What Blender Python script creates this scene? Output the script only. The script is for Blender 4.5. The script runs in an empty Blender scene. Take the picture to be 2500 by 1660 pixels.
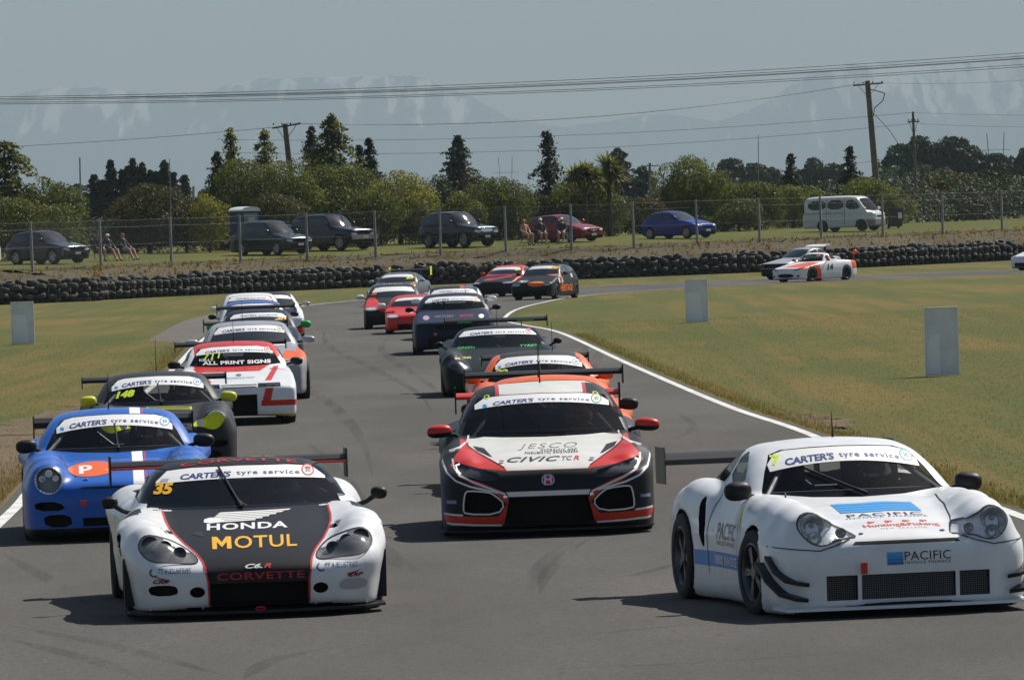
import bpy, bmesh, math, random
import numpy as np
from mathutils import Vector, Matrix
from mathutils.bvhtree import BVHTree
R = math.radians
ORD = 'first second third fourth fifth sixth seventh eighth ninth tenth eleventh twelfth'.split()
random.seed(11); rng = np.random.default_rng(5)
scene = bpy.context.scene
COL = scene.collection

# ---------------------------------------------------------------- camera
F, CAMH, HORIZON, ROLL = 16000.0, 2.9, 548.0, R(2.0)     # focal length in pixels of a 2500 px wide frame
PITCH = math.atan((830 - HORIZON) / F)
cam_d = bpy.data.cameras.new('camera'); cam = bpy.data.objects.new('camera', cam_d); COL.objects.link(cam)
cam_d.sensor_width = 36.0; cam_d.lens = 36.0 * F / 2500.0; cam_d.clip_start = 1.0; cam_d.clip_end = 90000
cam.matrix_world = Matrix.Translation((0, 0, CAMH)) @ Matrix.Rotation(R(90) - PITCH, 4, 'X') @ Matrix.Rotation(-ROLL, 4, 'Z')
scene.camera = cam
CM = cam.matrix_world.copy()
# ---------------------------------------------------------------- sun, sky, exposure
SUN = Vector((0.62, 0.62, 1.0)).normalized()             # towards the sun: behind the cars, to the right
sun_d = bpy.data.lights.new('sun', 'SUN'); sun_d.energy = 5.0; sun_d.angle = R(0.53); sun_d.color = (1.0, 0.95, 0.87)
sun_o = bpy.data.objects.new('sun', sun_d); COL.objects.link(sun_o); sun_o.location = (40, 0, 60)
sun_o.rotation_euler = SUN.to_track_quat('Z', 'Y').to_euler()
world = bpy.data.worlds.new('World'); scene.world = world; world.use_nodes = True
wn = world.node_tree.nodes; wl = world.node_tree.links
sky = wn.new('ShaderNodeTexSky'); sky.sky_type = 'NISHITA'; sky.sun_disc = False
sky.sun_elevation = math.asin(SUN.z); sky.sun_rotation = math.atan2(SUN.x, SUN.y)
sky.altitude = 20; sky.air_density = 1.0; sky.dust_density = 1.2; sky.ozone_density = 1.5
wl.new(sky.outputs[0], wn['Background'].inputs[0]); wn['Background'].inputs[1].default_value = 0.058
vs = scene.view_settings
vs.view_transform = 'Standard'; vs.look = 'None'; vs.exposure = 0.36; vs.gamma = 1.0; vs.use_curve_mapping = False
scene.cycles.use_denoising = True
scene.cycles.max_bounces = 7; scene.cycles.transparent_max_bounces = 24; scene.cycles.volume_bounces = 1

# ---------------------------------------------------------------- where a point of the place stands
def ray(u, v):
    d = Vector(((u - 1250) / F, -(v - 830) / F, -1.0))
    return CM.to_3x3() @ d
def ground(u, v, z=0.0):
    d = ray(u, v); t = (z - CAMH) / d.z
    return Vector((d.x * t, d.y * t, z))
def at(u, v, D):
    d = ray(u, v); t = D / d.y
    return Vector((d.x * t, D, CAMH + d.z * t))
DS = 2500 / 2361.0
def gd(x, y, z=0.0): return ground(x * DS, y * DS, z)
def ad(x, y, D): return at(x * DS, y * DS, D)

# ---------------------------------------------------------------- objects, names, labels
def tag(o, label=None, cat=None, group=None, kind=None):
    if label: o['label'] = label
    if cat: o['category'] = cat
    if group: o['group'] = group
    if kind: o['kind'] = kind
    return o
def thing(name, label, cat, loc=(0, 0, 0), rz=0.0, group=None):
    o = bpy.data.objects.new(name, None); COL.objects.link(o); o.empty_display_size = 0.2
    o.location = loc; o.rotation_euler = (0, 0, rz)
    return tag(o, label, cat, group)
def link(name, me, parent=None, mats=None, loc=None, rot=None, scale=None):
    o = bpy.data.objects.new(name, me); COL.objects.link(o)
    if parent: o.parent = parent
    if mats is not None:
        if not isinstance(mats, (list, tuple)): mats = [mats]
        if len(me.materials): me.materials.clear()
        for m in mats: me.materials.append(m)
    if loc is not None: o.location = loc
    if rot is not None: o.rotation_euler = rot
    if scale is not None: o.scale = scale
    return o
def mesh(name, verts, faces, smooth=False, mi=None):
    me = bpy.data.meshes.new(name); me.from_pydata([tuple(v) for v in verts], [], [tuple(f) for f in faces])
    if smooth: me.polygons.foreach_set('use_smooth', [True] * len(me.polygons))
    if mi is not None: me.polygons.foreach_set('material_index', list(mi))
    me.update(); return me
def quadmesh(name, V, Q, smooth=False, mi=None):          # numpy arrays, all faces with the same corner count
    me = bpy.data.meshes.new(name); n = Q.shape[1]
    me.vertices.add(len(V)); me.vertices.foreach_set('co', np.ascontiguousarray(V, np.float32).ravel())
    me.loops.add(Q.size); me.loops.foreach_set('vertex_index', np.ascontiguousarray(Q, np.int32).ravel())
    me.polygons.add(len(Q)); me.polygons.foreach_set('loop_start', np.arange(0, Q.size, n, dtype=np.int32))
    me.polygons.foreach_set('loop_total', np.full(len(Q), n, np.int32))
    if smooth: me.polygons.foreach_set('use_smooth', np.ones(len(Q), bool))
    if mi is not None: me.polygons.foreach_set('material_index', np.asarray(mi, np.int32))
    me.update(calc_edges=True); return me

class MB:
    "collects simple shapes for ONE mesh object"
    def __init__(s): s.v = []; s.f = []
    def add(s, v, f):
        b = len(s.v); s.v += [tuple(p) for p in v]; s.f += [tuple(i + b for i in q) for q in f]; return s
    def box(s, c, d, rot=None, taper=(1, 1)):
        cx, cy, cz = c; x, y, z = d[0] / 2, d[1] / 2, d[2] / 2
        p = [Vector((sx * x * (taper[0] if sz > 0 else 1), sy * y * (taper[1] if sz > 0 else 1), sz * z)) for sz in (-1, 1) for sx, sy in ((-1, -1), (1, -1), (1, 1), (-1, 1))]
        if rot is not None: p = [rot @ q for q in p]
        return s.add([q + Vector(c) for q in p], [(3, 2, 1, 0), (4, 5, 6, 7), (0, 1, 5, 4), (1, 2, 6, 5), (2, 3, 7, 6), (3, 0, 4, 7)])
    def tube(s, pts, r, n=8, cap=True):
        pts = [Vector(p) for p in pts]; m = len(pts); rr = r if isinstance(r, (list, tuple)) else [r] * m
        V = []; up0 = None
        for i, p in enumerate(pts):
            t = (pts[min(i + 1, m - 1)] - pts[max(i - 1, 0)]).normalized()
            if up0 is None or abs(up0.dot(t)) > .98: up0 = Vector((0, 0, 1)) if abs(t.z) < .9 else Vector((1, 0, 0))
            a = t.cross(up0).normalized(); b = a.cross(t)
            V += [p + (a * math.cos(6.28318 * k / n) + b * math.sin(6.28318 * k / n)) * rr[i] for k in range(n)]
        Fc = [(i * n + k, i * n + (k + 1) % n, (i + 1) * n + (k + 1) % n, (i + 1) * n + k) for i in range(m - 1) for k in range(n)]
        if cap: Fc += [tuple(reversed(range(n))), tuple(range((m - 1) * n, m * n))]
        return s.add(V, Fc)
    def prism(s, poly, ax, a, b):                        # 2D outline pushed along an axis from a to b
        def P(p, t): return (t, p[0], p[1]) if ax == 'x' else (p[0], t, p[1]) if ax == 'y' else (p[0], p[1], t)
        n = len(poly)
        return s.add([P(p, a) for p in poly] + [P(p, b) for p in poly],
                     [tuple(range(n)), tuple(reversed(range(n, 2 * n)))] + [(i, i + n, (i + 1) % n + n, (i + 1) % n) for i in range(n)])
    def lathe(s, prof, n=24, ax='x', c=(0, 0, 0)):       # prof: (radius, along axis)
        V = []
        for k in range(n):
            ca, sa = math.cos(6.28318 * k / n), math.sin(6.28318 * k / n)
            for r, t in prof:
                V.append((t + c[0], r * ca + c[1], r * sa + c[2]) if ax == 'x' else (r * ca + c[0], t + c[1], r * sa + c[2]) if ax == 'y' else (r * ca + c[0], r * sa + c[1], t + c[2]))
        m = len(prof)
        return s.add(V, [(k * m + i, k * m + i + 1, ((k + 1) % n) * m + i + 1, ((k + 1) % n) * m + i) for k in range(n) for i in range(m - 1)])
    def ball(s, c, r, nu=12, nv=8):
        r = r if isinstance(r, (list, tuple)) else (r, r, r)
        V = [(c[0], c[1], c[2] - r[2])]
        for j in range(1, nv):
            t = math.pi * j / nv - math.pi / 2
            V += [(c[0] + r[0] * math.cos(t) * math.cos(6.28318 * i / nu), c[1] + r[1] * math.cos(t) * math.sin(6.28318 * i / nu), c[2] + r[2] * math.sin(t)) for i in range(nu)]
        V.append((c[0], c[1], c[2] + r[2])); L = len(V) - 1
        Fc = [(0, 1 + (i + 1) % nu, 1 + i) for i in range(nu)]
        for j in range(nv - 2): Fc += [(1 + j * nu + i, 1 + j * nu + (i + 1) % nu, 1 + (j + 1) * nu + (i + 1) % nu, 1 + (j + 1) * nu + i) for i in range(nu)]
        Fc += [(L, 1 + (nv - 2) * nu + i, 1 + (nv - 2) * nu + (i + 1) % nu) for i in range(nu)]
        return s.add(V, Fc)
    def build(s, name, mat, parent=None, smooth=False, fix=True, **k):
        me = mesh(name, s.v, s.f, smooth)
        if fix:
            bm = bmesh.new(); bm.from_mesh(me); bmesh.ops.recalc_face_normals(bm, faces=bm.faces); bm.to_mesh(me); bm.free()
        if smooth: me.set_sharp_from_angle(angle=R(40))
        return link(name, me, parent, mat, **k)
def copy_tree(o, parent=None):
    c = o.copy(); COL.objects.link(c)
    if parent: c.parent = parent
    for ch in o.children: copy_tree(ch, c)
    return c

# ---------------------------------------------------------------- materials
MATS = {}
def srgb(r, g, b):
    f = lambda c: ((c / 255 + .055) / 1.055) ** 2.4 if c > 10 else c / 255 / 12.92
    return (f(r), f(g), f(b), 1)
def newmat(name):
    m = bpy.data.materials.new(name); m.use_nodes = True; MATS[name] = m
    return m, m.node_tree.nodes, m.node_tree.links, m.node_tree.nodes['Principled BSDF']
def mat(name, col, rough=.6, metal=0.0, coat=0.0, emit=0.0, noise=0.0, nscale=8.0, spec=.5, inside=False, bump=0.0):
    if name in MATS: return MATS[name]
    m, n, l, b = newmat(name); col = tuple(col) + (1,) if len(col) == 3 else tuple(col)
    b.inputs['Base Color'].default_value = col; b.inputs['Roughness'].default_value = rough; b.inputs['Metallic'].default_value = metal
    b.inputs['Coat Weight'].default_value = coat; b.inputs['Coat Roughness'].default_value = .04; b.inputs['Specular IOR Level'].default_value = spec
    if emit: b.inputs['Emission Color'].default_value = col; b.inputs['Emission Strength'].default_value = emit
    if noise or bump:
        tc = n.new('ShaderNodeTexCoord'); nz = n.new('ShaderNodeTexNoise'); nz.inputs['Scale'].default_value = nscale; nz.inputs['Detail'].default_value = 6
        l.new(tc.outputs['Object'], nz.inputs['Vector'])
        if noise:
            mr = n.new('ShaderNodeMapRange'); mr.inputs[1].default_value = .3; mr.inputs[2].default_value = .7; mr.inputs[3].default_value = 1 - noise; mr.inputs[4].default_value = 1 + noise * .5
            mx = n.new('ShaderNodeMix'); mx.data_type = 'RGBA'; mx.blend_type = 'MULTIPLY'; mx.inputs[0].default_value = 1; mx.inputs[6].default_value = col
            l.new(nz.outputs[0], mr.inputs[0]); l.new(mr.outputs[0], mx.inputs[7]); l.new(mx.outputs[2], b.inputs['Base Color'])
        if bump:
            bp = n.new('ShaderNodeBump'); bp.inputs['Strength'].default_value = bump; bp.inputs['Distance'].default_value = .02
            l.new(nz.outputs[0], bp.inputs['Height']); l.new(bp.outputs[0], b.inputs['Normal'])
    if inside:                                            # the inner side of a panel is bare dark metal
        g = n.new('ShaderNodeNewGeometry'); d = n.new('ShaderNodeBsdfDiffuse'); d.inputs[0].default_value = (.45, .45, .45, 1)
        ms = n.new('ShaderNodeMixShader'); l.new(g.outputs['Backfacing'], ms.inputs[0]); l.new(b.outputs[0], ms.inputs[1]); l.new(d.outputs[0], ms.inputs[2])
        l.new(ms.outputs[0], n['Material Output'].inputs[0])
    return m
def glassmat(name, tint=(.55, .6, .6), rough=.02, refl=.6):
    if name in MATS: return MATS[name]
    m, n, l, b = newmat(name); n.remove(b)
    t = n.new('ShaderNodeBsdfTransparent'); t.inputs[0].default_value = tuple(tint) + (1,)
    g = n.new('ShaderNodeBsdfGlossy'); g.inputs['Roughness'].default_value = rough; g.inputs[0].default_value = (refl, refl, refl, 1)
    fr = n.new('ShaderNodeFresnel'); ge = n.new('ShaderNodeNewGeometry'); mm = n.new('ShaderNodeMath'); mm.operation = 'MULTIPLY_ADD'      # a pane reflects alike from both sides
    mm.inputs[1].default_value = 1 / 1.5 - 1.5; mm.inputs[2].default_value = 1.5; l.new(ge.outputs['Backfacing'], mm.inputs[0]); l.new(mm.outputs[0], fr.inputs[0])
    ms = n.new('ShaderNodeMixShader'); l.new(fr.outputs[0], ms.inputs[0]); l.new(t.outputs[0], ms.inputs[1]); l.new(g.outputs[0], ms.inputs[2])
    l.new(ms.outputs[0], n['Material Output'].inputs[0]); return m
def paint(name, col=(), rough=.40, coat=.35):
    dark = len(col) > 0 and max(col[:3]) < .06 and coat < .5                # dark wraps are satin, not mirror gloss
    return mat('paint_' + name, col, rough=max(rough, .42) if dark else rough, coat=0.0 if dark else coat, noise=.10, nscale=5, inside=True, spec=.22 if dark else .5 if len(col) and min(col[:3]) > .3 else .28)
# ================================================================ ground, road, bank
def groundmat(name, a, b, c, scale=1.0, stripes=0.0, bump=.5, patch=None):
    m, n, l, bs = newmat(name); bs.inputs['Roughness'].default_value = .95; bs.inputs['Specular IOR Level'].default_value = .15
    tc = n.new('ShaderNodeTexCoord')
    def noise(sc, vec=(1, 1, 1), det=8, rough=.6):
        mp = n.new('ShaderNodeMapping'); mp.inputs['Scale'].default_value = vec; l.new(tc.outputs['Object'], mp.inputs['Vector'])
        z = n.new('ShaderNodeTexNoise'); z.inputs['Scale'].default_value = sc * scale; z.inputs['Detail'].default_value = det; z.inputs['Roughness'].default_value = rough
        l.new(mp.outputs[0], z.inputs['Vector']); return z.outputs[0]
    def mix(f, A, B):
        x = n.new('ShaderNodeMix'); x.data_type = 'RGBA'; l.new(f, x.inputs[0])
        for s, k in ((A, 6), (B, 7)):
            if isinstance(s, tuple): x.inputs[k].default_value = s + (1,)
            else: l.new(s, x.inputs[k])
        return x.outputs[2]
    def rmp(f, lo, hi):
        r = n.new('ShaderNodeMapRange'); r.inputs[1].default_value = lo; r.inputs[2].default_value = hi; l.new(f, r.inputs[0]); return r.outputs[0]
    big = rmp(noise(.16, (1, .22, 1)), .42, .60)
    colr = mix(big, a, b)
    if stripes:
        st = rmp(noise(.75, (1.0, .03, 1), 2), .44, .56)
        hf = n.new('ShaderNodeMath'); hf.operation = 'MULTIPLY'; hf.inputs[1].default_value = .62; l.new(st, hf.inputs[0])
        colr = mix(hf.outputs[0], colr, (b[0] * .85, b[1] * .9, b[2]))
    colr = mix(rmp(noise(9, (1, .45, 1), 6, .75), .46, .72), colr, c)
    fine = noise(38, (1, .5, 1), 4, .8)
    mu = n.new('ShaderNodeMix'); mu.data_type = 'RGBA'; mu.blend_type = 'MULTIPLY'; mu.inputs[0].default_value = 1
    mr = n.new('ShaderNodeMapRange'); mr.inputs[1].default_value = .3; mr.inputs[2].default_value = .7; mr.inputs[3].default_value = .62; mr.inputs[4].default_value = 1.35
    l.new(fine, mr.inputs[0]); l.new(colr, mu.inputs[6]); l.new(mr.outputs[0], mu.inputs[7]); out = mu.outputs[2]
    l.new(out, bs.inputs['Base Color'])
    bp = n.new('ShaderNodeBump'); bp.inputs['Strength'].default_value = bump; bp.inputs['Distance'].default_value = .05
    l.new(fine, bp.inputs['Height']); l.new(bp.outputs[0], bs.inputs['Normal']); return m
GRASS = groundmat('dry_grass', (.140, .104, .027), (.062, .084, .015), (.165, .130, .046), stripes=1)
GRASS2 = groundmat('park_grass', (.105, .112, .020), (.078, .096, .016), (.150, .125, .035))
DIRT = groundmat('bare_earth', (.092, .076, .050), (.066, .060, .038), (.130, .104, .058), scale=2.2)
GRAVEL = groundmat('gravel_mix', (.150, .110, .065), (.115, .090, .045), (.21, .165, .115), scale=3)
ASPH = groundmat('asphalt', (.077, .073, .067), (.108, .102, .093), (.066, .063, .058), scale=1.6, bump=.25)
ASPH2 = groundmat('old_asphalt', (.125, .115, .103), (.112, .104, .095), (.15, .138, .12), scale=1.6, bump=.25)
LINE = mat('line_paint', (.62, .61, .58), .8, noise=.35, nscale=2.5)

def strip(name, A, B, m, z, kind='structure', **k):      # sheet between two polylines with the same count
    n = len(A); V = [(p[0], p[1], z) for p in A] + [(p[0], p[1], z) for p in B]
    o = link(name, mesh(name, V, [(i, i + 1, n + i + 1, n + i) for i in range(n - 1)]), None, m)
    me = o.data
    if me.polygons[0].normal.z < 0: me.flip_normals()
    return tag(o, kind=kind, **k)
def crom(P, m=10):                                        # smooth curve through points
    P = [np.array(p[:2], float) for p in P]; out = []
    for i in range(len(P) - 1):
        p0, p1, p2, p3 = P[max(i - 1, 0)], P[i], P[i + 1], P[min(i + 2, len(P) - 1)]
        for t in np.linspace(0, 1, m, endpoint=False):
            out.append(.5 * ((2 * p1) + (-p0 + p2) * t + (2 * p0 - 5 * p1 + 4 * p2 - p3) * t * t + (-p0 + 3 * p1 - 3 * p2 + p3) * t ** 3))
    out.append(P[-1]); return np.array(out)
def resample(C, n):
    d = np.r_[0, np.cumsum(np.linalg.norm(np.diff(C, axis=0), axis=1))]; s = np.linspace(0, d[-1], n)
    return np.stack([np.interp(s, d, C[:, 0]), np.interp(s, d, C[:, 1])], 1)
def ribbon(C, w, off=0.0):
    t = np.gradient(C, axis=0); t /= np.linalg.norm(t, axis=1)[:, None] + 1e-9; nr = np.stack([-t[:, 1], t[:, 0]], 1)
    return C + nr * (off - w / 2), C + nr * (off + w / 2)

S = 8000
tag(link('ground', mesh('ground', [(-S, -S, 0), (S, -S, 0), (S, S, 0), (-S, S, 0)], [(0, 1, 2, 3)]), None, GRASS), kind='structure')
RIGHT = crom([(6.6, -30), (6.3, 5), (5.7, 35), (4.85, 61.5), (4.6, 66), (4.0, 87), (3.4, 101), (2.5, 132), (1.45, 172), (.55, 187), (-.02, 197), (.02, 208), (.35, 222), (1.1, 236), (2.8, 255), (6.0, 268), (11.3, 276), (16, 279), (24, 281), (45, 283), (90, 285)])
LEFT = crom([(-3.3, -30), (-4.2, 5), (-4.75, 35), (-5.2, 56), (-5.6, 70.5), (-5.95, 80), (-6.6, 105), (-7.6, 144), (-8.55, 175), (-9.2, 205), (-9.3, 225), (-8.6, 250), (-6.6, 268), (-3.2, 280), (3.0, 292), (12.2, 299), (24, 301), (45, 302), (90, 304)])
RC, LC = resample(RIGHT, 240), resample(LEFT, 240)
# re-pair the two edges so that the sheet turns the bend without folding
strip('race_track', LC, RC, ASPH, .006)
strip('edge_line', *ribbon(resample(RIGHT, 320), .13, .16), LINE, .011)
strip('edge_line', *ribbon(resample(LEFT, 320), .13, -.16), LINE, .011)
# old paved link road that joins from the left
PA = crom([gd(340, 786), gd(420, 742), gd(500, 722), gd(620, 706)]); PB = crom([gd(560, 800), gd(600, 770), gd(640, 745), gd(700, 715)])
strip('paved_link', resample(PA, 24), resample(PB, 24), ASPH2, .003)
# worn gravel verge by the left edge
GA = crom([(-7.9, 60), (-8.3, 74), (-7.6, 88), (-8.2, 105), (-7.2, 125)]); GB = crom([(-4.6, 60), (-5.3, 74), (-5.7, 88), (-6.3, 105), (-6.9, 125)])
strip('gravel_verge', resample(GA, 90) + rng.normal(0, .16, (90, 2)) * (1, 2), resample(GB, 90), GRAVEL, .0025)
GA = crom([(4.15, 86), (4.0, 92), (3.75, 97)]); GB = crom([(4.3, 86), (4.62, 92), (3.9, 97)])
strip('gravel_verge', resample(GA, 40), resample(GB, 40) + rng.normal(0, .07, (40, 2)) * (1, 4), GRAVEL, .0025)
# rubber laid down by sliding tyres
def skidmat():
    m, n, l, b = newmat('tyre_rubber_mark'); b.inputs['Base Color'].default_value = (.022, .021, .021, 1); b.inputs['Roughness'].default_value = .8
    tr = n.new('ShaderNodeBsdfTransparent'); mx = n.new('ShaderNodeMixShader'); tc = n.new('ShaderNodeTexCoord'); mp = n.new('ShaderNodeMapping')
    mp.inputs['Scale'].default_value = (2.5, .07, 1); nz = n.new('ShaderNodeTexNoise'); nz.inputs['Scale'].default_value = 1.5; nz.inputs['Detail'].default_value = 5
    mr = n.new('ShaderNodeMapRange'); mr.inputs[1].default_value = .34; mr.inputs[2].default_value = .74; mr.inputs[4].default_value = .34
    l.new(tc.outputs['Object'], mp.inputs[0]); l.new(mp.outputs[0], nz.inputs['Vector']); l.new(nz.outputs[0], mr.inputs[0]); l.new(mr.outputs[0], mx.inputs[0])
    l.new(tr.outputs[0], mx.inputs[1]); l.new(b.outputs[0], mx.inputs[2]); l.new(mx.outputs[0], n['Material Output'].inputs[0]); return m
SKID = skidmat()
skids = [([(1225, 1370), (1240, 1320), (1290, 1270), (1330, 1240)], .22), ([(1245, 1372), (1262, 1322), (1318, 1268), (1370, 1238)], .16), ([(1560, 950), (1600, 985), (1560, 1010), (1500, 1020)], .15),
         ([(745, 760), (760, 800), (860, 850), (960, 905), (1000, 960)], .25), ([(905, 770), (880, 800), (905, 830), (980, 880), (1040, 930)], .25), ([(0, 1440), (260, 1490), (520, 1560)], .2),
         ([(0, 1470), (200, 1520), (330, 1568)], .2), ([(560, 1568), (640, 1520), (800, 1490)], .18), ([(880, 1250), (920, 1300), (1000, 1330)], .22), ([(1300, 1350), (1450, 1330), (1600, 1290)], .14),
         ([(1360, 790), (1330, 830), (1300, 880)], .3), ([(1390, 800), (1372, 835), (1345, 880)], .3), ([(1180, 1480), (1450, 1455), (1700, 1430)], .1), ([(1250, 1545), (1600, 1530), (1990, 1505)], .12),
         ([(620, 830), (650, 860), (760, 930), (830, 1010), (860, 1100)], .25), ([(700, 1010), (800, 1110), (880, 1250)], .2), ([(0, 1275), (100, 1330), (210, 1400)], .18)]
for i, (pts, w) in enumerate(skids):
    strip('skid_mark', *ribbon(resample(crom([gd(*p) for p in pts]), 40), w * .8 * np.minimum(1, np.minimum(np.arange(40), 39 - np.arange(40)) / 12 + .03)[:, None]), SKID, .0090 + i * .00012)

# bank, terrace, tyre wall and fence follow one curve
WALL = crom([(-140, 262), (-60, 290), (-23.7, 304), (-19.2, 311), (-14, 320), (-8, 327), (-2, 330), (5, 332), (12, 336), (20, 345), (28.3, 357), (60, 395), (130, 470)], 12)
WN = resample(WALL, 700)
def offcurve(C, o):
    t = np.gradient(C, axis=0); t /= np.linalg.norm(t, axis=1)[:, None]; return C + np.stack([-t[:, 1], t[:, 0]], 1) * o
prof = [(.30, -.02), (.45, .55), (.8, .98), (1.6, 1.12), (2.4, 1.28), (3.2, 1.43), (3.7, 1.53), (4.4, 1.585), (5.2, 1.59)]
LPROF = [(4.0, 1.56), (6.0, 1.645), (9.0, 1.74), (14.0, 1.86), (25.0, 2.0), (60.0, 2.0)]
def tilt(x): return .12 * np.clip((np.asarray(x) + 24) / 52, 0, 1)
def lawn_z(x, off): return float(np.interp(off, *zip(*LPROF)) + tilt(x))
V = []; n = len(WN)
for o, z in prof:
    c = offcurve(WN, o)
    V += [(x, y, z + (0 if z < .3 or z > 1.57 else rng.normal(0, .04)) + (float(tilt(x)) if o > 2 else 0)) for x, y in c]
Q = [(r * n + i, r * n + i + 1, (r + 1) * n + i + 1, (r + 1) * n + i) for r in range(len(prof) - 1) for i in range(n - 1)]
tag(link('earth_bank', mesh('earth_bank', V, Q, True), None, DIRT), kind='structure')
V = []
for o, z in LPROF: V += [(x, y, z + float(tilt(x))) for x, y in offcurve(WN, o)]
m = len(LPROF); V += [(x * 20, 9000.0, 2.0 + float(tilt(x))) for x, y in WN]
Q = [(r * n + i, r * n + i + 1, (r + 1) * n + i + 1, (r + 1) * n + i) for r in range(m) for i in range(n - 1)]
tag(link('terrace_lawn', mesh('terrace_lawn', V, Q, True), None, GRASS2), kind='structure')

# ---------------------------------------------------------------- tyre wall
tm = MB()
tm.lathe([(.17, -.085), (.19, -.10), (.26, -.112), (.295, -.085), (.305, -.03), (.305, .03), (.295, .085), (.26, .112), (.19, .10), (.17, .085)], 16, 'z')
tyre_me = tm.build('tyre', mat('wall_tyre_rubber', (.036, .034, .032), .75, noise=.5, nscale=3)).data
bpy.data.objects.remove(bpy.data.objects['tyre'])
tyre_mes = [tyre_me]
for k, cc in enumerate([(.050, .046, .042), (.024, .023, .022), (.075, .066, .055)]):
    e = tyre_me.copy(); e.materials.clear(); e.materials.append(mat('wall_tyre_rubber_%s' % 'abc'[k], cc, .8, noise=.5, nscale=3)); tyre_mes.append(e)
tw = thing('tyre_wall', 'long low wall of stacked old black tyres along the far side of the track', 'tyre wall', (0, 320, 0))
d = np.r_[0, np.cumsum(np.linalg.norm(np.diff(WALL, axis=0), axis=1))]
cols = []; s = 0
while s < d[-1]:
    x, y = np.interp(s, d, WALL[:, 0]), np.interp(s, d, WALL[:, 1]); s += .60
    if abs(x) < y * 1250 / F + 4: cols.append((x, y))
allt = []
for ci, (x, y) in enumerate(cols):
    dip = -.10 * (.5 + .5 * math.sin(ci * .37) * math.sin(ci * .11 + 1))
    for r in range(5):
        if r == 4 and random.random() < .12: continue
        ox = (.30 if r % 2 else 0) + random.uniform(-.05, .05); oy = random.uniform(-.07, .07) - .03 * (4 - r)
        allt.append((abs(x) / (y * 1250 / F), (x + ox, y + oy - 320, .115 + r * .218 + random.uniform(-.012, .012) + dip * r / 4), (random.gauss(.08, .20), random.gauss(0, .17), random.uniform(0, 6))))
# two further rows on top along the taller stretches
vis = [t for t in allt if t[0] < 1.02]; rest = [t for t in allt if t[0] >= 1.02]
vis.sort(key=lambda t: t[1][1] - 3 * t[1][2])
for _, p, rt in vis[:300]: link('tyre', random.choice(tyre_mes), tw, None, p, rt)
st = MB(); tv = [Vector(v.co) for v in tyre_me.vertices]; tf = [tuple(p.vertices) for p in tyre_me.polygons]
from mathutils import Euler
for _, p, rt in vis[300:] + rest:
    M = Matrix.Translation(p) @ Euler(rt).to_matrix().to_4x4(); st.add([M @ v for v in tv], tf)
tag(st.build('tyre_pile', mat('wall_tyre_rubber', ()), tw, fix=False), kind='stuff')

# ---------------------------------------------------------------- post and wire fence on the bank
POST = mat('concrete_post', (.30, .30, .29), .9, noise=.3, nscale=6); WIRE = mat('galvanised_wire', (.12, .12, .12), .6, .4)
fc = offcurve(WALL, 3.2); fd = np.r_[0, np.cumsum(np.linalg.norm(np.diff(fc, axis=0), axis=1))]
fence = thing('mesh_fence', 'grey post fence with see-through wire mesh on the earth bank behind the tyre wall', 'fence', (0, 320, 1.4))
def on_fence(u, v):                                       # where the sight line over a post foot meets the fence line
    dr = ray(u, v); ang = dr.x / dr.y; return np.interp(ang, fc[:, 0] / fc[:, 1], fc[:, 0]), np.interp(ang, fc[:, 0] / fc[:, 1], fc[:, 1])
feet = [on_fence(x * DS, y * DS) for x, y in ((-90, 640), (75, 625), (233, 618), (396, 612), (555, 606), (709, 600), (867, 595), (1016, 588), (1167, 583), (1318, 575), (1462, 570), (1608, 562), (1752, 555), (1894, 550), (2036, 545), (2174, 540), (2311, 533), (2450, 526))]
for i, (x, y) in enumerate(feet):
    pb = MB(); lean = random.uniform(-.02, .02)
    pb.tube([(0, 0, -.3), (lean * .5, 0, 1.2), (lean, 0, 2.45)], [.075, .068, .06], 8)
    pb.build('post', POST, fence, loc=(x, y - 320, 0))
for zz in (.35, 1.2, 2.05, 2.38):
    w = MB()
    for a, b in zip(feet[:-1], feet[1:]):
        m_ = ((a[0] + b[0]) / 2, (a[1] + b[1]) / 2)
        w.tube([(a[0], a[1] - 320.06, zz), (m_[0], m_[1] - 320.06, zz - .03), (b[0], b[1] - 320.06, zz)], .0028, 4, False)
    w.build('rail_wire', WIRE, fence, fix=False)
w = MB(); fx = np.array(feet); fl = np.r_[0, np.cumsum(np.linalg.norm(np.diff(fx, axis=0), axis=1))]
s = 0
while s < fl[-1] - 2:
    for dr_ in (1, -1):
        a0, a1 = (s, s + 2.0) if dr_ > 0 else (s + 2.0, s)
        p = [(np.interp(a, fl, fx[:, 0]), np.interp(a, fl, fx[:, 1]) - 320 + .01 * dr_) for a in (a0, a1)]
        w.tube([(p[0][0], p[0][1], .05), (p[1][0], p[1][1], 2.36)], .0024, 3, False)
    s += .085
tag(w.build('wire_mesh', WIRE, fence, fix=False), kind='stuff')

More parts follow.
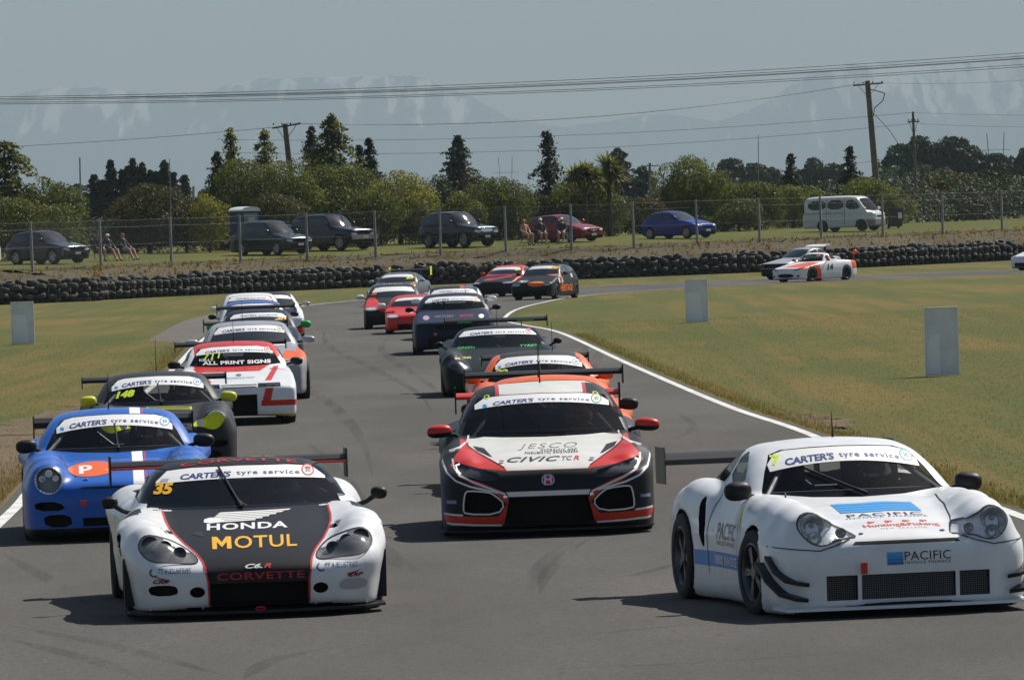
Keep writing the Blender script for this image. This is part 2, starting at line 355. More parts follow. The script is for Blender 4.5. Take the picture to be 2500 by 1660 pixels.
# ---------------------------------------------------------------- marker boards
BFACE = mat('board_face', (.76, .77, .79), .6, noise=.12, nscale=3); BEDGE = mat('board_edge', (.85, .85, .84), .55); BPATCH = mat('board_patch', (.86, .865, .87), .6)
def board(u0, u1, vb, label, patch, rz):
    p = ground((u0 + u1) / 2, vb); k = F / p.y; w = (u1 - u0) / k; h = 1.19
    b = thing('marker_board', label, 'marker board', p, rz, 'marker boards beside the track')
    m = MB(); m.box((0, .03, h / 2), (w - .03, .05, h - .02)); m.build('panel', BFACE, b)
    for sx in (-1, 1): e = MB(); e.box((sx * (w / 2 - .008), .02, h / 2), (.022, .10, h)); e.build('side_edge', BEDGE, b)
    e = MB(); e.box((0, .02, h + .004), (w, .10, .02)); e.build('top_edge', BEDGE, b)
    q = MB(); q.add([(a * w / 2, .0015, c * h) for a, c in patch], [tuple(range(len(patch)))]); q.build('backlit_patch', BPATCH, b, fix=False)  # paler colour paints the light showing through the shaded board
    return b
board(2260, 2343, 918, 'largest grey marker board on the infield grass, nearest the white car', [(-.9, .03), (-.1, .03), (-.1, .62), (-.55, .6), (-.9, .45)], R(-2))
board(1675, 1730, 787, 'smaller grey marker board on the infield below the orange and white car', [(-.9, .03), (.45, .03), (.35, .68), (-.9, .72)], R(-2))
board(29, 85, 841, 'grey marker board on the grass outside the bend, at the left edge', [(-.9, .03), (.5, .03), (.35, .68), (-.9, .72)], R(3))
# ---------------------------------------------------------------- grass blades on the near verges
def blades(name, n, xr, yr, hmax, m, cond):
    x = rng.uniform(*xr, n); y = yr[0] + (yr[1] - yr[0]) * rng.uniform(0, 1, n) ** 1.6
    ok = cond(x, y); x, y = x[ok], y[ok]; n = len(x); a = rng.uniform(0, 6.28, n); h = hmax * rng.uniform(.35, 1, n); wd = .003 + .004 * rng.uniform(0, 1, n)
    lx, ly = rng.normal(0, .35, n) * h, rng.normal(0, .35, n) * h
    V = np.stack([np.stack([x - np.cos(a) * wd, y - np.sin(a) * wd, 0 * x], 1), np.stack([x + np.cos(a) * wd, y + np.sin(a) * wd, 0 * x], 1), np.stack([x + lx, y + ly, h], 1)], 1).reshape(-1, 3)
    o = link(name, quadmesh(name, V, np.arange(3 * n).reshape(-1, 3)), None, m); tag(o, kind='stuff'); return o
rx = lambda y: np.interp(y, RIGHT[:200, 1], RIGHT[:200, 0]); lx_ = lambda y: np.interp(y, LEFT[:130, 1], LEFT[:130, 0])
def blademat(name, col):
    m, n, l, b = newmat(name); n.remove(b); d = n.new('ShaderNodeBsdfDiffuse'); t = n.new('ShaderNodeBsdfTranslucent'); x = n.new('ShaderNodeMixShader')
    d.inputs[0].default_value = t.inputs[0].default_value = tuple(col) + (1,); x.inputs[0].default_value = .5; l.new(d.outputs[0], x.inputs[1]); l.new(t.outputs[0], x.inputs[2]); l.new(x.outputs[0], n['Material Output'].inputs[0]); return m
BL = blademat('grass_blade_dry', (.21, .15, .045)); BG = blademat('grass_blade_green', (.105, .125, .022))
infield = lambda x, y: (x > rx(y) + .12 + .3 * rng.uniform(0, 1, len(x)) ** 3) & (x < y * .082 + 1)
outfield = lambda x, y: (x < lx_(y) - .12 - .5 * rng.uniform(0, 1, len(x)) ** 2) & (x > -y * .082 - 1)
blades('grass_dry', 60000, (0, 17), (58, 190), .035, BL, infield); blades('grass_green', 42000, (0, 17), (58, 190), .03, BG, infield)
blades('grass_dry', 30000, (-17, -5), (66, 190), .035, BL, outfield); blades('grass_green', 22000, (-17, -5), (66, 190), .03, BG, outfield)

near_r = lambda x, y: (x > rx(y) + .05) & (x < rx(y) + .05 + .5 * rng.uniform(0, 1, len(x)) ** 2); near_l = lambda x, y: (x < lx_(y) - .05) & (x > lx_(y) - .05 - .6 * rng.uniform(0, 1, len(x)) ** 2)
blades('verge_grass', 220000, (0, 6), (58, 170), .085, BL, near_r); blades('verge_grass', 160000, (-9, -5), (66, 170), .085, BL, near_l); blades('verge_grass', 120000, (0, 6), (58, 170), .075, BG, near_r)
# dry tufts on the earth bank
n = 9000; s_ = rng.uniform(0, 1, n); of = rng.uniform(.9, 4.6, n); x0 = np.interp(s_, np.linspace(0, 1, len(WN)), WN[:, 0]); ok = np.abs(x0) < 34; x0, of = x0[ok], of[ok]; n = len(x0)
y0 = np.interp(x0, WN[:, 0], WN[:, 1]) + of; z0 = np.interp(of, *zip(*prof)) + np.where(of > 2, tilt(x0), 0) - .03; a = rng.uniform(0, 6.28, n); hh = rng.uniform(.06, .22, n); wd = rng.uniform(.03, .09, n)
V = np.stack([np.stack([x0 - np.cos(a) * wd, y0 - np.sin(a) * wd, z0], 1), np.stack([x0 + np.cos(a) * wd, y0 + np.sin(a) * wd, z0], 1), np.stack([x0 + rng.normal(0, .06, n), y0 + rng.normal(0, .06, n), z0 + hh], 1)], 1).reshape(-1, 3)
tag(link('bank_grass', quadmesh('bank_grass', V, np.arange(3 * n).reshape(-1, 3)), None, BL), kind='stuff')
# ================================================================ behind the fence: trees, poles, mountains
def on_line(xd, off):
    c = OFFC.setdefault(off, offcurve(WALL, off)); dr = ray(xd * DS, 600); ang = dr.x / dr.y; a = c[:, 0] / c[:, 1]
    return float(np.interp(ang, a, c[:, 0])), float(np.interp(ang, a, c[:, 1]))
OFFC = {}
GZ = 2.0
def leafmat(name, col, tr=.3):
    m, n, l, b = newmat(name); b.inputs['Base Color'].default_value = tuple(col) + (1,); b.inputs['Roughness'].default_value = .6; b.inputs['Specular IOR Level'].default_value = .25
    t = n.new('ShaderNodeBsdfTranslucent'); t.inputs[0].default_value = (col[0] * 1.4, col[1] * 1.5, col[2] * .8, 1); ms = n.new('ShaderNodeMixShader'); ms.inputs[0].default_value = tr
    oi = n.new('ShaderNodeTexCoord'); nz = n.new('ShaderNodeTexNoise'); nz.inputs['Scale'].default_value = 1.3; nz.inputs['Detail'].default_value = 4; mr = n.new('ShaderNodeMapRange'); mr.inputs[1].default_value = .35; mr.inputs[2].default_value = .65; mr.inputs[3].default_value = .55; mr.inputs[4].default_value = 1.45
    mx = n.new('ShaderNodeMix'); mx.data_type = 'RGBA'; mx.blend_type = 'MULTIPLY'; mx.inputs[0].default_value = 1; mx.inputs[6].default_value = tuple(col) + (1,)
    l.new(oi.outputs['Object'], nz.inputs['Vector']); l.new(nz.outputs[0], mr.inputs[0]); l.new(mr.outputs[0], mx.inputs[7]); l.new(mx.outputs[2], b.inputs['Base Color'])
    l.new(b.outputs[0], ms.inputs[1]); l.new(t.outputs[0], ms.inputs[2]); l.new(ms.outputs[0], n['Material Output'].inputs[0]); return m
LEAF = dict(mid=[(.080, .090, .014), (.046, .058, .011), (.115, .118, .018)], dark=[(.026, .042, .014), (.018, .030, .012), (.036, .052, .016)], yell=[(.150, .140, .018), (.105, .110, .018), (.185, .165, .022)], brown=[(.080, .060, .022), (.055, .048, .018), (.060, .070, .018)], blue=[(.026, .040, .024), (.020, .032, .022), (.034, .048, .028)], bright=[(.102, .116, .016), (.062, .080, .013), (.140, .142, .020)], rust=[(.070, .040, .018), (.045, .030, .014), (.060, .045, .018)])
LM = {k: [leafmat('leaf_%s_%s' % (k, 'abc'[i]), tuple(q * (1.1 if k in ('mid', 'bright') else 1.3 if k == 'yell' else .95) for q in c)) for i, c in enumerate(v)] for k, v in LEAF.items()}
BARK = mat('bark', (.075, .055, .040), .95, noise=.4, nscale=3, bump=.6)
def leaves(P, N, size, aspect=.55, drift=.8):
    "one small four-cornered leaf at every point, facing roughly along N"
    n = len(P); N = N + rng.normal(0, drift, (n, 3)); N /= np.linalg.norm(N, axis=1)[:, None] + 1e-9
    A = np.cross(N, rng.normal(0, 1, (n, 3))); A /= np.linalg.norm(A, axis=1)[:, None] + 1e-9; B = np.cross(N, A); s = (size * rng.uniform(.6, 1.3, n))[:, None]
    V = np.stack([P - A * s * .5, P + B * s * aspect * .5 + N * s * .1, P + A * s * .5, P - B * s * aspect * .5 + N * s * .1], 1).reshape(-1, 3)
    return V, np.arange(4 * n).reshape(-1, 4)
def crown_obj(P, N, size, pal, root, name='crown', **k):
    V, Q = leaves(P, N, size, **k); q = np.floor(P / .7).astype(int); hsh = (q[:, 0] * 73856093 ^ q[:, 1] * 19349663 ^ q[:, 2] * 83492791) % 100
    mi = np.where(hsh < 50, 0, np.where(hsh < 78, 1, 2)); mi = np.where(rng.uniform(0, 1, len(P)) < .2, rng.integers(0, 3, len(P)), mi)
    return link(name, quadmesh(name, V, Q, False, mi), root, LM[pal])
def blob_points(blobs, dens, fill=.25):
    PP, NN = [], []
    for (x, y, z, a, b, c) in blobs:
        n = int(dens * 4 * math.pi * ((a * b + b * c + a * c) / 3)); d = rng.normal(0, 1, (n, 3)); d /= np.linalg.norm(d, axis=1)[:, None]
        lump = 1 + .13 * np.sin(d[:, 0] * 5 + x) * np.sin(d[:, 2] * 6 + y) + .10 * np.sin(d[:, 1] * 11 + d[:, 2] * 9 + z); r = lump * (1 - fill * rng.uniform(0, 1, n) ** 2)
        P = d * r[:, None] * np.array((a, b, c)) + np.array((x, y, z)); keep = P[:, 2] > .02; PP.append(P[keep]); NN.append(d[keep])
    return np.vstack(PP), np.vstack(NN)
def trunk_obj(root, h, r, limbs=(), lean=0.0):
    t = MB(); t.tube([(0, 0, -.2), (lean * .3, 0, h * .4), (lean, 0, h)], [r, r * .8, r * .35], 7)
    for (x, y, z0, z1) in limbs: t.tube([(lean * .4, 0, z0), (x * .5, y * .5, (z0 + z1) / 2 + .1), (x, y, z1)], [r * .5, r * .35, r * .15], 5)
    t.build('trunk', BARK, root, smooth=True)
TREEG = 'trees and shrubs behind the fence'
def bush(label, xd, topd, hwd, off, pal, dens=105, size=.135, lobes=9, D=None, cat='shrub', name='shrub', low=0.0):
    X, Y = on_line(xd, off) if D is None else (ray(xd * DS, 600).x / ray(xd * DS, 600).y * D, D)
    topd -= 5; H = at(xd * DS, topd * DS, Y).z - GZ; W = hwd * DS / (F / Y) * 1.34; root = thing(name, label, cat, (X, Y, GZ), 0, TREEG); bl = []
    bl.append((0, 0, H * .50, W * .72, W * .6, H * .47))
    for i in range(lobes):
        a = 6.283 * i / lobes + random.uniform(-.3, .3); rr = random.uniform(.45, .72); zz = random.uniform(.22, .72) * H; s = random.uniform(.30, .46)
        bl.append((math.cos(a) * W * rr, math.sin(a) * W * rr * .8, max(zz, s * min(W, H) * .7), W * s, W * s, min(W * s * 1.1, H * .30)))
    bl.append((random.uniform(-.2, .2) * W, 0, H * .78, W * .42, W * .4, H * .23))
    P, N = blob_points(bl, dens); ok = P[:, 2] < H * 1.02; crown_obj(P[ok], N[ok], size, pal, root)
    trunk_obj(root, H * .7, max(.06, W * .06), [(b[0] * .8, b[1] * .8, H * .15, b[2]) for b in bl[1:5]]); return root
def conifer(label, xd, topd, hwd, off, pal, droop=.25, D=None, size=.24, levels=None, layered=False, base=.08, shape=.85, baseo=None, name='conifer_tree'):
    X, Y = on_line(xd, off) if D is None else (ray(xd * DS, 600).x / ray(xd * DS, 600).y * D, D)
    H = at(xd * DS, topd * DS, Y).z - GZ; W = hwd * DS / (F / Y) * 1.7; root = thing(name, label, 'tree', (X, Y, GZ), 0, TREEG); PP, NN = [], []
    nl = levels or int(max(18, H * (3.0 if layered else 6.0)))
    for i in range(nl):
        t = base + (1 - base) * (i + random.uniform(0, .6)) / nl; z = H * t; rad = W * (1 - t) ** shape * random.choice((.55, .8, 1.0, 1.25)) * random.uniform(.85, 1.1) + .05
        if layered: rad *= (1.15 if i % 2 else .75)
        for j in range(random.randint(8, 12)):
            a = random.uniform(0, 6.283); L = rad * random.uniform(.65, 1.08); n = max(6, int(L * (20 if size < .3 else 11))); s = rng.uniform(.12, 1, n) ** .8
            px, py = math.cos(a) * L * s, math.sin(a) * L * s; pz = z - droop * L * s ** 2 + .10 * L * s; w = .10 + .14 * L * (1 - s)
            P = np.stack([px + rng.normal(0, 1, n) * w * .7, py + rng.normal(0, 1, n) * w * .7, pz + rng.normal(0, .06, n)], 1); PP.append(P); NN.append(np.tile((math.cos(a) * .4, math.sin(a) * .4, .9), (n, 1)))
    n = 26; PP.append(np.stack([rng.normal(0, .06, n), rng.normal(0, .06, n), H * (1 - .12 * rng.uniform(0, 1, n))], 1)); NN.append(np.tile((0, 0, 1.0), (n, 1)))
    P, N = np.vstack(PP), np.vstack(NN); ok = P[:, 2] > .1; crown_obj(P[ok], N[ok], size, pal, root, drift=.6); trunk_obj(root, H * .97, max(.07, H * .018)); return root
def cabbage(label, xd, topd, off, heads, r):
    X, Y = on_line(xd, off); H = at(xd * DS, topd * DS, Y).z - GZ; root = thing('cabbage_tree', label, 'tree', (X, Y, GZ), 0, TREEG); cr = MB(); tr = MB(); V = []; Q = []
    tr.tube([(0, 0, -.2), (.03, 0, H * .45), (0, 0, H * .62)], [.16, .12, .10], 7)
    for (dx, dz) in heads:
        c = np.array((dx, random.uniform(-.3, .3), H - r * .9 + dz)); tr.tube([(0, 0, H * .55), (dx * .6, c[1] * .5, (H * .6 + c[2]) / 2), tuple(c)], [.09, .07, .05], 6); n = 150
        d = rng.normal(0, 1, (n, 3)); d[:, 2] = np.abs(d[:, 2]) * .9 - .35; d /= np.linalg.norm(d, axis=1)[:, None]; L = r * rng.uniform(.8, 1.15, n)[:, None]; sd = np.cross(d, (0, 0, 1.0)); sd /= np.linalg.norm(sd, axis=1)[:, None] + 1e-9
        tip = c + d * L - np.array((0, 0, 1)) * (L * .12); m = c + d * L * .5 + np.array((0, 0, .03)); b = len(V) * 0
        V.append(np.stack([c + d * .05, m - sd * .075, tip, m + sd * .075], 1).reshape(-1, 3))
    V = np.vstack(V); link('crown', quadmesh('crown', V, np.arange(len(V)).reshape(-1, 4), False, rng.integers(0, 3, len(V) // 4)), root, LM['cab']); tr.build('trunk', BARK, root, smooth=True); return root
LM['cab'] = [leafmat('leaf_cab_%s' % q, c) for q, c in zip('abc', [(.16, .165, .055), (.24, .23, .09), (.09, .10, .035)])]

conifer('broad layered dark green conifer at the left edge', 18, 326, 98, 26, 'mid', .35, layered=True, size=.26, base=.28, shape=.45)
bush('dark green spreading tree beside the left-edge conifer', 112, 424, 78, 24, 'mid', cat='tree', name='broadleaf_tree')
bush('low green shrub behind the dark car at the far left', 40, 462, 120, 20, 'mid', lobes=9)
for i_, (x, t, w) in enumerate(sorted(((262, 365, 17), (287, 388, 15), (313, 362, 17), (334, 372, 15), (352, 388, 15), (385, 366, 18), (405, 392, 14), (430, 400, 17), (300, 380, 16), (365, 392, 16), (222, 398, 18), (245, 410, 16)))):
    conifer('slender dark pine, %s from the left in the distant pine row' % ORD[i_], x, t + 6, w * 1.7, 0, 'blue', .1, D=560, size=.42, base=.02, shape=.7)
bush('brownish green rounded shrub left of the tall bare mast', 345, 430, 84, 28, 'brown', lobes=9)
bush('brownish shrub right of the tall bare mast', 430, 470, 50, 24, 'brown'); bush('small bright yellow-green shrub left of the portable toilet', 484, 453, 44, 22, 'yell')
bush('large green tree with two wispy tops left of the wooden power pole', 585, 374, 112, 30, 'mid', cat='tree', name='broadleaf_tree', lobes=10); bush('low brownish shrub behind the portable toilet', 640, 450, 70, 24, 'brown')
conifer('wispy drooping conifer left of the wooden power pole', 540, 296, 40, 32, 'bright', .6, size=.20, layered=True, base=.45, shape=.6); conifer('green drooping conifer top just left of the power pole', 618, 298, 34, 32, 'bright', .6, size=.20, layered=True, base=.45, shape=.5)
conifer('dark conifer behind the large green tree', 507, 352, 44, 48, 'blue', .2)
conifer('dark pointed conifer right of the power pole', 727, 292, 50, 52, 'blue', .2); conifer('thin dark conifer spire right of the tall green conifer', 859, 318, 36, 52, 'blue', .2); conifer('short thin dark conifer between two taller ones', 836, 335, 30, 54, 'blue', .2)
conifer('tallest green conifer with a thin spire right of the power pole', 775, 262, 92, 34, 'mid', .45, layered=False, base=.15, shape=.7, size=.22)
bush('green bushy tree below the tallest conifer', 770, 386, 104, 30, 'mid', cat='tree', name='broadleaf_tree', lobes=9); bush('green shrub right behind the dark pickup', 855, 442, 66, 22, 'mid'); bush('green shrub behind the power pole foot', 700, 415, 50, 28, 'bright')
bush('bright yellow-green shrub in the middle of the hedge', 925, 400, 74, 26, 'yell', lobes=9); bush('green shrub left of the yellow-green one', 880, 436, 40, 28, 'mid')
bush('dark green shrub behind the dark off-roader', 1020, 410, 52, 28, 'dark'); bush('low olive shrub right behind the dark off-roader roof', 985, 470, 50, 22, 'mid')
conifer('broad dark conifer standing alone above the hedge', 1063, 315, 50, 0, 'blue', .15, D=520, size=.36, base=.12, shape=.62); bush('rust brown shrub below the lone dark conifer', 1095, 395, 42, 34, 'rust')
bush('round green shrub right of the rust brown one', 1150, 415, 76, 24, 'mid', lobes=9); bush('green shrub below the rust brown one', 1070, 448, 52, 22, 'mid')
conifer('dark drooping conifer left of the cabbage trees', 1271, 300, 44, 30, 'dark', .7, layered=True, size=.24, base=.30, shape=.55)
bush('green shrub under the cabbage trees behind the red car', 1360, 408, 84, 24, 'mid', lobes=9); bush('dark shrub under the drooping conifer', 1265, 455, 60, 26, 'dark')
cabbage('cabbage tree with a big round spiky head', 1408, 344, 22, [(0, 0), (.35, -.5), (-.4, -.75)], 1.15); cabbage('smaller cabbage tree left of the big one', 1352, 364, 22, [(0, 0), (-.5, -.25), (.45, -.3)], .95)
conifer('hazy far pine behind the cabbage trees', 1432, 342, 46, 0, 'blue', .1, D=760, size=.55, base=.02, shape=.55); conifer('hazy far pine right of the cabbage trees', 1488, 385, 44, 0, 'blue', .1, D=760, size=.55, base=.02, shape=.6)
bush('brownish shrub between red and blue cars', 1480, 462, 66, 26, 'brown'); bush('large round green tree behind the blue car', 1605, 364, 74, 26, 'bright', cat='tree', name='broadleaf_tree', lobes=9); bush('green shrub right of the large round tree', 1668, 406, 46, 26, 'bright'); bush('dark low shrub left of the large round tree', 1548, 450, 44, 28, 'rust')
bush('green hedge shrub left of the white van', 1745, 424, 58, 24, 'mid', lobes=8); bush('low green hedge shrub behind the white van', 1830, 432, 58, 26, 'bright', lobes=8); bush('grey-green low shrub beside the blue car bonnet', 1705, 462, 48, 22, 'mid')
conifer('small spruce above the hedge left of the big power pole', 1830, 354, 34, 60, 'blue', .2, base=.1); conifer('spruce just left of the big power pole', 1966, 338, 40, 70, 'blue', .2, base=.1)
bush('bright green shrub behind the white van roof', 2020, 416, 66, 28, 'bright', lobes=8); bush('green shrub behind the van windows', 1920, 450, 62, 26, 'mid')
for i_, (x, t, w) in enumerate(sorted(((1690, 374, 46), (1745, 384, 40), (1885, 373, 34), (1780, 395, 40), (1930, 385, 40), (1850, 400, 44)))): bush('hazy far tree, %s from the left before the thick power pole' % ORD[i_], x, t, w, 0, 'blue', 22, .8, D=1000, cat='tree', name='broadleaf_tree')
for i_, (x, t, w) in enumerate(((2085, 340, 52), (2140, 322, 52), (2200, 325, 56), (2255, 345, 48), (2320, 362, 60), (2385, 350, 50))): bush('tall hazy dark tree, %s from the left in the far right wood' % ORD[i_], x, t, w, 0, 'blue', 24, .75, D=900, cat='tree', name='broadleaf_tree', lobes=9)
for i_, (x, t, w, p) in enumerate(sorted(((2205, 400, 62, 'brown'), (2290, 398, 60, 'dark'), (2345, 425, 50, 'rust'), (2140, 440, 60, 'brown'), (2240, 455, 70, 'brown')))): bush('dull shrub behind the right end of the fence, %s from the left' % ORD[i_], x, t, w, 50, p, 30, .24)
# far belt of wood that closes the view
V, Q = [], []
P = []; n = 26000; xd = rng.uniform(-120, 2500, n); top = 455 - 18 * np.sin(xd * .013) - 12 * np.sin(xd * .041 + 1) - 8 * np.sin(xd * .11)
top = np.where(xd > 2020, top - 55, top); D_ = rng.uniform(640, 720, n); v = 560 - (560 - top) * rng.uniform(0, 1, n) ** .7
dirs = np.array([tuple(ray(x * DS, y * DS)) for x, y in zip(xd, v)]); Pw = np.stack([dirs[:, 0] / dirs[:, 1] * D_, D_, CAMH + dirs[:, 2] / dirs[:, 1] * D_], 1)
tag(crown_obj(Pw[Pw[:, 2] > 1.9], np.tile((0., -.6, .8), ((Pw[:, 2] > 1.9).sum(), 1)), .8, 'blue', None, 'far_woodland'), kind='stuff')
P2 = []; n = 30000; xd = rng.uniform(-120, 2480, n); offs = rng.uniform(26, 40, n); h_ = 2.3 + .6 * np.sin(xd * .02) + .4 * np.sin(xd * .057)
co = offcurve(WALL, 34); ang = np.array([(lambda r: r.x / r.y)(ray(x * DS, 600)) for x in xd]); X = np.interp(ang, co[:, 0] / co[:, 1], co[:, 0]); Y = np.interp(ang, co[:, 0] / co[:, 1], co[:, 1]) + (offs - 34)
tag(crown_obj(np.stack([X, Y, GZ + h_ * rng.uniform(0, 1, n) ** .6], 1), np.tile((0., -.5, .8), (n, 1)), .22, 'dark', None, 'undergrowth'), kind='stuff')

# ---------------------------------------------------------------- poles, masts, pylons, wires
WOOD = mat('weathered_pole', (.16, .14, .10), .9, noise=.35, nscale=2, bump=.5); STEEL = mat('grey_steel', (.22, .23, .24), .6, .3); WIREM = mat('cable', (.03, .03, .03), .7); INS = mat('insulator', (.20, .18, .16), .3)
def pole(label, x0, y0, x1, y1, D, r0, r1, arms, name='power_pole', m=None, extra=None):
    top = ad(x0, y0, D); k = F / D; lean = (x1 - x0) * DS / k; ft = Vector((ad(x1, y1, D).x, D, GZ)); vis = ad(x1, y1, D).z; sl = (ft.x - top.x) / max(.1, top.z - vis)
    base = Vector((top.x + sl * (top.z - GZ), D, GZ)); root = thing(name, label, 'pole', base, 0, 'poles behind the fence'); H = top.z - GZ; tx = top.x - base.x
    p = MB(); p.tube([(0, 0, -.3), (tx * .5, 0, H * .5), (tx, 0, H)], [r0, (r0 + r1) / 2, r1], 10); p.build('shaft', m or WOOD, root, smooth=True)
    for (z, xl, xr, tilt) in arms:
        a = MB(); zz = H - z; cx = tx * zz / H; a.tube([(cx + xl, -.12, zz - tilt), (cx + xr, -.12, zz + tilt)], .055, 6); ao = a.build('crossarm', m or WOOD, root)
        for q in np.linspace(xl + .08, xr - .08, 4):
            i = MB(); i.lathe([(.0, .0), (.03, .02), (.05, .06), (.035, .09), (.05, .12), (.0, .15)], 8, 'z', (cx + q, -.12, zz + .05)); i.build('insulator', INS, ao)
        b = MB(); b.tube([(cx + xr * .7, -.1, zz), (cx + .05, -.05, zz - .75)], .02, 5); b.tube([(cx + xl * .7, -.1, zz), (cx - .05, -.05, zz - .75)], .02, 5); b.build('brace', STEEL, root)
    return root, H
DA = on_line(660, 36)[1]; DB = on_line(2010, 40)[1]; DC = on_line(2110, 46)[1]
pole('tapered wooden power pole above the left hedge', 657, 286, 673, 430, DA, .21, .15, [(.12, -.72, .86, .10)])
pole('thick wooden power pole with drooping cables right of centre', 2000, 187, 2020, 417, DB, .24, .17, [(.22, -.95, .98, .05)])
pole('slim pole with two small crossarms at right', 2105, 258, 2115, 515, DC, .11, .08, [(.65, -.38, .38, 0), (2.35, -.45, .3, 0)])
pole('short far power pole between the red and blue cars', 1498, 376, 1499, 450, 640, .16, .13, [(.3, -.85, .85, 0)]); pole('far pole with a wide crossarm at the left', 184, 364, 186, 470, 600, .10, .07, [(3.0, -2.0, 2.0, 0)], m=STEEL); pole('short pale far pole left of the yellow-green shrub', 446, 430, 446, 470, 520, .12, .10, [], m=STEEL)
pole('tall thin steel mast on the left part of the fence line', 391, 366, 396, 600, on_line(391, 6)[1], .035, .02, [], 'thin_mast', STEEL); pole('tall thin steel mast left of the white van', 1748, 311, 1749, 440, on_line(1748, 24)[1], .035, .02, [], 'thin_mast', STEEL)
sg = thing('stay_wire', 'straight stay wire slanting to the ground at right', 'wire', ad(2195, 510, DC), 0); m_ = MB(); a_, b_ = ad(2130, 415, DC), ad(2200, 522, DC); m_.tube([a_ - sg.location, b_ - sg.location], .03, 6); m_.build('strand', mat('stay_cover', (.45, .42, .35), .8), sg)
def wire(pts, r, D=None, name='power_line', label=None, root=None):
    P = [ad(x, y, d) for x, y, d in pts]; C = []
    for i in range(len(P) - 1):
        for t in np.linspace(0, 1, 12, endpoint=False): C.append(P[i].lerp(P[i + 1], t))
    C.append(P[-1]); w = MB(); w.tube(C, r, 5); return w.build(name, WIREM, root, fix=False)
def sagged(x0, y0, x1, y1, sag, D0, D1, n=14): return [(x0 + (x1 - x0) * t, y0 + (y1 - y0) * t + sag * 4 * t * (1 - t), D0 + (D1 - D0) * t) for t in np.linspace(0, 1, n)]
pl = thing('power_line', 'bundle of dark power cables crossing the sky above the cars', 'power line', (0, 0, 0))
for yl, yr, sg_ in ((226, 96, 27), (230, 104, 27), (233, 110, 28), (237, 124, 29), (241, 130, 28), (229, 108, 29)): wire(sagged(-200, yl, 2700, yr, sg_, 215, 230), .0095, root=pl, name='cable')
for xd, yd, dd in ((-200, 240, 215), (2700, 130, 230)): 
    p = ad(xd, 100, dd); g = MB(); g.tube([(p.x, p.y, 0), (p.x, p.y, p.z)], [.2, .14], 8); g.build('end_pole', WOOD, pl)
pl = thing('power_line', 'thin cable sagging from the left pole across to the thick right pole', 'power line', (0, 0, 0))
wire(sagged(640, 293, -150, 346, 6, DA, DA), .012, root=pl, name='cable'); wire(sagged(695, 286, 1962, 198, 30, DA, DB), .011, root=pl, name='cable'); wire(sagged(660, 284, 2000, 190, 36, DA, DB), .010, root=pl, name='cable'); wire(sagged(2040, 192, 2600, 160, 12, DB, DB + 20), .010, root=pl, name='cable')
pl = thing('power_line', 'pair of faint lower cables running to the slim right pole', 'power line', (0, 0, 0))
wire(sagged(500, 322, 2105, 260, 22, DC + 30, DC), .011, root=pl, name='cable'); wire(sagged(500, 352, 2105, 285, 26, DC + 30, DC), .011, root=pl, name='cable'); wire(sagged(2105, 260, 2600, 262, 5, DC, DC + 10), .010, root=pl, name='cable'); wire(sagged(2105, 285, 2600, 292, 5, DC, DC + 10), .010, root=pl, name='cable'); wire(sagged(1600, 408, 2105, 358, 8, DC + 30, DC), .010, root=pl, name='cable')
dc = thing('drooping_cable', 'loose cable hanging down the thick power pole to the slim one', 'cable', (0, 0, 0)); wire([(2000, 205, DB - .3), (2040, 215, DB - .3), (2036, 232, DB - .3), (2016, 250, DB - .3), (2014, 268, DB - .3)], .03, root=dc, name='loop'); wire([(2018, 265, DB), (2050, 300, DB + 1), (2082, 348, DC)], .02, root=dc, name='tail')
def pylon(label, xd, topd, D, hw):
    top = ad(xd, topd, D); H = top.z - GZ; w = hw * DS / (F / D); root = thing('pylon', label, 'pylon', (top.x, D, GZ)); g = MB()
    for s_ in (-1, 1):
        for d_ in (-.6, .6): g.tube([(s_ * w * .45, d_, 0), (s_ * w, d_ * .4, H)], .08, 4)
        for i in range(10):
            t0, t1 = i / 10, (i + 1) / 10; g.tube([(s_ * w * (.45 + .55 * t0), -.6 * (1 - t0 * .6), H * t0), (s_ * w * (.45 + .55 * t1), .6 * (1 - t1 * .6), H * t1)], .045, 3)
    for zz in (.62, .78): g.tube([(-w * 1.7, 0, H * zz), (w * 1.7, 0, H * zz)], .08, 4)
    g.build('lattice', mat('pylon_steel', (.30, .31, .31), .7, .2), root, fix=False)
pylon('faint lattice pylon on the skyline right of the lone dark conifer', 1165, 362, 1900, 16); pylon('faint lattice pylon on the skyline near the right edge', 2295, 306, 1500, 20)

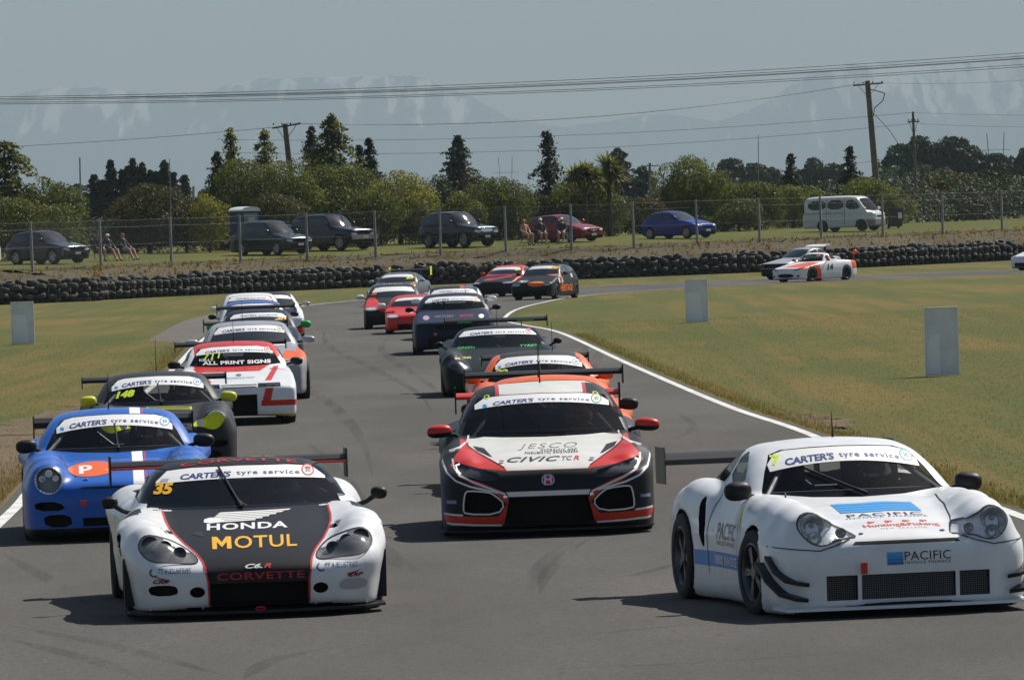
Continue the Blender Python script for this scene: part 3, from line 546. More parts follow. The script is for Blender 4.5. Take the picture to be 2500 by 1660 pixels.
# ---------------------------------------------------------------- mountains
def mountains():
    sil = [(-300, 224), (-100, 224), (0, 222), (60, 208), (140, 197), (230, 199), (300, 205), (340, 214), (420, 216), (490, 207), (530, 190), (600, 178), (700, 176), (760, 171), (820, 174), (930, 170), (985, 178), (1020, 196), (1070, 212), (1120, 240), (1170, 266), (1230, 282), (1300, 290), (1380, 280), (1460, 266), (1540, 258), (1600, 270), (1650, 278), (1700, 262), (1760, 236), (1830, 190), (1880, 158), (1930, 146), (2000, 138), (2060, 142), (2130, 152), (2190, 144), (2280, 128), (2361, 110), (2500, 104), (2700, 130)]
    D0, D1, D2 = 22000.0, 30000.0, 35000.0; xs = np.linspace(-300, 2700, 520); ys = np.interp(xs, *zip(*sil)) + 1.2 * np.sin(xs * .05) + .9 * np.sin(xs * .13 + 1) + .4 * np.sin(xs * .31)
    top = [ad(x, y, D1) for x, y in zip(xs, ys)]; hx = np.array([t.x for t in top]); hz = np.array([t.z for t in top]); ph = rng.uniform(0, 6.28, 12); fr = rng.uniform(.002, .02, 12)
    rows = 56; V = []
    for i in range(rows):
        t = i / (rows - 1)
        if t < .72:
            q = t / .72; Y = D0 + (D1 - D0) * q; s = q ** 1.25; gul = sum(np.abs(np.sin(hx * f * (1 + .1 * math.sin(q * 4 + p)) + p + q * 2.5 * math.sin(p))) * (.011 / f) ** .6 for p, f in zip(ph, fr)); z = hz * s - gul * 56 * math.sin(math.pi * min(1, q)) ** .8 * (1 - q) ** .25
        else: q = (t - .72) / .28; Y = D1 + (D2 - D1) * q; z = hz * (1 - q ** 1.3)
        V += [(x * Y / D1, Y, max(zz, -20) if i not in (0, rows - 1) else -30) for x, zz in zip(hx, z)]
    n = len(xs); Q = np.array([(r * n + i, r * n + i + 1, (r + 1) * n + i + 1, (r + 1) * n + i) for r in range(rows - 1) for i in range(n - 1)])
    m, nd, l, b = newmat('mountain_rock'); b.inputs['Roughness'].default_value = 1; b.inputs['Specular IOR Level'].default_value = 0
    tc = nd.new('ShaderNodeTexCoord'); sx = nd.new('ShaderNodeSeparateXYZ'); l.new(tc.outputs['Object'], sx.inputs[0])
    mp = nd.new('ShaderNodeMapping'); mp.inputs['Scale'].default_value = (.0125, .0010, .0040); mp.inputs['Rotation'].default_value = (0, R(22), 0); nz = nd.new('ShaderNodeTexNoise'); nz.inputs['Scale'].default_value = 1; nz.inputs['Detail'].default_value = 6; nz.inputs['Roughness'].default_value = .55
    l.new(tc.outputs['Object'], mp.inputs[0]); l.new(mp.outputs[0], nz.inputs['Vector'])
    hr = nd.new('ShaderNodeMapRange'); hr.inputs[1].default_value = 290; hr.inputs[2].default_value = 680; hr.inputs[3].default_value = -.12; hr.inputs[4].default_value = .125; l.new(sx.outputs[2], hr.inputs[0])
    ad_ = nd.new('ShaderNodeMath'); ad_.operation = 'ADD'; xr = nd.new('ShaderNodeMapRange'); xr.inputs[1].default_value = -500; xr.inputs[2].default_value = 2200; xr.inputs[3].default_value = -.01; xr.inputs[4].default_value = .07; l.new(sx.outputs[0], xr.inputs[0]); a2 = nd.new('ShaderNodeMath'); a2.operation = 'ADD'; l.new(nz.outputs[0], a2.inputs[0]); l.new(xr.outputs[0], a2.inputs[1]); l.new(a2.outputs[0], ad_.inputs[0]); l.new(hr.outputs[0], ad_.inputs[1]); th = nd.new('ShaderNodeMapRange'); th.inputs[1].default_value = .585; th.inputs[2].default_value = .665; th.inputs[4].default_value = .5; l.new(ad_.outputs[0], th.inputs[0])
    mx = nd.new('ShaderNodeMix'); mx.data_type = 'RGBA'; mx.inputs[6].default_value = (.030, .040, .050, 1); mx.inputs[7].default_value = (.70, .66, .62, 1); l.new(th.outputs[0], mx.inputs[0]); l.new(mx.outputs[2], b.inputs['Base Color'])
    tag(link('mountains', quadmesh('mountains', np.array(V), Q, True), None, m), kind='structure')
mountains()
# ---------------------------------------------------------------- the hazy air
hz = MB(); hz.box((0, 18500, 699), (50000, 38600, 1400)); hm = bpy.data.materials.new('haze_air'); hm.use_nodes = True; nt = hm.node_tree; nt.nodes.remove(nt.nodes['Principled BSDF'])
pv = nt.nodes.new('ShaderNodeVolumePrincipled'); pv.inputs['Color'].default_value = (.475, .585, .665, 1); pv.inputs['Density'].default_value = .000072; pv.inputs['Anisotropy'].default_value = 0.0
nt.links.new(pv.outputs[0], nt.nodes['Material Output'].inputs['Volume']); tag(hz.build('haze', hm), kind='stuff')
# ================================================================ solids from distance fields
def chaikin(P, it=2, closed=True):
    P = np.array(P, float)
    for _ in range(it):
        if closed: N = np.roll(P, -1, 0); P = np.stack([.75 * P + .25 * N, .25 * P + .75 * N], 1).reshape(-1, 2)
        else: A, B = P[:-1], P[1:]; P = np.vstack([P[:1], np.stack([.75 * A + .25 * B, .25 * A + .75 * B], 1).reshape(-1, 2), P[-1:]])
    return P
def polysdf(X, Y, P):
    d = np.full(X.shape, 1e9); ins = np.zeros(X.shape, bool); n = len(P)
    for i in range(n):
        ax, ay = P[i]; bx, by = P[(i + 1) % n]; ex, ey = bx - ax, by - ay
        t = np.clip(((X - ax) * ex + (Y - ay) * ey) / (ex * ex + ey * ey + 1e-12), 0, 1)
        d = np.minimum(d, (X - ax - t * ex) ** 2 + (Y - ay - t * ey) ** 2)
        c = ((ay > Y) != (by > Y)) & (X < (bx - ax) * (Y - ay) / (by - ay + 1e-12) + ax); ins ^= c
    d = np.sqrt(d); return np.where(ins, -d, d)
def smin(a, b, k):
    h = np.clip(.5 + .5 * (b - a) / k, 0, 1); return b + (a - b) * h - k * h * (1 - h)
def smax(a, b, k): return -smin(-a, -b, k)
def shifted(A, dy, dz, h):                                # A sampled at (y - dy, z + dz), linear
    def sh(A, s, ax):
        i = int(math.floor(s)); fr = s - i
        def roll(B, q):
            idx = np.clip(np.arange(B.shape[ax]) + q, 0, B.shape[ax] - 1); return np.take(B, idx, ax)
        return roll(A, i) * (1 - fr) + roll(A, i + 1) * fr
    return sh(sh(A, -dy / h, 0), dz / h, 1)
def nets(f, org, h, it=3):
    s = f < 0; c = np.zeros(tuple(np.array(f.shape) - 1), np.int8)
    for a in (0, 1):
        for b in (0, 1):
            for e in (0, 1): c += s[a:f.shape[0] - 1 + a, b:f.shape[1] - 1 + b, e:f.shape[2] - 1 + e]
    act = np.argwhere((c > 0) & (c < 8)); idx = np.full(c.shape, -1, np.int64); idx[tuple(act.T)] = np.arange(len(act))
    acc = np.zeros((len(act), 3)); cnt = np.zeros(len(act)); I, J, K = act.T
    for ax in range(3):
        for u in (0, 1):
            for v in (0, 1):
                o = [0, 0, 0]; o[(ax + 1) % 3] = u; o[(ax + 2) % 3] = v; o2 = list(o); o2[ax] = 1
                f0 = f[I + o[0], J + o[1], K + o[2]]; f1 = f[I + o2[0], J + o2[1], K + o2[2]]; m = (f0 < 0) != (f1 < 0)
                t = np.where(m, f0 / np.where(m, f0 - f1, 1), 0); p = np.tile(np.array(o, float), (len(act), 1)); p[:, ax] = t
                acc[m] += p[m]; cnt += m
    P = act + acc / cnt[:, None]
    g = np.gradient(f)
    def tri(A, P):
        q = np.clip(P, 0, np.array(A.shape) - 1.001); i = q.astype(int); t = q - i; r = 0
        for a in (0, 1):
            for b in (0, 1):
                for e in (0, 1):
                    r = r + A[i[:, 0] + a, i[:, 1] + b, i[:, 2] + e] * (t[:, 0] if a else 1 - t[:, 0]) * (t[:, 1] if b else 1 - t[:, 1]) * (t[:, 2] if e else 1 - t[:, 2])
        return r
    for _ in range(it):
        v = tri(f, P); G = np.stack([tri(gg, P) for gg in g], 1); n2 = (G * G).sum(1) + 1e-9
        st = -(v / n2)[:, None] * G; ln = np.linalg.norm(st, axis=1); st *= np.minimum(1, .35 / (ln + 1e-9))[:, None]; P = P + st * .8
    Q = []
    for ax in range(3):
        a, b = (ax + 1) % 3, (ax + 2) % 3; sl0 = [slice(None)] * 3; sl1 = [slice(None)] * 3; sl0[ax] = slice(0, -1); sl1[ax] = slice(1, None)
        d = s[tuple(sl0)].astype(np.int8) - s[tuple(sl1)]
        e = np.argwhere(d != 0); e = e[(e[:, a] > 0) & (e[:, b] > 0) & (e[:, a] < f.shape[a] - 1) & (e[:, b] < f.shape[b] - 1)]; sg = d[tuple(e.T)]
        def cell(da, db): q = e.copy(); q[:, a] += da; q[:, b] += db; return idx[tuple(q.T)]
        q = np.stack([cell(-1, -1), cell(0, -1), cell(0, 0), cell(-1, 0)], 1); q[sg < 0] = q[sg < 0][:, ::-1]; Q.append(q)
    Q = np.vstack(Q); Q = Q[(Q >= 0).all(1)]
    return P * h + np.array(org), Q

class Solid:
    "a distance field on a grid; x is mirrored"
    def __init__(s, lo, hi, h):
        s.h = h; s.lo = np.array(lo, float); s.n = (np.ceil((np.array(hi) - s.lo) / h)).astype(int) + 1
        s.ax = [s.lo[i] + h * np.arange(s.n[i]) for i in range(3)]
        s.X, s.Y, s.Z = (s.ax[0][:, None, None], s.ax[1][None, :, None], s.ax[2][None, None, :]); s.AX = np.abs(s.X)
    def side(s, P, crown=0.0, wrap=0.0, rearwrap=0.0, it=2, cp=2.0):
        P = chaikin(P, it) if it else np.array(P); Y, Z = np.meshgrid(s.ax[1], s.ax[2], indexing='ij'); A = polysdf(Y, Z, P)
        mid = (P[:, 0].min() + P[:, 0].max()) / 2
        out = np.empty(tuple(s.n))
        for i, x in enumerate(s.ax[0]):
            q = abs(x) ** cp
            B = shifted(A, wrap * x * x, crown * q, s.h)
            if rearwrap: B = np.where((s.ax[1] > mid)[:, None], shifted(A, -rearwrap * x * x, crown * q, s.h), B)
            out[i] = B
        return out
    def plan(s, half, it=2):                              # half outline [(y, x)] from front to rear
        H = chaikin([(x, y) for y, x in half], it, closed=False); P = np.vstack([[(0, H[0][1])], H, [(0, H[-1][1])], np.stack([-H[::-1, 0], H[::-1, 1]], 1)])
        X, Y = np.meshgrid(s.ax[0], s.ax[1], indexing='ij'); return polysdf(X, Y, P)[:, :, None]
    def cone(s, pts, k=None):                             # chain of round cones (x, y, z, r), mirrored in x
        d = None
        for a, b in zip(pts[:-1], pts[1:]):
            a, b = np.array(a, float), np.array(b, float); e = b[:3] - a[:3]; L = (e * e).sum() + 1e-9
            t = np.clip(((s.AX - a[0]) * e[0] + (s.Y - a[1]) * e[1] + (s.Z - a[2]) * e[2]) / L, 0, 1)
            q = np.sqrt((s.AX - a[0] - t * e[0]) ** 2 + (s.Y - a[1] - t * e[1]) ** 2 + (s.Z - a[2] - t * e[2]) ** 2) - (a[3] + t * (b[3] - a[3]))
            d = q if d is None else smin(d, q, .04)
        return d
    def ball(s, c, r, mirror=True):
        X = s.AX if mirror else s.X; k = np.sqrt(((X - c[0]) / r[0]) ** 2 + ((s.Y - c[1]) / r[1]) ** 2 + ((s.Z - c[2]) / r[2]) ** 2)
        return (k - 1) * min(r)
    def mesh(s, f): return nets(f, s.lo, s.h)

def inpoly(px, py, P):
    ins = np.zeros(len(px), bool); n = len(P)
    for i in range(n):
        ax, ay = P[i]; bx, by = P[(i + 1) % n]
        ins ^= ((ay > py) != (by > py)) & (px < (bx - ax) * (py - ay) / (by - ay + 1e-12) + ax)
    return ins
AXES = {'front': (0, 2, 1), 'top': (0, 1, 2), 'side': (1, 2, 0)}
def rpoly(P, r=2): return [tuple(p) for p in chaikin(P, r)]
def arc(cx, cy, rx, ry=None, n=20, a0=0, a1=360): return [(cx + rx * math.cos(R(a0 + (a1 - a0) * i / (n if a1 - a0 == 360 else n - 1))), cy + (ry or rx) * math.sin(R(a0 + (a1 - a0) * i / (n if a1 - a0 == 360 else n - 1)))) for i in range(n)]
def mir(P): return [(-x, z) for x, z in P][::-1]

class Shell:
    "a body skin that panels, windows and openings are cut out of along exact outlines"
    def __init__(s, V, Q, mi=None):
        s.h = .03; s.mats = []; V = np.asarray(V, float); s.F = [tuple(q) for q in Q.tolist()]; s.m = list(mi) if mi is not None else [0] * len(Q); s.alive = np.ones(len(Q), bool)
        fn = np.cross(V[Q[:, 2]] - V[Q[:, 0]], V[Q[:, 3]] - V[Q[:, 1]]); vn = np.zeros_like(V)
        for k in range(4): np.add.at(vn, Q[:, k], fn)
        s.V = V.tolist(); s.VN = (vn / (np.linalg.norm(vn, axis=1)[:, None] + 1e-12)).tolist()
        s.C = V[Q].mean(1); s.N = fn / (np.linalg.norm(fn, axis=1)[:, None] + 1e-12); s.tree = BVHTree.FromPolygons(s.V, s.F)
    def mi(s, m):
        if m not in s.mats: s.mats.append(m)
        return s.mats.index(m)
    def region(s, P, view, lim=None, nmin=.05, sgn=-1):
        # lim: range along the projection axis; sgn: which way the skin faces along it
        a, b, c = AXES[view]; P = [(float(p[0]), float(p[1])) for p in P]; g = .09; n = len(P)
        xs = [p[0] for p in P]; ys = [p[1] for p in P]
        ok = s.alive & (s.C[:, a] > min(xs) - g) & (s.C[:, a] < max(xs) + g) & (s.C[:, b] > min(ys) - g) & (s.C[:, b] < max(ys) + g) & (s.N[:, c] * sgn > nmin)
        if lim is not None: ok &= (s.C[:, c] > lim[0]) & (s.C[:, c] < lim[1])
        live = np.nonzero(ok)[0]
        if not len(live): return []
        C2 = s.C[live][:, [a, b]]; live = live.tolist(); V = s.V; VN = s.VN
        for i in range(n):
            p, q = P[i], P[(i + 1) % n]; ex, ey = q[0] - p[0], q[1] - p[1]; L = math.hypot(ex, ey)
            if L < 1e-6: continue
            ex /= L; ey /= L; wx, wy = C2[:, 0] - p[0], C2[:, 1] - p[1]; t = wx * ex + wy * ey; dd = np.abs(wx * ey - wy * ex)
            js = np.nonzero((dd < 1.6 * s.h) & (t > -1.6 * s.h) & (t < L + 1.6 * s.h))[0]
            cache = {}; newC = []
            for j in js:
                fi = live[j]; f = s.F[fi]; sd = [-(V[v][a] - p[0]) * ey + (V[v][b] - p[1]) * ex for v in f]
                sd = [0.0 if abs(x) < 3e-4 else x for x in sd]
                if min(sd) >= 0 or max(sd) <= 0: continue
                A, B = [], []; m = len(f)
                for k in range(m):
                    v0, v1 = f[k], f[(k + 1) % m]; d0, d1 = sd[k], sd[(k + 1) % m]
                    if d0 >= 0: A.append(v0)
                    if d0 <= 0: B.append(v0)
                    if d0 * d1 < 0:
                        key = (v0, v1) if v0 < v1 else (v1, v0); w = cache.get(key)
                        if w is None:
                            r = d0 / (d0 - d1); w = len(V); cache[key] = w
                            V.append([V[v0][e] + (V[v1][e] - V[v0][e]) * r for e in range(3)]); VN.append([VN[v0][e] + (VN[v1][e] - VN[v0][e]) * r for e in range(3)])
                        A.append(w); B.append(w)
                if len(A) < 3 or len(B) < 3: continue
                s.F[fi] = tuple(A); cA = [sum(V[v][e] for v in A) / len(A) for e in range(3)]; s.C[fi] = cA; C2[j] = (cA[a], cA[b])
                cB = [sum(V[v][e] for v in B) / len(B) for e in range(3)]; newC.append((cB, fi, tuple(B)))
            if newC:
                base = len(s.F); s.F += [q[2] for q in newC]; s.m += [s.m[q[1]] for q in newC]; ids = [q[1] for q in newC]
                s.C = np.vstack([s.C, [q[0] for q in newC]]); s.N = np.vstack([s.N, s.N[ids]]); s.alive = np.r_[s.alive, np.ones(len(newC), bool)]
                live += range(base, base + len(newC)); C2 = np.vstack([C2, [(q[0][a], q[0][b]) for q in newC]])
        ok = inpoly(C2[:, 0], C2[:, 1], P)
        return [f for f, k in zip(live, ok) if k]
    def whole(s, faces):
        "the largest connected piece of a set of faces"
        par = {}
        def find(a):
            while par.setdefault(a, a) != a: par[a] = par[par[a]]; a = par[a]
            return a
        for f in faces:
            r0 = find(s.F[f][0])
            for v in s.F[f][1:]: par[find(v)] = r0
        g = {}
        for f in faces: g.setdefault(find(s.F[f][0]), []).append(f)
        return max(g.values(), key=len) if g else []
    def paint(s, P, view, m, lim=None, nmin=.05, sgn=-1):
        i = s.mi(m)
        for f in s.region(P, view, lim, nmin, sgn): s.m[f] = i
    def take(s, faces, name, m, parent, off=0.0, depth=None, dirv=None, keep=False, smooth=True):
        "move faces to a part of their own, lifted by off, or sunk by depth along dirv with walls round the hole"
        if not faces: return None
        vm = {}; V = []; Fc = []
        for fi in faces:
            for v in s.F[fi]:
                if v not in vm:
                    vm[v] = len(V); p, nn = s.V[v], s.VN[v]
                    V.append([p[e] + nn[e] * off for e in range(3)] if depth is None else [p[e] + dirv[e] * depth for e in range(3)])
            Fc.append([vm[v] for v in s.F[fi]])
        if depth is not None:
            de = {(f[k], f[(k + 1) % len(f)]) for f in (s.F[i] for i in faces) for k in range(len(f))}; rim = {}
            for (x, y) in de:
                if (y, x) not in de:
                    for v in (x, y):
                        if v not in rim: rim[v] = len(V); V.append(list(s.V[v]))
                    Fc.append([rim[x], rim[y], vm[y], vm[x]])
        me = mesh(name, V, Fc, smooth); o = link(name, me, parent, m)
        if depth is not None and smooth: me.set_sharp_from_angle(angle=R(35))
        if not keep: s.alive[list(faces)] = False
        return o
    def finish(s, name, parent):
        ix = np.nonzero(s.alive)[0].tolist(); used = {}; Fc = []
        for i in ix: Fc.append([used.setdefault(v, len(used)) for v in s.F[i]])
        V = [None] * len(used)
        for v, k in used.items(): V[k] = s.V[v]
        me = mesh(name, V, Fc, True, [s.m[i] for i in ix]); me.set_sharp_from_angle(angle=R(50)); return link(name, me, parent, s.mats)
    def bvh(s): return s.tree

# ---------------------------------------------------------------- lettering and stickers that lie on a skin
FONTC = {}
def glyphs(txt, shear=0.0, bold=0.0, space=1.0):
    k = (txt, shear, bold, space)
    if k not in FONTC:
        cu = bpy.data.curves.new('t', 'FONT'); cu.body = txt; cu.size = 1.0; cu.shear = shear; cu.offset = bold; cu.space_character = space; cu.align_x = 'CENTER'; cu.fill_mode = 'FRONT'; cu.resolution_u = 3
        ob = bpy.data.objects.new('t', cu); COL.objects.link(ob); dg = bpy.context.evaluated_depsgraph_get(); me = bpy.data.meshes.new_from_object(ob.evaluated_get(dg))
        V = np.array([v.co[:2] for v in me.vertices]).reshape(-1, 2); Fc = [tuple(p.vertices) for p in me.polygons]
        bpy.data.objects.remove(ob); bpy.data.curves.remove(cu); bpy.data.meshes.remove(me); FONTC[k] = (V, Fc)
    return FONTC[k]
def lay(name, V2, Fc, view, tree, m, parent, lift=.004, sgn=-1, maxe=.035, start=None, trees=None):
    "drop a flat 2D mesh onto a skin along a view axis"
    a, b, c = AXES[view]; bm = bmesh.new(); vs_ = [bm.verts.new((x, y, 0)) for x, y in V2]
    for f in Fc:
        try: bm.faces.new([vs_[i] for i in f])
        except ValueError: pass
    bm.normal_update(); bmesh.ops.triangulate(bm, faces=bm.faces)
    for _ in range(7):
        es = [e for e in bm.edges if e.calc_length() > maxe]
        if not es: break
        bmesh.ops.subdivide_edges(bm, edges=es, cuts=1); bm.normal_update(); bmesh.ops.triangulate(bm, faces=bm.faces)
    bad = []; d = [0, 0, 0]; d[c] = -sgn
    for v in bm.verts:
        o = [0, 0, 0]; o[a], o[b] = v.co.x, v.co.y; o[c] = sgn * 8 if start is None else start
        best = None
        for t in (trees or [tree]):
            loc, no, i, dist = t.ray_cast(Vector(o), Vector(d))
            if loc is not None and (best is None or dist < best[1]): best = (loc, dist)
        if best is None: bad.append(v); v.co = Vector(o) + Vector(d) * 3
        else: v.co = best[0] - Vector(d) * lift
    if bad: bmesh.ops.delete(bm, geom=bad, context='VERTS')
    # do not bridge a step in the skin
    ext = lambda f, e: max(v.co[e] for v in f.verts) - min(v.co[e] for v in f.verts)
    far = [f for f in bm.faces if ext(f, c) > max(.12, 11 * max(ext(f, a), ext(f, b)))]
    if far: bmesh.ops.delete(bm, geom=far, context='FACES')
    bm.normal_update(); bmesh.ops.reverse_faces(bm, faces=[f for f in bm.faces if f.normal[c] * sgn < 0])
    me = bpy.data.meshes.new(name); bm.to_mesh(me); bm.free(); return link(name, me, parent, m)
def text(name, txt, x, y, w, h, view, tree, m, parent, shear=0.0, bold=0.0, space=1.0, curve=0.0, rot=0.0, flip=False, maxe=.14, **k):
    V, Fc = glyphs(txt, shear, bold, space); V = V.copy()
    if not len(V): return
    mn, mx = V.min(0), V.max(0); V = (V - (mn + mx) / 2) / (mx - mn) * np.array((w, h))
    if rot: c_, s_ = math.cos(R(rot)), math.sin(R(rot)); V = np.stack([V[:, 0] * c_ - V[:, 1] * s_, V[:, 0] * s_ + V[:, 1] * c_], 1)
    if flip: V[:, 0] *= -1
    V = V + np.array((x, y)); V[:, 1] += curve * V[:, 0] ** 2
    return lay(name, V, Fc, view, tree, m, parent, maxe=maxe, **k)
def sticker(name, P, view, tree, m, parent, **k): return lay(name, P, [tuple(range(len(P)))], view, tree, m, parent, **k)

# ---------------------------------------------------------------- shared car materials
RUB = mat('tyre_rubber', (.018, .018, .018), .8, noise=.25, nscale=6); RIMD = mat('rim_dark', (.03, .03, .032), .4, .7); RIMS = mat('rim_silver', (.45, .46, .48), .3, .9)
BLK = mat('black_trim', (.012, .012, .013), .5, spec=.25); CARB = mat('carbon_black', (.014, .014, .015), .45, spec=.25); HOLE = mat('dark_opening', (.006, .006, .006), .9)
GLASS = glassmat('windscreen_glass', (.90, .93, .91), refl=.45); GLASSD = glassmat('tinted_glass', (.42, .45, .45), refl=.45); DARKG = mat('dark_glass', (.012, .014, .016), .06, coat=.6, spec=.6)
WHITE = mat('vinyl_white', (.78, .78, .77), .45); NAVY = mat('vinyl_navy', (.015, .045, .19), .5); BLUE2 = mat('vinyl_cyan', (.03, .30, .62), .5); RED = mat('vinyl_red', (.55, .025, .02), .45)
YEL = mat('vinyl_yellow', (.80, .42, .012), .45); LIME = mat('vinyl_lime', (.62, .78, .02), .5); BLACKV = mat('vinyl_black', (.016, .016, .017), .45); ORNG = mat('vinyl_orange', (.80, .17, .02), .45)
CHROME = mat('chrome', (.75, .75, .76), .12, 1.0); LENS = glassmat('lamp_lens', (.95, .96, .97), .03); LENSG = glassmat('lamp_lens_smoked', (.82, .84, .86), .05); LENSY = glassmat('lamp_lens_yellow', (.95, .98, .22), .05)
LENSGR = glassmat('lamp_lens_green', (.45, .95, .20), .05); BOWL = mat('lamp_bowl', (.82, .83, .84), .3, .15); BOWLD = mat('lamp_bowl_dark', (.10, .10, .11), .3, .6); SEAT = mat('seat_cloth', (.020, .020, .022), .9)
CAGE = mat('cage_paint', (.06, .062, .066), .5); MESHM = mat('radiator_mesh', (.05, .05, .05), .6, .3); GREYV = mat('vinyl_grey', (.16, .16, .17), .5); LIT = mat('lit_lamp', (1, .97, .9), .4, emit=.9)

WHEELC = {}
def wheel_meshes(r, w, rimr, nsp, style):
    k = (r, w, rimr, nsp, style)
    if k in WHEELC: return WHEELC[k]
    t = MB(); t.lathe([(rimr, -w * .48), (rimr + .02, -w * .5), (r - .035, -w * .5), (r - .008, -w * .44), (r, -w * .3), (r, w * .3), (r - .008, w * .44), (r - .035, w * .5), (rimr + .02, w * .5), (rimr, w * .48)], 36, 'x')
    tm_ = t.build('t', RUB, smooth=True); tmesh = tm_.data; bpy.data.objects.remove(tm_)
    b = MB(); b.lathe([(rimr, -w * .48), (rimr + .006, w * .46), (rimr - .012, w * .475), (rimr - .03, w * .40), (rimr - .035, w * .1), (.05, w * .05)], 32, 'x')
    for i in range(nsp):
        a = 6.28318 * i / nsp; rot = Matrix.Rotation(a, 3, 'X')
        for da in ((-.11, .11) if style else (0,)):
            rot2 = Matrix.Rotation(a + da, 3, 'X')
            b.box(rot2 @ Vector((w * .36, 0, rimr * .52)), (.03, .045 if not style else .03, rimr * .92), rot2, (1, .7))
    b.lathe([(.001, w * .43), (.05, w * .43), (.062, w * .37), (.062, w * .2)], 14, 'x')
    bm_ = b.build('r', RIMD, smooth=True); rmesh = bm_.data; bpy.data.objects.remove(bm_)
    WHEELC[k] = (tmesh, rmesh); return WHEELC[k]
def add_wheels(root, sp, far=False):
    for (y, r, w, xo) in sp['wheels']:
        t, rm = wheel_meshes(r, w, r * sp.get('rimf', .70), sp.get('spokes', 5), sp.get('spst', 1))
        if sp.get('rim') is not None: rm = rm.copy(); rm.materials.clear(); rm.materials.append(sp['rim'])
        for sx in (-1, 1):
            st_ = sp.get('steer', 0) if y < sp['L'] / 2 else 0
            wh = link('wheel', t, root, None, (sx * (xo - w / 2), y, r), (R(random.uniform(0, 70)), 0, (0 if sx > 0 else math.pi) + st_))
            link('rim', rm, wh)
def driver(root_loc_mat, label, helmet, suit, x=.36, y=2.25, z=.22):
    s = Solid((-.36, -.62, -.02), (.36, .42, 1.0), .022)
    f = s.cone([(0.0, .16, .10, .16), (0, .22, .30, .15), (0, .20, .52, .16)]); f = smin(f, s.cone([(.17, .19, .54, .075), (.23, .05, .36, .055), (.15, -.28, .42, .045), (.12, -.34, .45, .04)]), .05)
    f = smin(f, s.cone([(.09, .12, .08, .10), (.12, -.35, .20, .08), (.12, -.60, .02, .06)]), .06)
    f = smin(f, s.cone([(0, .19, .58, .07), (0, .17, .66, .065)]), .04); h_ = s.ball((0, .15, .76), (.135, .155, .155), False); f = smin(f, h_, .02)
    for i in range(4): f = smin(f, s.cone([(.10 - .012 * i, -.33, .46 + .018 * i, .014), (.085 - .012 * i, -.385, .475 + .018 * i, .013), (.06 - .006 * i, -.37, .485 + .018 * i, .012)]), .012)
    f = smin(f, s.cone([(.10, -.33, .43, .015), (.07, -.37, .425, .013)]), .012)
    V, Q = s.mesh(f); c = V[Q].mean(1); mi = np.where(c[:, 2] > .63, 1, 0); mi[(c[:, 2] > .70) & (c[:, 2] < .80) & (c[:, 1] < .06)] = 2
    me = quadmesh('person', V, Q, True, mi)
    o = link('person', me, None, [suit, helmet, DARKG]); o.matrix_world = root_loc_mat @ Matrix.Translation((x, y, z)); return tag(o, label, 'person', 'drivers in the race cars')

def arches(s, f, sp, gap=.035):
    for (y, r, w, xo) in sp['wheels']:
        cyl = np.sqrt((s.Y - y) ** 2 + (s.Z - r) ** 2) - (r + gap); f = np.maximum(f, -np.maximum(cyl, (xo - w - .05) - s.AX))
    return f
def archfaces(V, Q, sp, gap=.035, h=.03):
    "true circle edges for the wheel openings; the wells and the floor are dark"
    for (y, r, w, xo) in sp['wheels']:
        d = np.hypot(V[:, 1] - y, V[:, 2] - r); e = (np.abs(d - r - gap) < .45 * h) & (np.abs(V[:, 0]) > xo - w - .02); k = ((r + gap) / np.maximum(d, 1e-6))[e]
        V[e, 1] = y + (V[e, 1] - y) * k; V[e, 2] = r + (V[e, 2] - r) * k
    c = V[Q].mean(1); m = np.zeros(len(Q), int); n = np.cross(V[Q[:, 2]] - V[Q[:, 0]], V[Q[:, 3]] - V[Q[:, 1]]); n /= np.linalg.norm(n, axis=1)[:, None] + 1e-12
    for (y, r, w, xo) in sp['wheels']:
        d = np.hypot(c[:, 1] - y, c[:, 2] - r); t = (n[:, 1] * (y - c[:, 1]) + n[:, 2] * (r - c[:, 2])) / np.maximum(d, 1e-6)
        m[(d < r + gap + .12 * h) & (np.abs(c[:, 0]) > xo - w - .09) & ((t > .5) | (d < r + gap - .2 * h))] = 1
    m[(n[:, 2] < -.88) & (c[:, 2] < .5)] = 1
    return m

def body_field(sp, h):
    L, W, H = sp['L'], sp['W'], sp['H']
    s = Solid((-W / 2 - .07, -.10, .02), (W / 2 + .07, L + .10, H + .07), h)
    low = s.side(sp['low'], sp.get('crown', .10), 0, cp=sp.get('cp', 2.0))
    ins = np.interp(s.ax[2], *zip(*sp['inset']))[None, None, :]
    low = smax(low, s.plan(sp['plan']) + ins, sp.get('kb', .10))
    for ch, k in sp.get('humps', ()): low = smin(low, s.cone(ch), k)
    for c, r, k in sp.get('dents', ()): low = smax(low, -s.ball(c, r), k)
    cab = s.side(sp['cab'], sp.get('rcrown', .10), sp.get('wrap', .30), sp.get('rwrap', .25))
    Xg, Zg = np.meshgrid(s.ax[0], s.ax[2], indexing='ij'); hw = sp['cabw']
    P = [(hw[0][0], hw[0][1])] + [tuple(q) for q in hw[1:]]; P = P + [(-x, z) for x, z in P[::-1]]
    cf = polysdf(Xg, Zg, np.array(P))[:, None, :] + np.interp(s.ax[1], *zip(*sp.get('cabt', [(0, 0), (9, 0)])))[None, :, None]
    cab = smax(cab, cf, sp.get('kc', .07))
    f = smin(low, cab, sp.get('kj', .03))
    for fn in sp.get('extra', ()): f = fn(s, f)
    return s, arches(s, f, sp)
def make_shell(sp, h, paint_m):
    s, f = body_field(sp, h); V, Q = s.mesh(f); sh = Shell(V, Q, archfaces(V, Q, sp, h=h)); sh.h = h; sh.mats = [paint_m, HOLE]; return sh
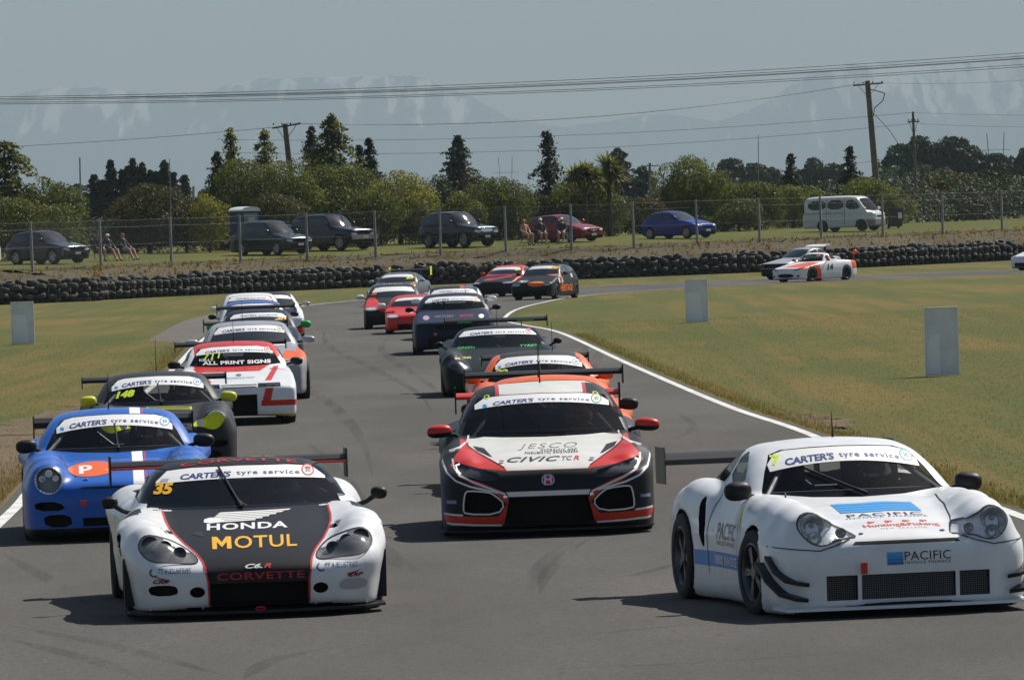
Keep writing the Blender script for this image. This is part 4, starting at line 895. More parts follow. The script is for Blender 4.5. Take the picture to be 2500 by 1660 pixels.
def cabin_glass(sh, sp, root, m, ws=True, far=False, side=True, rear=True):
    P = sp['ws']; y0 = sp['wsy']; parts = {}
    fs = sh.whole(sh.region(P, 'front', (y0[0], y0[1]), .12))
    parts['ws'] = sh.take(fs, 'windscreen', m, root, -.004)
    if side:
        for sx in (-1, 1):
            for P in sp.get('sidewin', ()):
                o = sh.take(sh.whole(sh.region(P, 'side', (-2, -.2) if sx < 0 else (.2, 2), .2, sx)), 'side_window', m, root, -.004)
    if rear and 'rw' in sp:
        parts['rw'] = sh.take(sh.region(sp['rw'], 'front', (sp['rwy'], 9), .05, 1), 'rear_window', m, root, -.004)
    return parts
def wing(root, m, y, z, span, chord=.30, th=.035, epm=None, ep=(.36, .24), sup=(.35,), supz=.9, tilt=8, supm=None):
    w = MB(); ca, sa = math.cos(R(tilt)), math.sin(R(tilt)); base = [(0, 0), (.06, .6), (.3, 1), (.7, .8), (1, .15), (1, -.05), (.6, -.15), (.2, -.3)]
    prof_ = [((a - .5) * chord * ca - (b * th) * 0, b * th + (a - .5) * chord * sa) for a, b in base]
    w.prism([(y + p[0], z + p[1]) for p in prof_], 'x', -span / 2, span / 2); wo = w.build('rear_wing', m, root)
    for sx in (-1, 1):
        e = MB(); e.prism([(y - ep[0] / 2, z - ep[1] * .62), (y + ep[0] / 2, z - ep[1] * .62), (y + ep[0] / 2, z + ep[1] * .38), (y - ep[0] * .42, z + ep[1] * .38), (y - ep[0] / 2, z + ep[1] * .2)], 'x', sx * span / 2 - .006, sx * span / 2 + .008); e.build('endplate', epm or m, wo)
        for q in sup:
            e = MB(); e.prism([(y - .12, supz), (y + .06, supz), (y + .06, z), (y - .06, z)], 'x', sx * q - .008, sx * q + .008); e.build('wing_support', supm or BLK, wo)
    return wo
def mirror(root, m, x, y, z, sz=(.105, .06, .065), arm=None, m2=None, droop=.02, inx=.12):
    for sx in (-1, 1):
        s = Solid((-sz[0] - .03, -sz[1] - .03, -sz[2] - .03), (sz[0] + .03, sz[1] + .03, sz[2] + .03), .012)
        f = (np.sqrt((np.abs(s.X) / sz[0]) ** 2.6 + (np.abs(s.Y) / sz[1]) ** 2 + (np.abs(s.Z) / sz[2]) ** 2.6) - 1) * min(sz); f = smax(f, s.Y - sz[1] * .55, .01)
        V, Q = s.mesh(f); c = V[Q].mean(1); mi = np.zeros(len(Q), int); mi[c[:, 1] > sz[1] * .5] = 1
        if m2 is not None: mi[(c[:, 2] < -.012) & (mi == 0)] = 2
        o = link('mirror', quadmesh('mirror', V, Q, True, mi), root, [m, CHROME] + ([m2] if m2 is not None else []), (sx * x, y, z), (0, R(4) * sx, R(-8) * sx))
        a = MB(); a.tube([(sx * (-sz[0] * .4), 0, -sz[2] * .4), (sx * (-sz[0] - .03), .02, -sz[2] * .8 - droop), (sx * (-sz[0] - inx), .05, -sz[2] - droop * 2.2)], [.022, .018, .022], 8); a.build('stalk', arm or BLK, o)
        if sx < 0: pass
def interior(root, sp, seats=(.36,), cage=True, floorz=.16):
    yc = sp['seaty']; W = sp['cabw'][0][0]
    d = MB(); d.box((0, yc - .60, .80 + sp.get('dz', 0)), (W * 1.55, .26, .20), None, (1, .5)); d.box((0, yc - .3, floorz), (W * 1.9, 2.4, .05)); d.build('dashboard', SEAT, root)
    for x in seats:
        s_ = MB(); rot = Matrix.Rotation(R(-16), 3, 'X')
        s_.box((x, yc, .36), (.46, .50, .16)); s_.box(Vector((x, yc + .32, .68)), (.50, .14, .66), rot, (.85, 1)); s_.box(Vector((x, yc + .42, 1.02)), (.30, .11, .20), rot, (.8, 1))
        for q in (-1, 1): s_.box(Vector((x + q * .17, yc + .30, 1.0)), (.05, .22, .20), rot); s_.box(Vector((x + q * .24, yc + .24, .70)), (.05, .24, .36), rot)
        s_.build('seat', SEAT, root)
    sw = MB(); n_ = 20; x = seats[0]; sw.tube([(x + .17 * math.cos(6.283 * i / n_), yc - .42 + .06 * math.sin(6.283 * i / n_), .80 + sp.get('dz', 0) + .16 * math.sin(6.283 * i / n_)) for i in range(n_ + 1)], .014, 6); sw.build('steering_wheel', BLK, root)
    if cage:
        hz = sp['H'] - .10; wx = sp['cabw'][-1][0] if sp['cabw'][-1][0] > .3 else sp['cabw'][-2][0]; wx = min(wx, .56) - .03; zs, xs_ = zip(*[(q[1], q[0]) for q in sp['cabw']]); bx = float(np.interp(.90 + max(0, sp.get('dz', 0)), zs, xs_)) - .10; yr = yc + .62
        g = MB(); r_ = .022
        g.tube([(-bx, yr, floorz), (-bx + .04, yr, .85), (-wx, yr, hz), (wx, yr, hz), (bx - .04, yr, .85), (bx, yr, floorz)], r_)
        g.tube([(-wx, yr, hz), (bx - .1, yr + .02, .35)], r_); g.tube([(-bx + .04, yr, .86), (bx - .04, yr, .86)], r_)
        for q in (-1, 1):
            g.tube([(q * wx, yr, hz), (q * wx, sp['cagef'][0], sp['cagef'][1]), (q * (bx - .02), sp['cagef'][2], .86)], r_)
            g.tube([(q * wx, yr, hz), (q * (wx - .05), yr + .95, .72)], r_); g.tube([(q * bx, yr, .62), (q * bx, sp['cagef'][2], .45)], r_)
        g.tube([(-wx, sp['cagef'][0], sp['cagef'][1]), (wx, sp['cagef'][0], sp['cagef'][1])], r_)
        g.build('roll_cage', CAGE, root)
def lamp(sh, root, P, lens, bowls, view='front', lim=(-.2, 1.3), depth=.10, dirv=(0, 1, 0), bowlm=None, rimm=None, sgn=-1, nm='headlight', nmin=.05, backm=None):
    "a lamp: the pocket in the skin, reflector bowls in it, a clear cover over it"
    fs = sh.whole(sh.region(P, view, lim, nmin, sgn))
    if not fs: return None
    cover = sh.take(fs, nm, lens, root, .002, keep=True); sh.take(fs, 'lamp_pocket', backm or BOWLD, cover, depth=depth, dirv=dirv, smooth=False)
    c = None
    for (x, y, z, r) in bowls:
        b = MB(); b.lathe([(.001, -.028 + r * .55), (r * .45, -.028 + r * .42), (r * .8, -.028 + r * .12), (r, -.028), (r * 1.12, -.034), (r * 1.14, -.01)], 20, 'y', (x, y, z)); b.ball((x, y - .005, z), r * .30, 10, 6); b.build('reflector', bowlm or BOWL, cover, True)
    return cover
def wiper(tree, root, a, b):
    pts = []
    for t in np.linspace(0, 1, 9):
        x = a[0] + (b[0] - a[0]) * t; z = a[1] + (b[1] - a[1]) * t; loc, no, i, d_ = tree.ray_cast(Vector((x, -3, z)), Vector((0, 1, 0)))
        if loc is not None: pts.append(loc + Vector((0, -.03, .006)))
    if len(pts) > 2: w = MB(); w.tube(pts, [.016] * 2 + [.010] * (len(pts) - 2), 6); w.build('wiper', BLK, root)
def antenna(root, x, y, z, h=.35):
    a = MB(); a.tube([(x, y, z - .03), (x, y, z + .05), (x, y + .02, z + h)], [.011, .006, .0025], 6); a.build('antenna', BLK, root)
def banner(sh, tree, sp, root, wsobj, zt, zb, colr=None, badge=BLUE2, txt=True, full=False, dot=BLUE2, curve=-.16, wide=1.0, ts=1.0):
    "white sun strip across the top of the windscreen with the sponsor's lettering"
    P = sp['ws']; zmax = max(p[1] for p in P)
    def edge(z):
        xs = []
        for (x0, z0), (x1, z1) in zip(P, P[1:] + P[:1]):
            if (z0 - z) * (z1 - z) <= 0 and z0 != z1: xs.append(abs(x0 + (x1 - x0) * (z - z0) / (z1 - z0)))
        return max(xs) if xs else 0
    w_ = edge(zb - .02) * .985; n_ = 15
    lowp = []; top = []
    for i in range(n_):
        t = -1 + 2 * i / (n_ - 1); zz = zb + curve * (t * w_) ** 2; x = t * min(w_, 9); xe = edge(zz) * .985
        if abs(x) > xe: x = math.copysign(xe, x)
        lowp.append((x, zz))
    for x, z in reversed(lowp):
        q = [(z0 + (z1 - z0) * (x - x0) / (x1 - x0)) for (x0, z0), (x1, z1) in zip(P, P[1:] + P[:1]) if (x0 - x) * (x1 - x) <= 0 and x0 != x1]
        top.append((x, max(q) - .006 if q else z))
    strip_ = lay('sun_strip', lowp + top, [tuple(range(len(lowp) + len(top)))], 'front', tree, colr or WHITE, wsobj, lift=.004, maxe=.07)
    zc = (zt + zb) / 2; hh = (zt - zb)
    if txt:
        text('lettering', "CARTER'S", -.275 * wide, zc - .012 * ts, .40 * wide, hh * .47, 'front', tree, NAVY, wsobj, .25, .032, .95, curve * .95, lift=.007)
        text('lettering', 'tyre service', .215 * wide, zc - .010 * ts, .50 * wide, hh * .42, 'front', tree, NAVY, wsobj, 0, .016, 1.22, curve * .95, lift=.007)
        zq = zc + curve * (.50 * wide) ** 2 + .01
        for rr, mm, lf in ((.052, badge, .0065), (.040, WHITE, .008)): sticker('badge', arc(.535 * wide, zq, rr * ts, rr * ts * .85), 'front', tree, mm, wsobj, lift=lf)
        text('lettering', '30', .535 * wide, zq, .045 * ts, .032 * ts, 'front', tree, BLACKV, wsobj, 0, .02, lift=.0095)
        if dot is not None: sticker('badge', arc(-.555 * wide, zc + curve * (.555 * wide) ** 2 - .02, .022, .018, 12), 'front', tree, dot, wsobj, lift=.0065)
    return strip_
# ================================================================ the race cars
def car_root(name, label, u, v, rz, group='race cars on the track', D=None):
    p = ground(u, v) if D is None else Vector((at(u, v, D).x, D, 0))
    return thing(name, label, 'race car', p, R(rz), group)
def seam(P, view, tree, root, m=None, w=.010, name='panel_gap', closed=False, **k):
    C = np.array(P, float)
    A, B = ribbon(C, w); n = len(C)
    return lay(name, list(map(tuple, A)) + list(map(tuple, B)), [(i, i + 1, n + i + 1, n + i) for i in range(n - 1)], view, tree, m or BLK, root, lift=(.011 if view == 'front' else .003), maxe=.04, **k)
def sx2(P): return [P, mir(P)]

PORSCHE = dict(L=4.42, W=1.98, H=1.285, floor=.09, kb=.11, crown=.10, rcrown=.16, wrap=.20, rwrap=.2, kc=.08, kj=.035,
    low=[(.05, .085), (.0, .12), (-.005, .25), (-.005, .40), (.005, .50), (.05, .575), (.16, .625), (.5, .70), (.9, .775), (1.3, .835), (1.6, .87), (1.9, .91), (2.6, .93), (3.2, .95), (3.8, .90), (4.2, .80), (4.38, .68), (4.42, .5), (4.36, .25), (4.1, .10)],
    plan=[(0, .40), (.03, .66), (.10, .83), (.22, .915), (.5, .955), (.95, .97), (1.3, .95), (1.65, .895), (2.0, .885), (2.45, .895), (2.85, .95), (3.3, .99), (3.8, .965), (4.15, .86), (4.36, .66), (4.42, .3)],
    inset=[(0, .04), (.12, .012), (.3, 0), (.55, 0), (.66, .025), (.78, .085), (.95, .20), (1.3, .5)],
    humps=[([(.66, .285, .615, .185), (.685, .60, .655, .185), (.70, .95, .69, .185), (.705, 1.35, .715, .165), (.72, 1.75, .745, .13)], .11), ([(.74, 2.75, .74, .14), (.77, 3.3, .76, .19), (.72, 3.8, .72, .17), (.62, 4.15, .66, .14)], .10)],
    cab=[(1.30, .72), (1.42, .825), (1.72, 1.02), (2.03, 1.195), (2.28, 1.262), (2.58, 1.28), (2.95, 1.245), (3.4, 1.12), (3.8, .98), (4.2, .82), (4.2, .6), (1.5, .6)],
    cabw=[(.82, .5), (.785, .88), (.715, 1.02), (.625, 1.17), (.56, 1.245), (.42, 1.42)], cabt=[(0, 0), (2.6, 0), (3.4, .08), (4.2, .2)],
    wheels=[(.97, .325, .27, .955), (3.325, .345, .32, .985)],
    ws=[(-.685, .885), (-.35, .852), (0, .845), (.35, .852), (.685, .885), (.61, 1.04), (.53, 1.165), (.43, 1.20), (.22, 1.215), (0, 1.22), (-.22, 1.215), (-.43, 1.20), (-.53, 1.165), (-.61, 1.04)], wsy=(1.2, 2.5),
    sidewin=[rpoly([(1.98, .95), (2.20, 1.085), (2.42, 1.175), (2.55, 1.19), (2.55, .95)], 1), rpoly([(2.62, .945), (2.62, 1.195), (2.85, 1.185), (3.2, 1.09), (3.5, .975), (3.3, .95)], 1)],
    rw=rpoly([(-.60, .95), (.60, .95), (.50, 1.21), (-.50, 1.21)], 1), rwy=2.9, seaty=2.35, cagef=(2.16, 1.14, 1.66), dz=-.01, spokes=5)
HL996 = rpoly([(.778, .704), (.7475, .768), (.686, .797), (.625, .79), (.564, .748), (.49, .70), (.417, .676), (.368, .636), (.337, .604), (.417, .600), (.502, .588), (.564, .56), (.637, .55), (.70, .578), (.754, .638)], 1)

def white_porsche():
    sp = dict(PORSCHE); sp['steer'] = R(6); sp['rim'] = mat('rim_pale', (.09, .095, .105), .35, .7); P_ = paint('white', (.74, .75, .76))
    root = car_root('race_car', 'white race car with blue square logos and a lime 7 on its sun strip', 2224, 1504, 10.3)
    root.scale = (1, 1, .957); sh = make_shell(sp, .022, P_); tree0 = sh.bvh(); WS = sp['ws']
    for q in (HL996, mir(HL996)):
        s_ = 1 if q is HL996 else -1
        lamp(sh, root, q, LENS, [(.665 * s_, .19, .70, .075), (.655 * s_, .16, .605, .045), (.47 * s_, .13, .64, .035)], lim=(-.2, .8), depth=.06, backm=BOWL, bowlm=mat('lamp_bowl_mid', (.34, .35, .36), .25, .5))
    for P in ([(-.345, .14), (.345, .14), (.345, .325), (-.345, .325)], [(.375, .14), (.60, .14), (.60, .325), (.375, .325)], [(-.60, .14), (-.375, .14), (-.375, .325), (-.60, .325)]):
        g = sh.take(sh.region(P, 'front', (-.2, .4)), 'grille', HOLE, root, depth=.09, dirv=(0, 1, 0), smooth=False)
        mb = MB(); x0, x1 = P[0][0], P[1][0]
        for z in np.arange(P[0][1] + .008, P[2][1], .016): mb.box(((x0 + x1) / 2, .055 + x0 * x0 * .1, z), (x1 - x0, .004, .004))
        for x in np.arange(x0 + .008, x1, .016): mb.box((x, .058 + x * x * .1, (P[0][1] + P[2][1]) / 2), (.004, .004, P[2][1] - P[0][1]))
        mb.build('radiator_mesh', mat('radiator_wire', (.16, .16, .16), .5, .6), g, fix=False)
    sh.paint([(-.40, .545), (.40, .545), (.37, .572), (-.37, .572)], 'front', HOLE, (-.1, .5))
    for sx in (-1, 1):
        sh.take(sh.region(rpoly([(2.66, .46), (2.72, .44), (2.83, .60), (2.88, .80), (2.80, .85), (2.70, .72)], 1), 'side', (.5, 1.2) if sx > 0 else (-1.2, -.5), .1, sx), 'side_intake', HOLE, root, depth=.14, dirv=(-sx, .2, 0), smooth=False)
        sh.paint([(1.38, .30), (2.92, .30), (2.92, .42), (1.38, .42)], 'side', mat('vinyl_blue', (.02, .22, .58), .45), (.5, 1.2) if sx > 0 else (-1.2, -.5), .1, sx)
    parts = cabin_glass(sh, sp, root, GLASS); body = sh.finish('body', root); T = tree0; ws = parts['ws']
    banner(sh, T, sp, ws, ws, 1.212, 1.108, curve=-.20, dot=None, wide=.93)
    text('number', '7', -.495, 1.128, .085, .075, 'front', T, LIME, ws, .2, .04, lift=.008)
    # bonnet lettering, read from ahead of the car
    sq = [(-.33 + .0, .86), (.33, .86), (.36, 1.17), (-.36, 1.17)]
    BL_ = mat('vinyl_sky_blue', (.03, .30, .70), .45)
    for i in range(4):
        y0, y1 = .80 + i * .085, .80 + i * .085 + .075; sticker('logo', [(x, y0 + .012 * math.sin(x * 16)) for x in np.linspace(-.30, .30, 14)] + [(x, y1 + .012 * math.sin(x * 16)) for x in np.linspace(.30, -.30, 14)], 'top', T, BL_, body, sgn=1)
    text('lettering', 'PACIFIC', 0, .70, .56, .085, 'top', T, BLACKV, body, space=1.1, sgn=1); text('lettering', 'INVOICE FINANCE', 0, .625, .60, .04, 'top', T, NAVY, body, space=1.25, sgn=1)
    text('lettering', 'Hunting&Fishing', .04, .36, .56, .10, 'top', T, mat('vinyl_brick', (.62, .08, .03), .5), body, 0, .012, sgn=1); text('lettering', 'NEW ZEALAND', .04, .275, .34, .03, 'top', T, mat('vinyl_brick', ()), body, space=1.4, sgn=1)
    for i in range(4): sticker('logo', [(-.16 + i * .13 + .03 * math.cos(a), .47 + .022 * math.sin(a) * (1 + .6 * math.cos(3 * a))) for a in np.linspace(0, 5.8, 9)], 'top', T, mat('vinyl_brick', ()), body, sgn=1)
    text('lettering', 'PACIFIC', .145, .452, .34, .065, 'front', T, BLACKV, body, space=1.05); text('lettering', 'INVOICE FINANCE', .145, .402, .335, .022, 'front', T, NAVY, body, space=1.2)
    for i, cc in enumerate([(.04, .38, .75), (.03, .30, .66), (.02, .22, .55), (.015, .13, .42)]): sticker('logo', [(-.155, .39 + (3 - i) * .024), (-.035, .39 + (3 - i) * .024), (-.035, .412 + (3 - i) * .024), (-.155, .412 + (3 - i) * .024)], 'front', T, mat('vinyl_wave_%s' % 'abcd'[i], cc, .45), body)
    for sx in (-1, 1):
        text('lettering', 'PACIFIC', 2.06, .585, .62, .13, 'side', T, GREYV, body, flip=sx < 0, sgn=sx); text('lettering', '0800 INVOICE', 2.05, .36, .75, .075, 'side', T, WHITE, body, 0, .012, flip=sx < 0, sgn=sx)
        text('lettering', 'INVOICE FINANCE', 2.06, .49, .62, .035, 'side', T, GREYV, body, flip=sx < 0, sgn=sx)
        sticker('stripe', [(1.50, .62), (1.56, .62), (1.60, .80), (1.54, .80)], 'side', T, LIME, body, sgn=sx)
        seam([(1.62, .25), (1.62, .60), (1.70, .90)], 'side', T, body, sgn=sx); seam([(2.58, .25), (2.62, .60), (2.58, .92)], 'side', T, body, sgn=sx)
        seam([(sx * .40, .595), (sx * .52, .55), (sx * .64, .515), (sx * .80, .53), (sx * .94, .545)], 'front', T, body, w=.008)
        seam([(sx * (abs(x) + .004), z) for x, z in HL996 + HL996[:1]], 'front', T, body, w=.009)
        seam([(sx * .39, .30), (sx * .45, .55), (sx * .50, .9), (sx * .55, 1.38)], 'top', T, body, w=.008, sgn=1)
        p_ = MB(); p_.lathe([(.001, .015), (.018, .012), (.024, 0)], 10, 'z', (sx * .30, .20, .618)); p_.build('bonnet_pin', CHROME, body)
        for j, (pts, wd) in enumerate([([(.985, .52, .42), (.965, .30, .30), (.90, .14, .20), (.80, .02, .165)], .11), ([(.955, .36, .47), (.93, .22, .37), (.87, .10, .30), (.79, .02, .28)], .08)]):
            c_ = MB()
            for a, b in zip(pts[:-1], pts[1:]):
                c_.add([(sx * a[0] - sx * .06, a[1], a[2]), (sx * (a[0] + wd * .35), a[1] - wd * .2, a[2] + .012), (sx * (b[0] + wd * .35), b[1] - wd * .2, b[2] + .012), (sx * b[0] - sx * .06, b[1], b[2]),
                        (sx * a[0] - sx * .06, a[1] + .012, a[2] - .03), (sx * (a[0] + wd * .35), a[1] - wd * .2, a[2] - .016), (sx * (b[0] + wd * .35), b[1] - wd * .2, b[2] - .016), (sx * b[0] - sx * .06, b[1] + .012, b[2] - .03)], [(0, 1, 2, 3), (7, 6, 5, 4), (1, 5, 6, 2), (0, 3, 7, 4), (0, 4, 5, 1), (3, 2, 6, 7)])
            c_.build('canard', CARB, root)
    tw_ = MB(); tw_.box((-.335, -.018, .375), (.045, .02, .085)); tw_.build('tow_strap', RED, root)
    l = MB(); l.prism([(.0, -.90), (-.02, -.55), (-.045, 0), (-.02, .55), (.0, .90), (.40, .92), (.40, -.92)], 'z', .0, .022); o = l.build('splitter', P_, root, loc=(0, 0, .068)); o.rotation_euler = (0, 0, R(90)); o.scale = (1, -1, 1)
    add_wheels(root, sp); mirror(root, BLK, .875, 1.66, .915, (.105, .075, .075), droop=.0, inx=.05)
    wing(root, CARB, 4.30, 1.07, 1.82, .38, .06, mat('endplate_brown', (.10, .085, .05), .5), (.34, .30), (.33,), .78, 9)
    interior(root, sp, (.36, -.36)); wiper(T, ws, (.05, .86), (-.33, 1.06)); antenna(root, .05, 2.5, 1.28, .2); antenna(root, -.62, 1.20, .84, .07)
    st = MB(); st.box((.60, 1.62, .935), (.08, .004, .03)); 
    driver(root.matrix_basis.copy(), 'race driver at the wheel of the white car with the lime 7', mat('helmet_dark', (.02, .02, .025), .25, coat=.5), mat('suit_black', (.02, .02, .022), .9), .36, 2.35, .20)
    return root
class Car: pass
def race_car(label, u, v, rz, sp, colm, h=.026, glass=None, cuts=(), lamps=(), grilles=(), paints=(), ban=None, wingk=None, mirrork=None, extra_glass=True, cage=False, name='race_car', cat='race car', group='race cars on the track', D=None, drv=None, ant=None, seats=(.36, -.36)):
    c = Car(); c.sp = sp
    p = ground(u, v) if D is None else Vector((at(u, v, D).x, D, 0))
    c.root = root = thing(name, label, cat, p, R(rz), group); root.scale = (1, 1, sp.get('zs', 1.0))
    sh = c.sh = make_shell(sp, h, colm); c.T = sh.bvh()
    for P, view, m, kw in paints: sh.paint(P, view, m, **kw)
    for d in lamps: lamp(sh, root, *d['a'], **d.get('k', {}))
    for d in grilles: sh.take(sh.region(d[0], 'front', d[2] if len(d) > 2 else (-.3, .5), .02), 'grille', d[3] if len(d) > 3 else HOLE, root, depth=d[1], dirv=(0, 1, 0), smooth=False)
    c.parts = cabin_glass(sh, sp, root, glass or DARKG, side=extra_glass, rear=extra_glass)
    c.body = sh.finish('body', root); c.ws = c.parts['ws'] or c.body
    add_wheels(root, sp)
    if ban: banner(sh, c.T, sp, root, c.ws, **ban)
    if wingk: wing(root, **wingk)
    if mirrork: mirror(root, **mirrork)
    if cage: interior(root, sp, seats)
    if drv: driver(root.matrix_basis @ Matrix(), drv[0], drv[1], drv[2], .36, sp['seaty'], drv[3] if len(drv) > 3 else .2)
    if ant: antenna(root, *ant)
    return c
FL = dict(lim=(-.3, 1.9))
HELM = mat('helmet_dark', (.02, .02, .025), .25, coat=.5); SUITB = mat('suit_black', (.02, .02, .022), .9); HELMW = mat('helmet_white', (.6, .6, .6), .25, coat=.5); HELMO = mat('helmet_orange', (.75, .10, .02), .25, coat=.5); SUITR = mat('suit_red', (.30, .02, .02), .9)

# ---------------------------------------------------------------- white and black car, number 35
VETTE = dict(L=4.46, W=2.04, H=1.165, floor=.10, kb=.055, crown=.05, rcrown=.10, wrap=.26, rwrap=.2, kc=.07, kj=.03,
    low=[(.10, .10), (.04, .12), (.0, .20), (-.005, .30), (.03, .385), (.12, .45), (.3, .515), (.6, .595), (.95, .67), (1.3, .735), (1.62, .785), (2.0, .84), (2.8, .90), (3.6, .93), (4.25, .91), (4.42, .84), (4.45, .5), (4.36, .22), (4.1, .10)],
    plan=[(0, .40), (.03, .62), (.09, .78), (.2, .885), (.38, .945), (.62, .98), (1.0, 1.0), (1.35, .985), (1.7, .93), (2.3, .91), (2.9, .95), (3.3, .995), (3.7, 1.01), (4.1, .985), (4.36, .92), (4.45, .8)],
    inset=[(0, .07), (.10, .045), (.24, .02), (.4, .0), (.68, 0), (.74, .012), (.80, .07), (.95, .25), (1.3, .6)],
    humps=[([(.74, .34, .475, .145), (.81, .60, .575, .15), (.85, .95, .615, .145), (.84, 1.35, .62, .14), (.80, 1.8, .64, .135)], .15), ([(.78, 2.75, .68, .15), (.81, 3.68, .72, .20), (.79, 4.2, .72, .17)], .10)],
    cab=[(1.45, .62), (1.55, .74), (1.95, .93), (2.30, 1.09), (2.52, 1.15), (2.78, 1.168), (3.1, 1.14), (3.6, 1.03), (4.1, .92), (4.25, .7), (1.5, .6)],
    cabw=[(.90, .5), (.86, .76), (.77, .95), (.675, 1.08), (.58, 1.15), (.40, 1.30)], cabt=[(0, 0), (2.8, 0), (3.6, .07), (4.3, .16)],
    wheels=[(1.0, .318, .30, .985), (3.68, .335, .33, 1.0)],
    ws=[(-.765, .80), (-.45, .795), (0, .795), (.45, .795), (.765, .80), (.70, .97), (.605, 1.085), (.40, 1.108), (0, 1.115), (-.40, 1.108), (-.605, 1.085), (-.70, .97)], wsy=(1.2, 2.8),
    sidewin=[rpoly([(1.85, .84), (2.2, 1.02), (2.5, 1.10), (2.9, 1.09), (3.2, .98), (3.2, .88)], 1)], rw=rpoly([(-.5, .93), (.5, .93), (.45, 1.09), (-.45, 1.09)], 1), rwy=3.0, seaty=2.55, cagef=(2.46, 1.03, 2.22), dz=-.10, spokes=5)
HLV = rpoly([(.89, .575), (.87, .635), (.82, .668), (.72, .652), (.63, .612), (.535, .56), (.465, .505), (.442, .462), (.475, .442), (.584, .448), (.689, .458), (.80, .468), (.868, .52)], 1)
def covermat():
    if 'smoked_cover' in MATS: return MATS['smoked_cover']
    m, n, l, b = newmat('smoked_cover'); b.inputs['Base Color'].default_value = (.20, .20, .205, 1); b.inputs['Roughness'].default_value = .15; b.inputs['Specular IOR Level'].default_value = .4
    t = n.new('ShaderNodeBsdfTransparent'); x = n.new('ShaderNodeMixShader'); x.inputs[0].default_value = .68; l.new(t.outputs[0], x.inputs[1]); l.new(b.outputs[0], x.inputs[2]); l.new(x.outputs[0], n['Material Output'].inputs[0]); return m
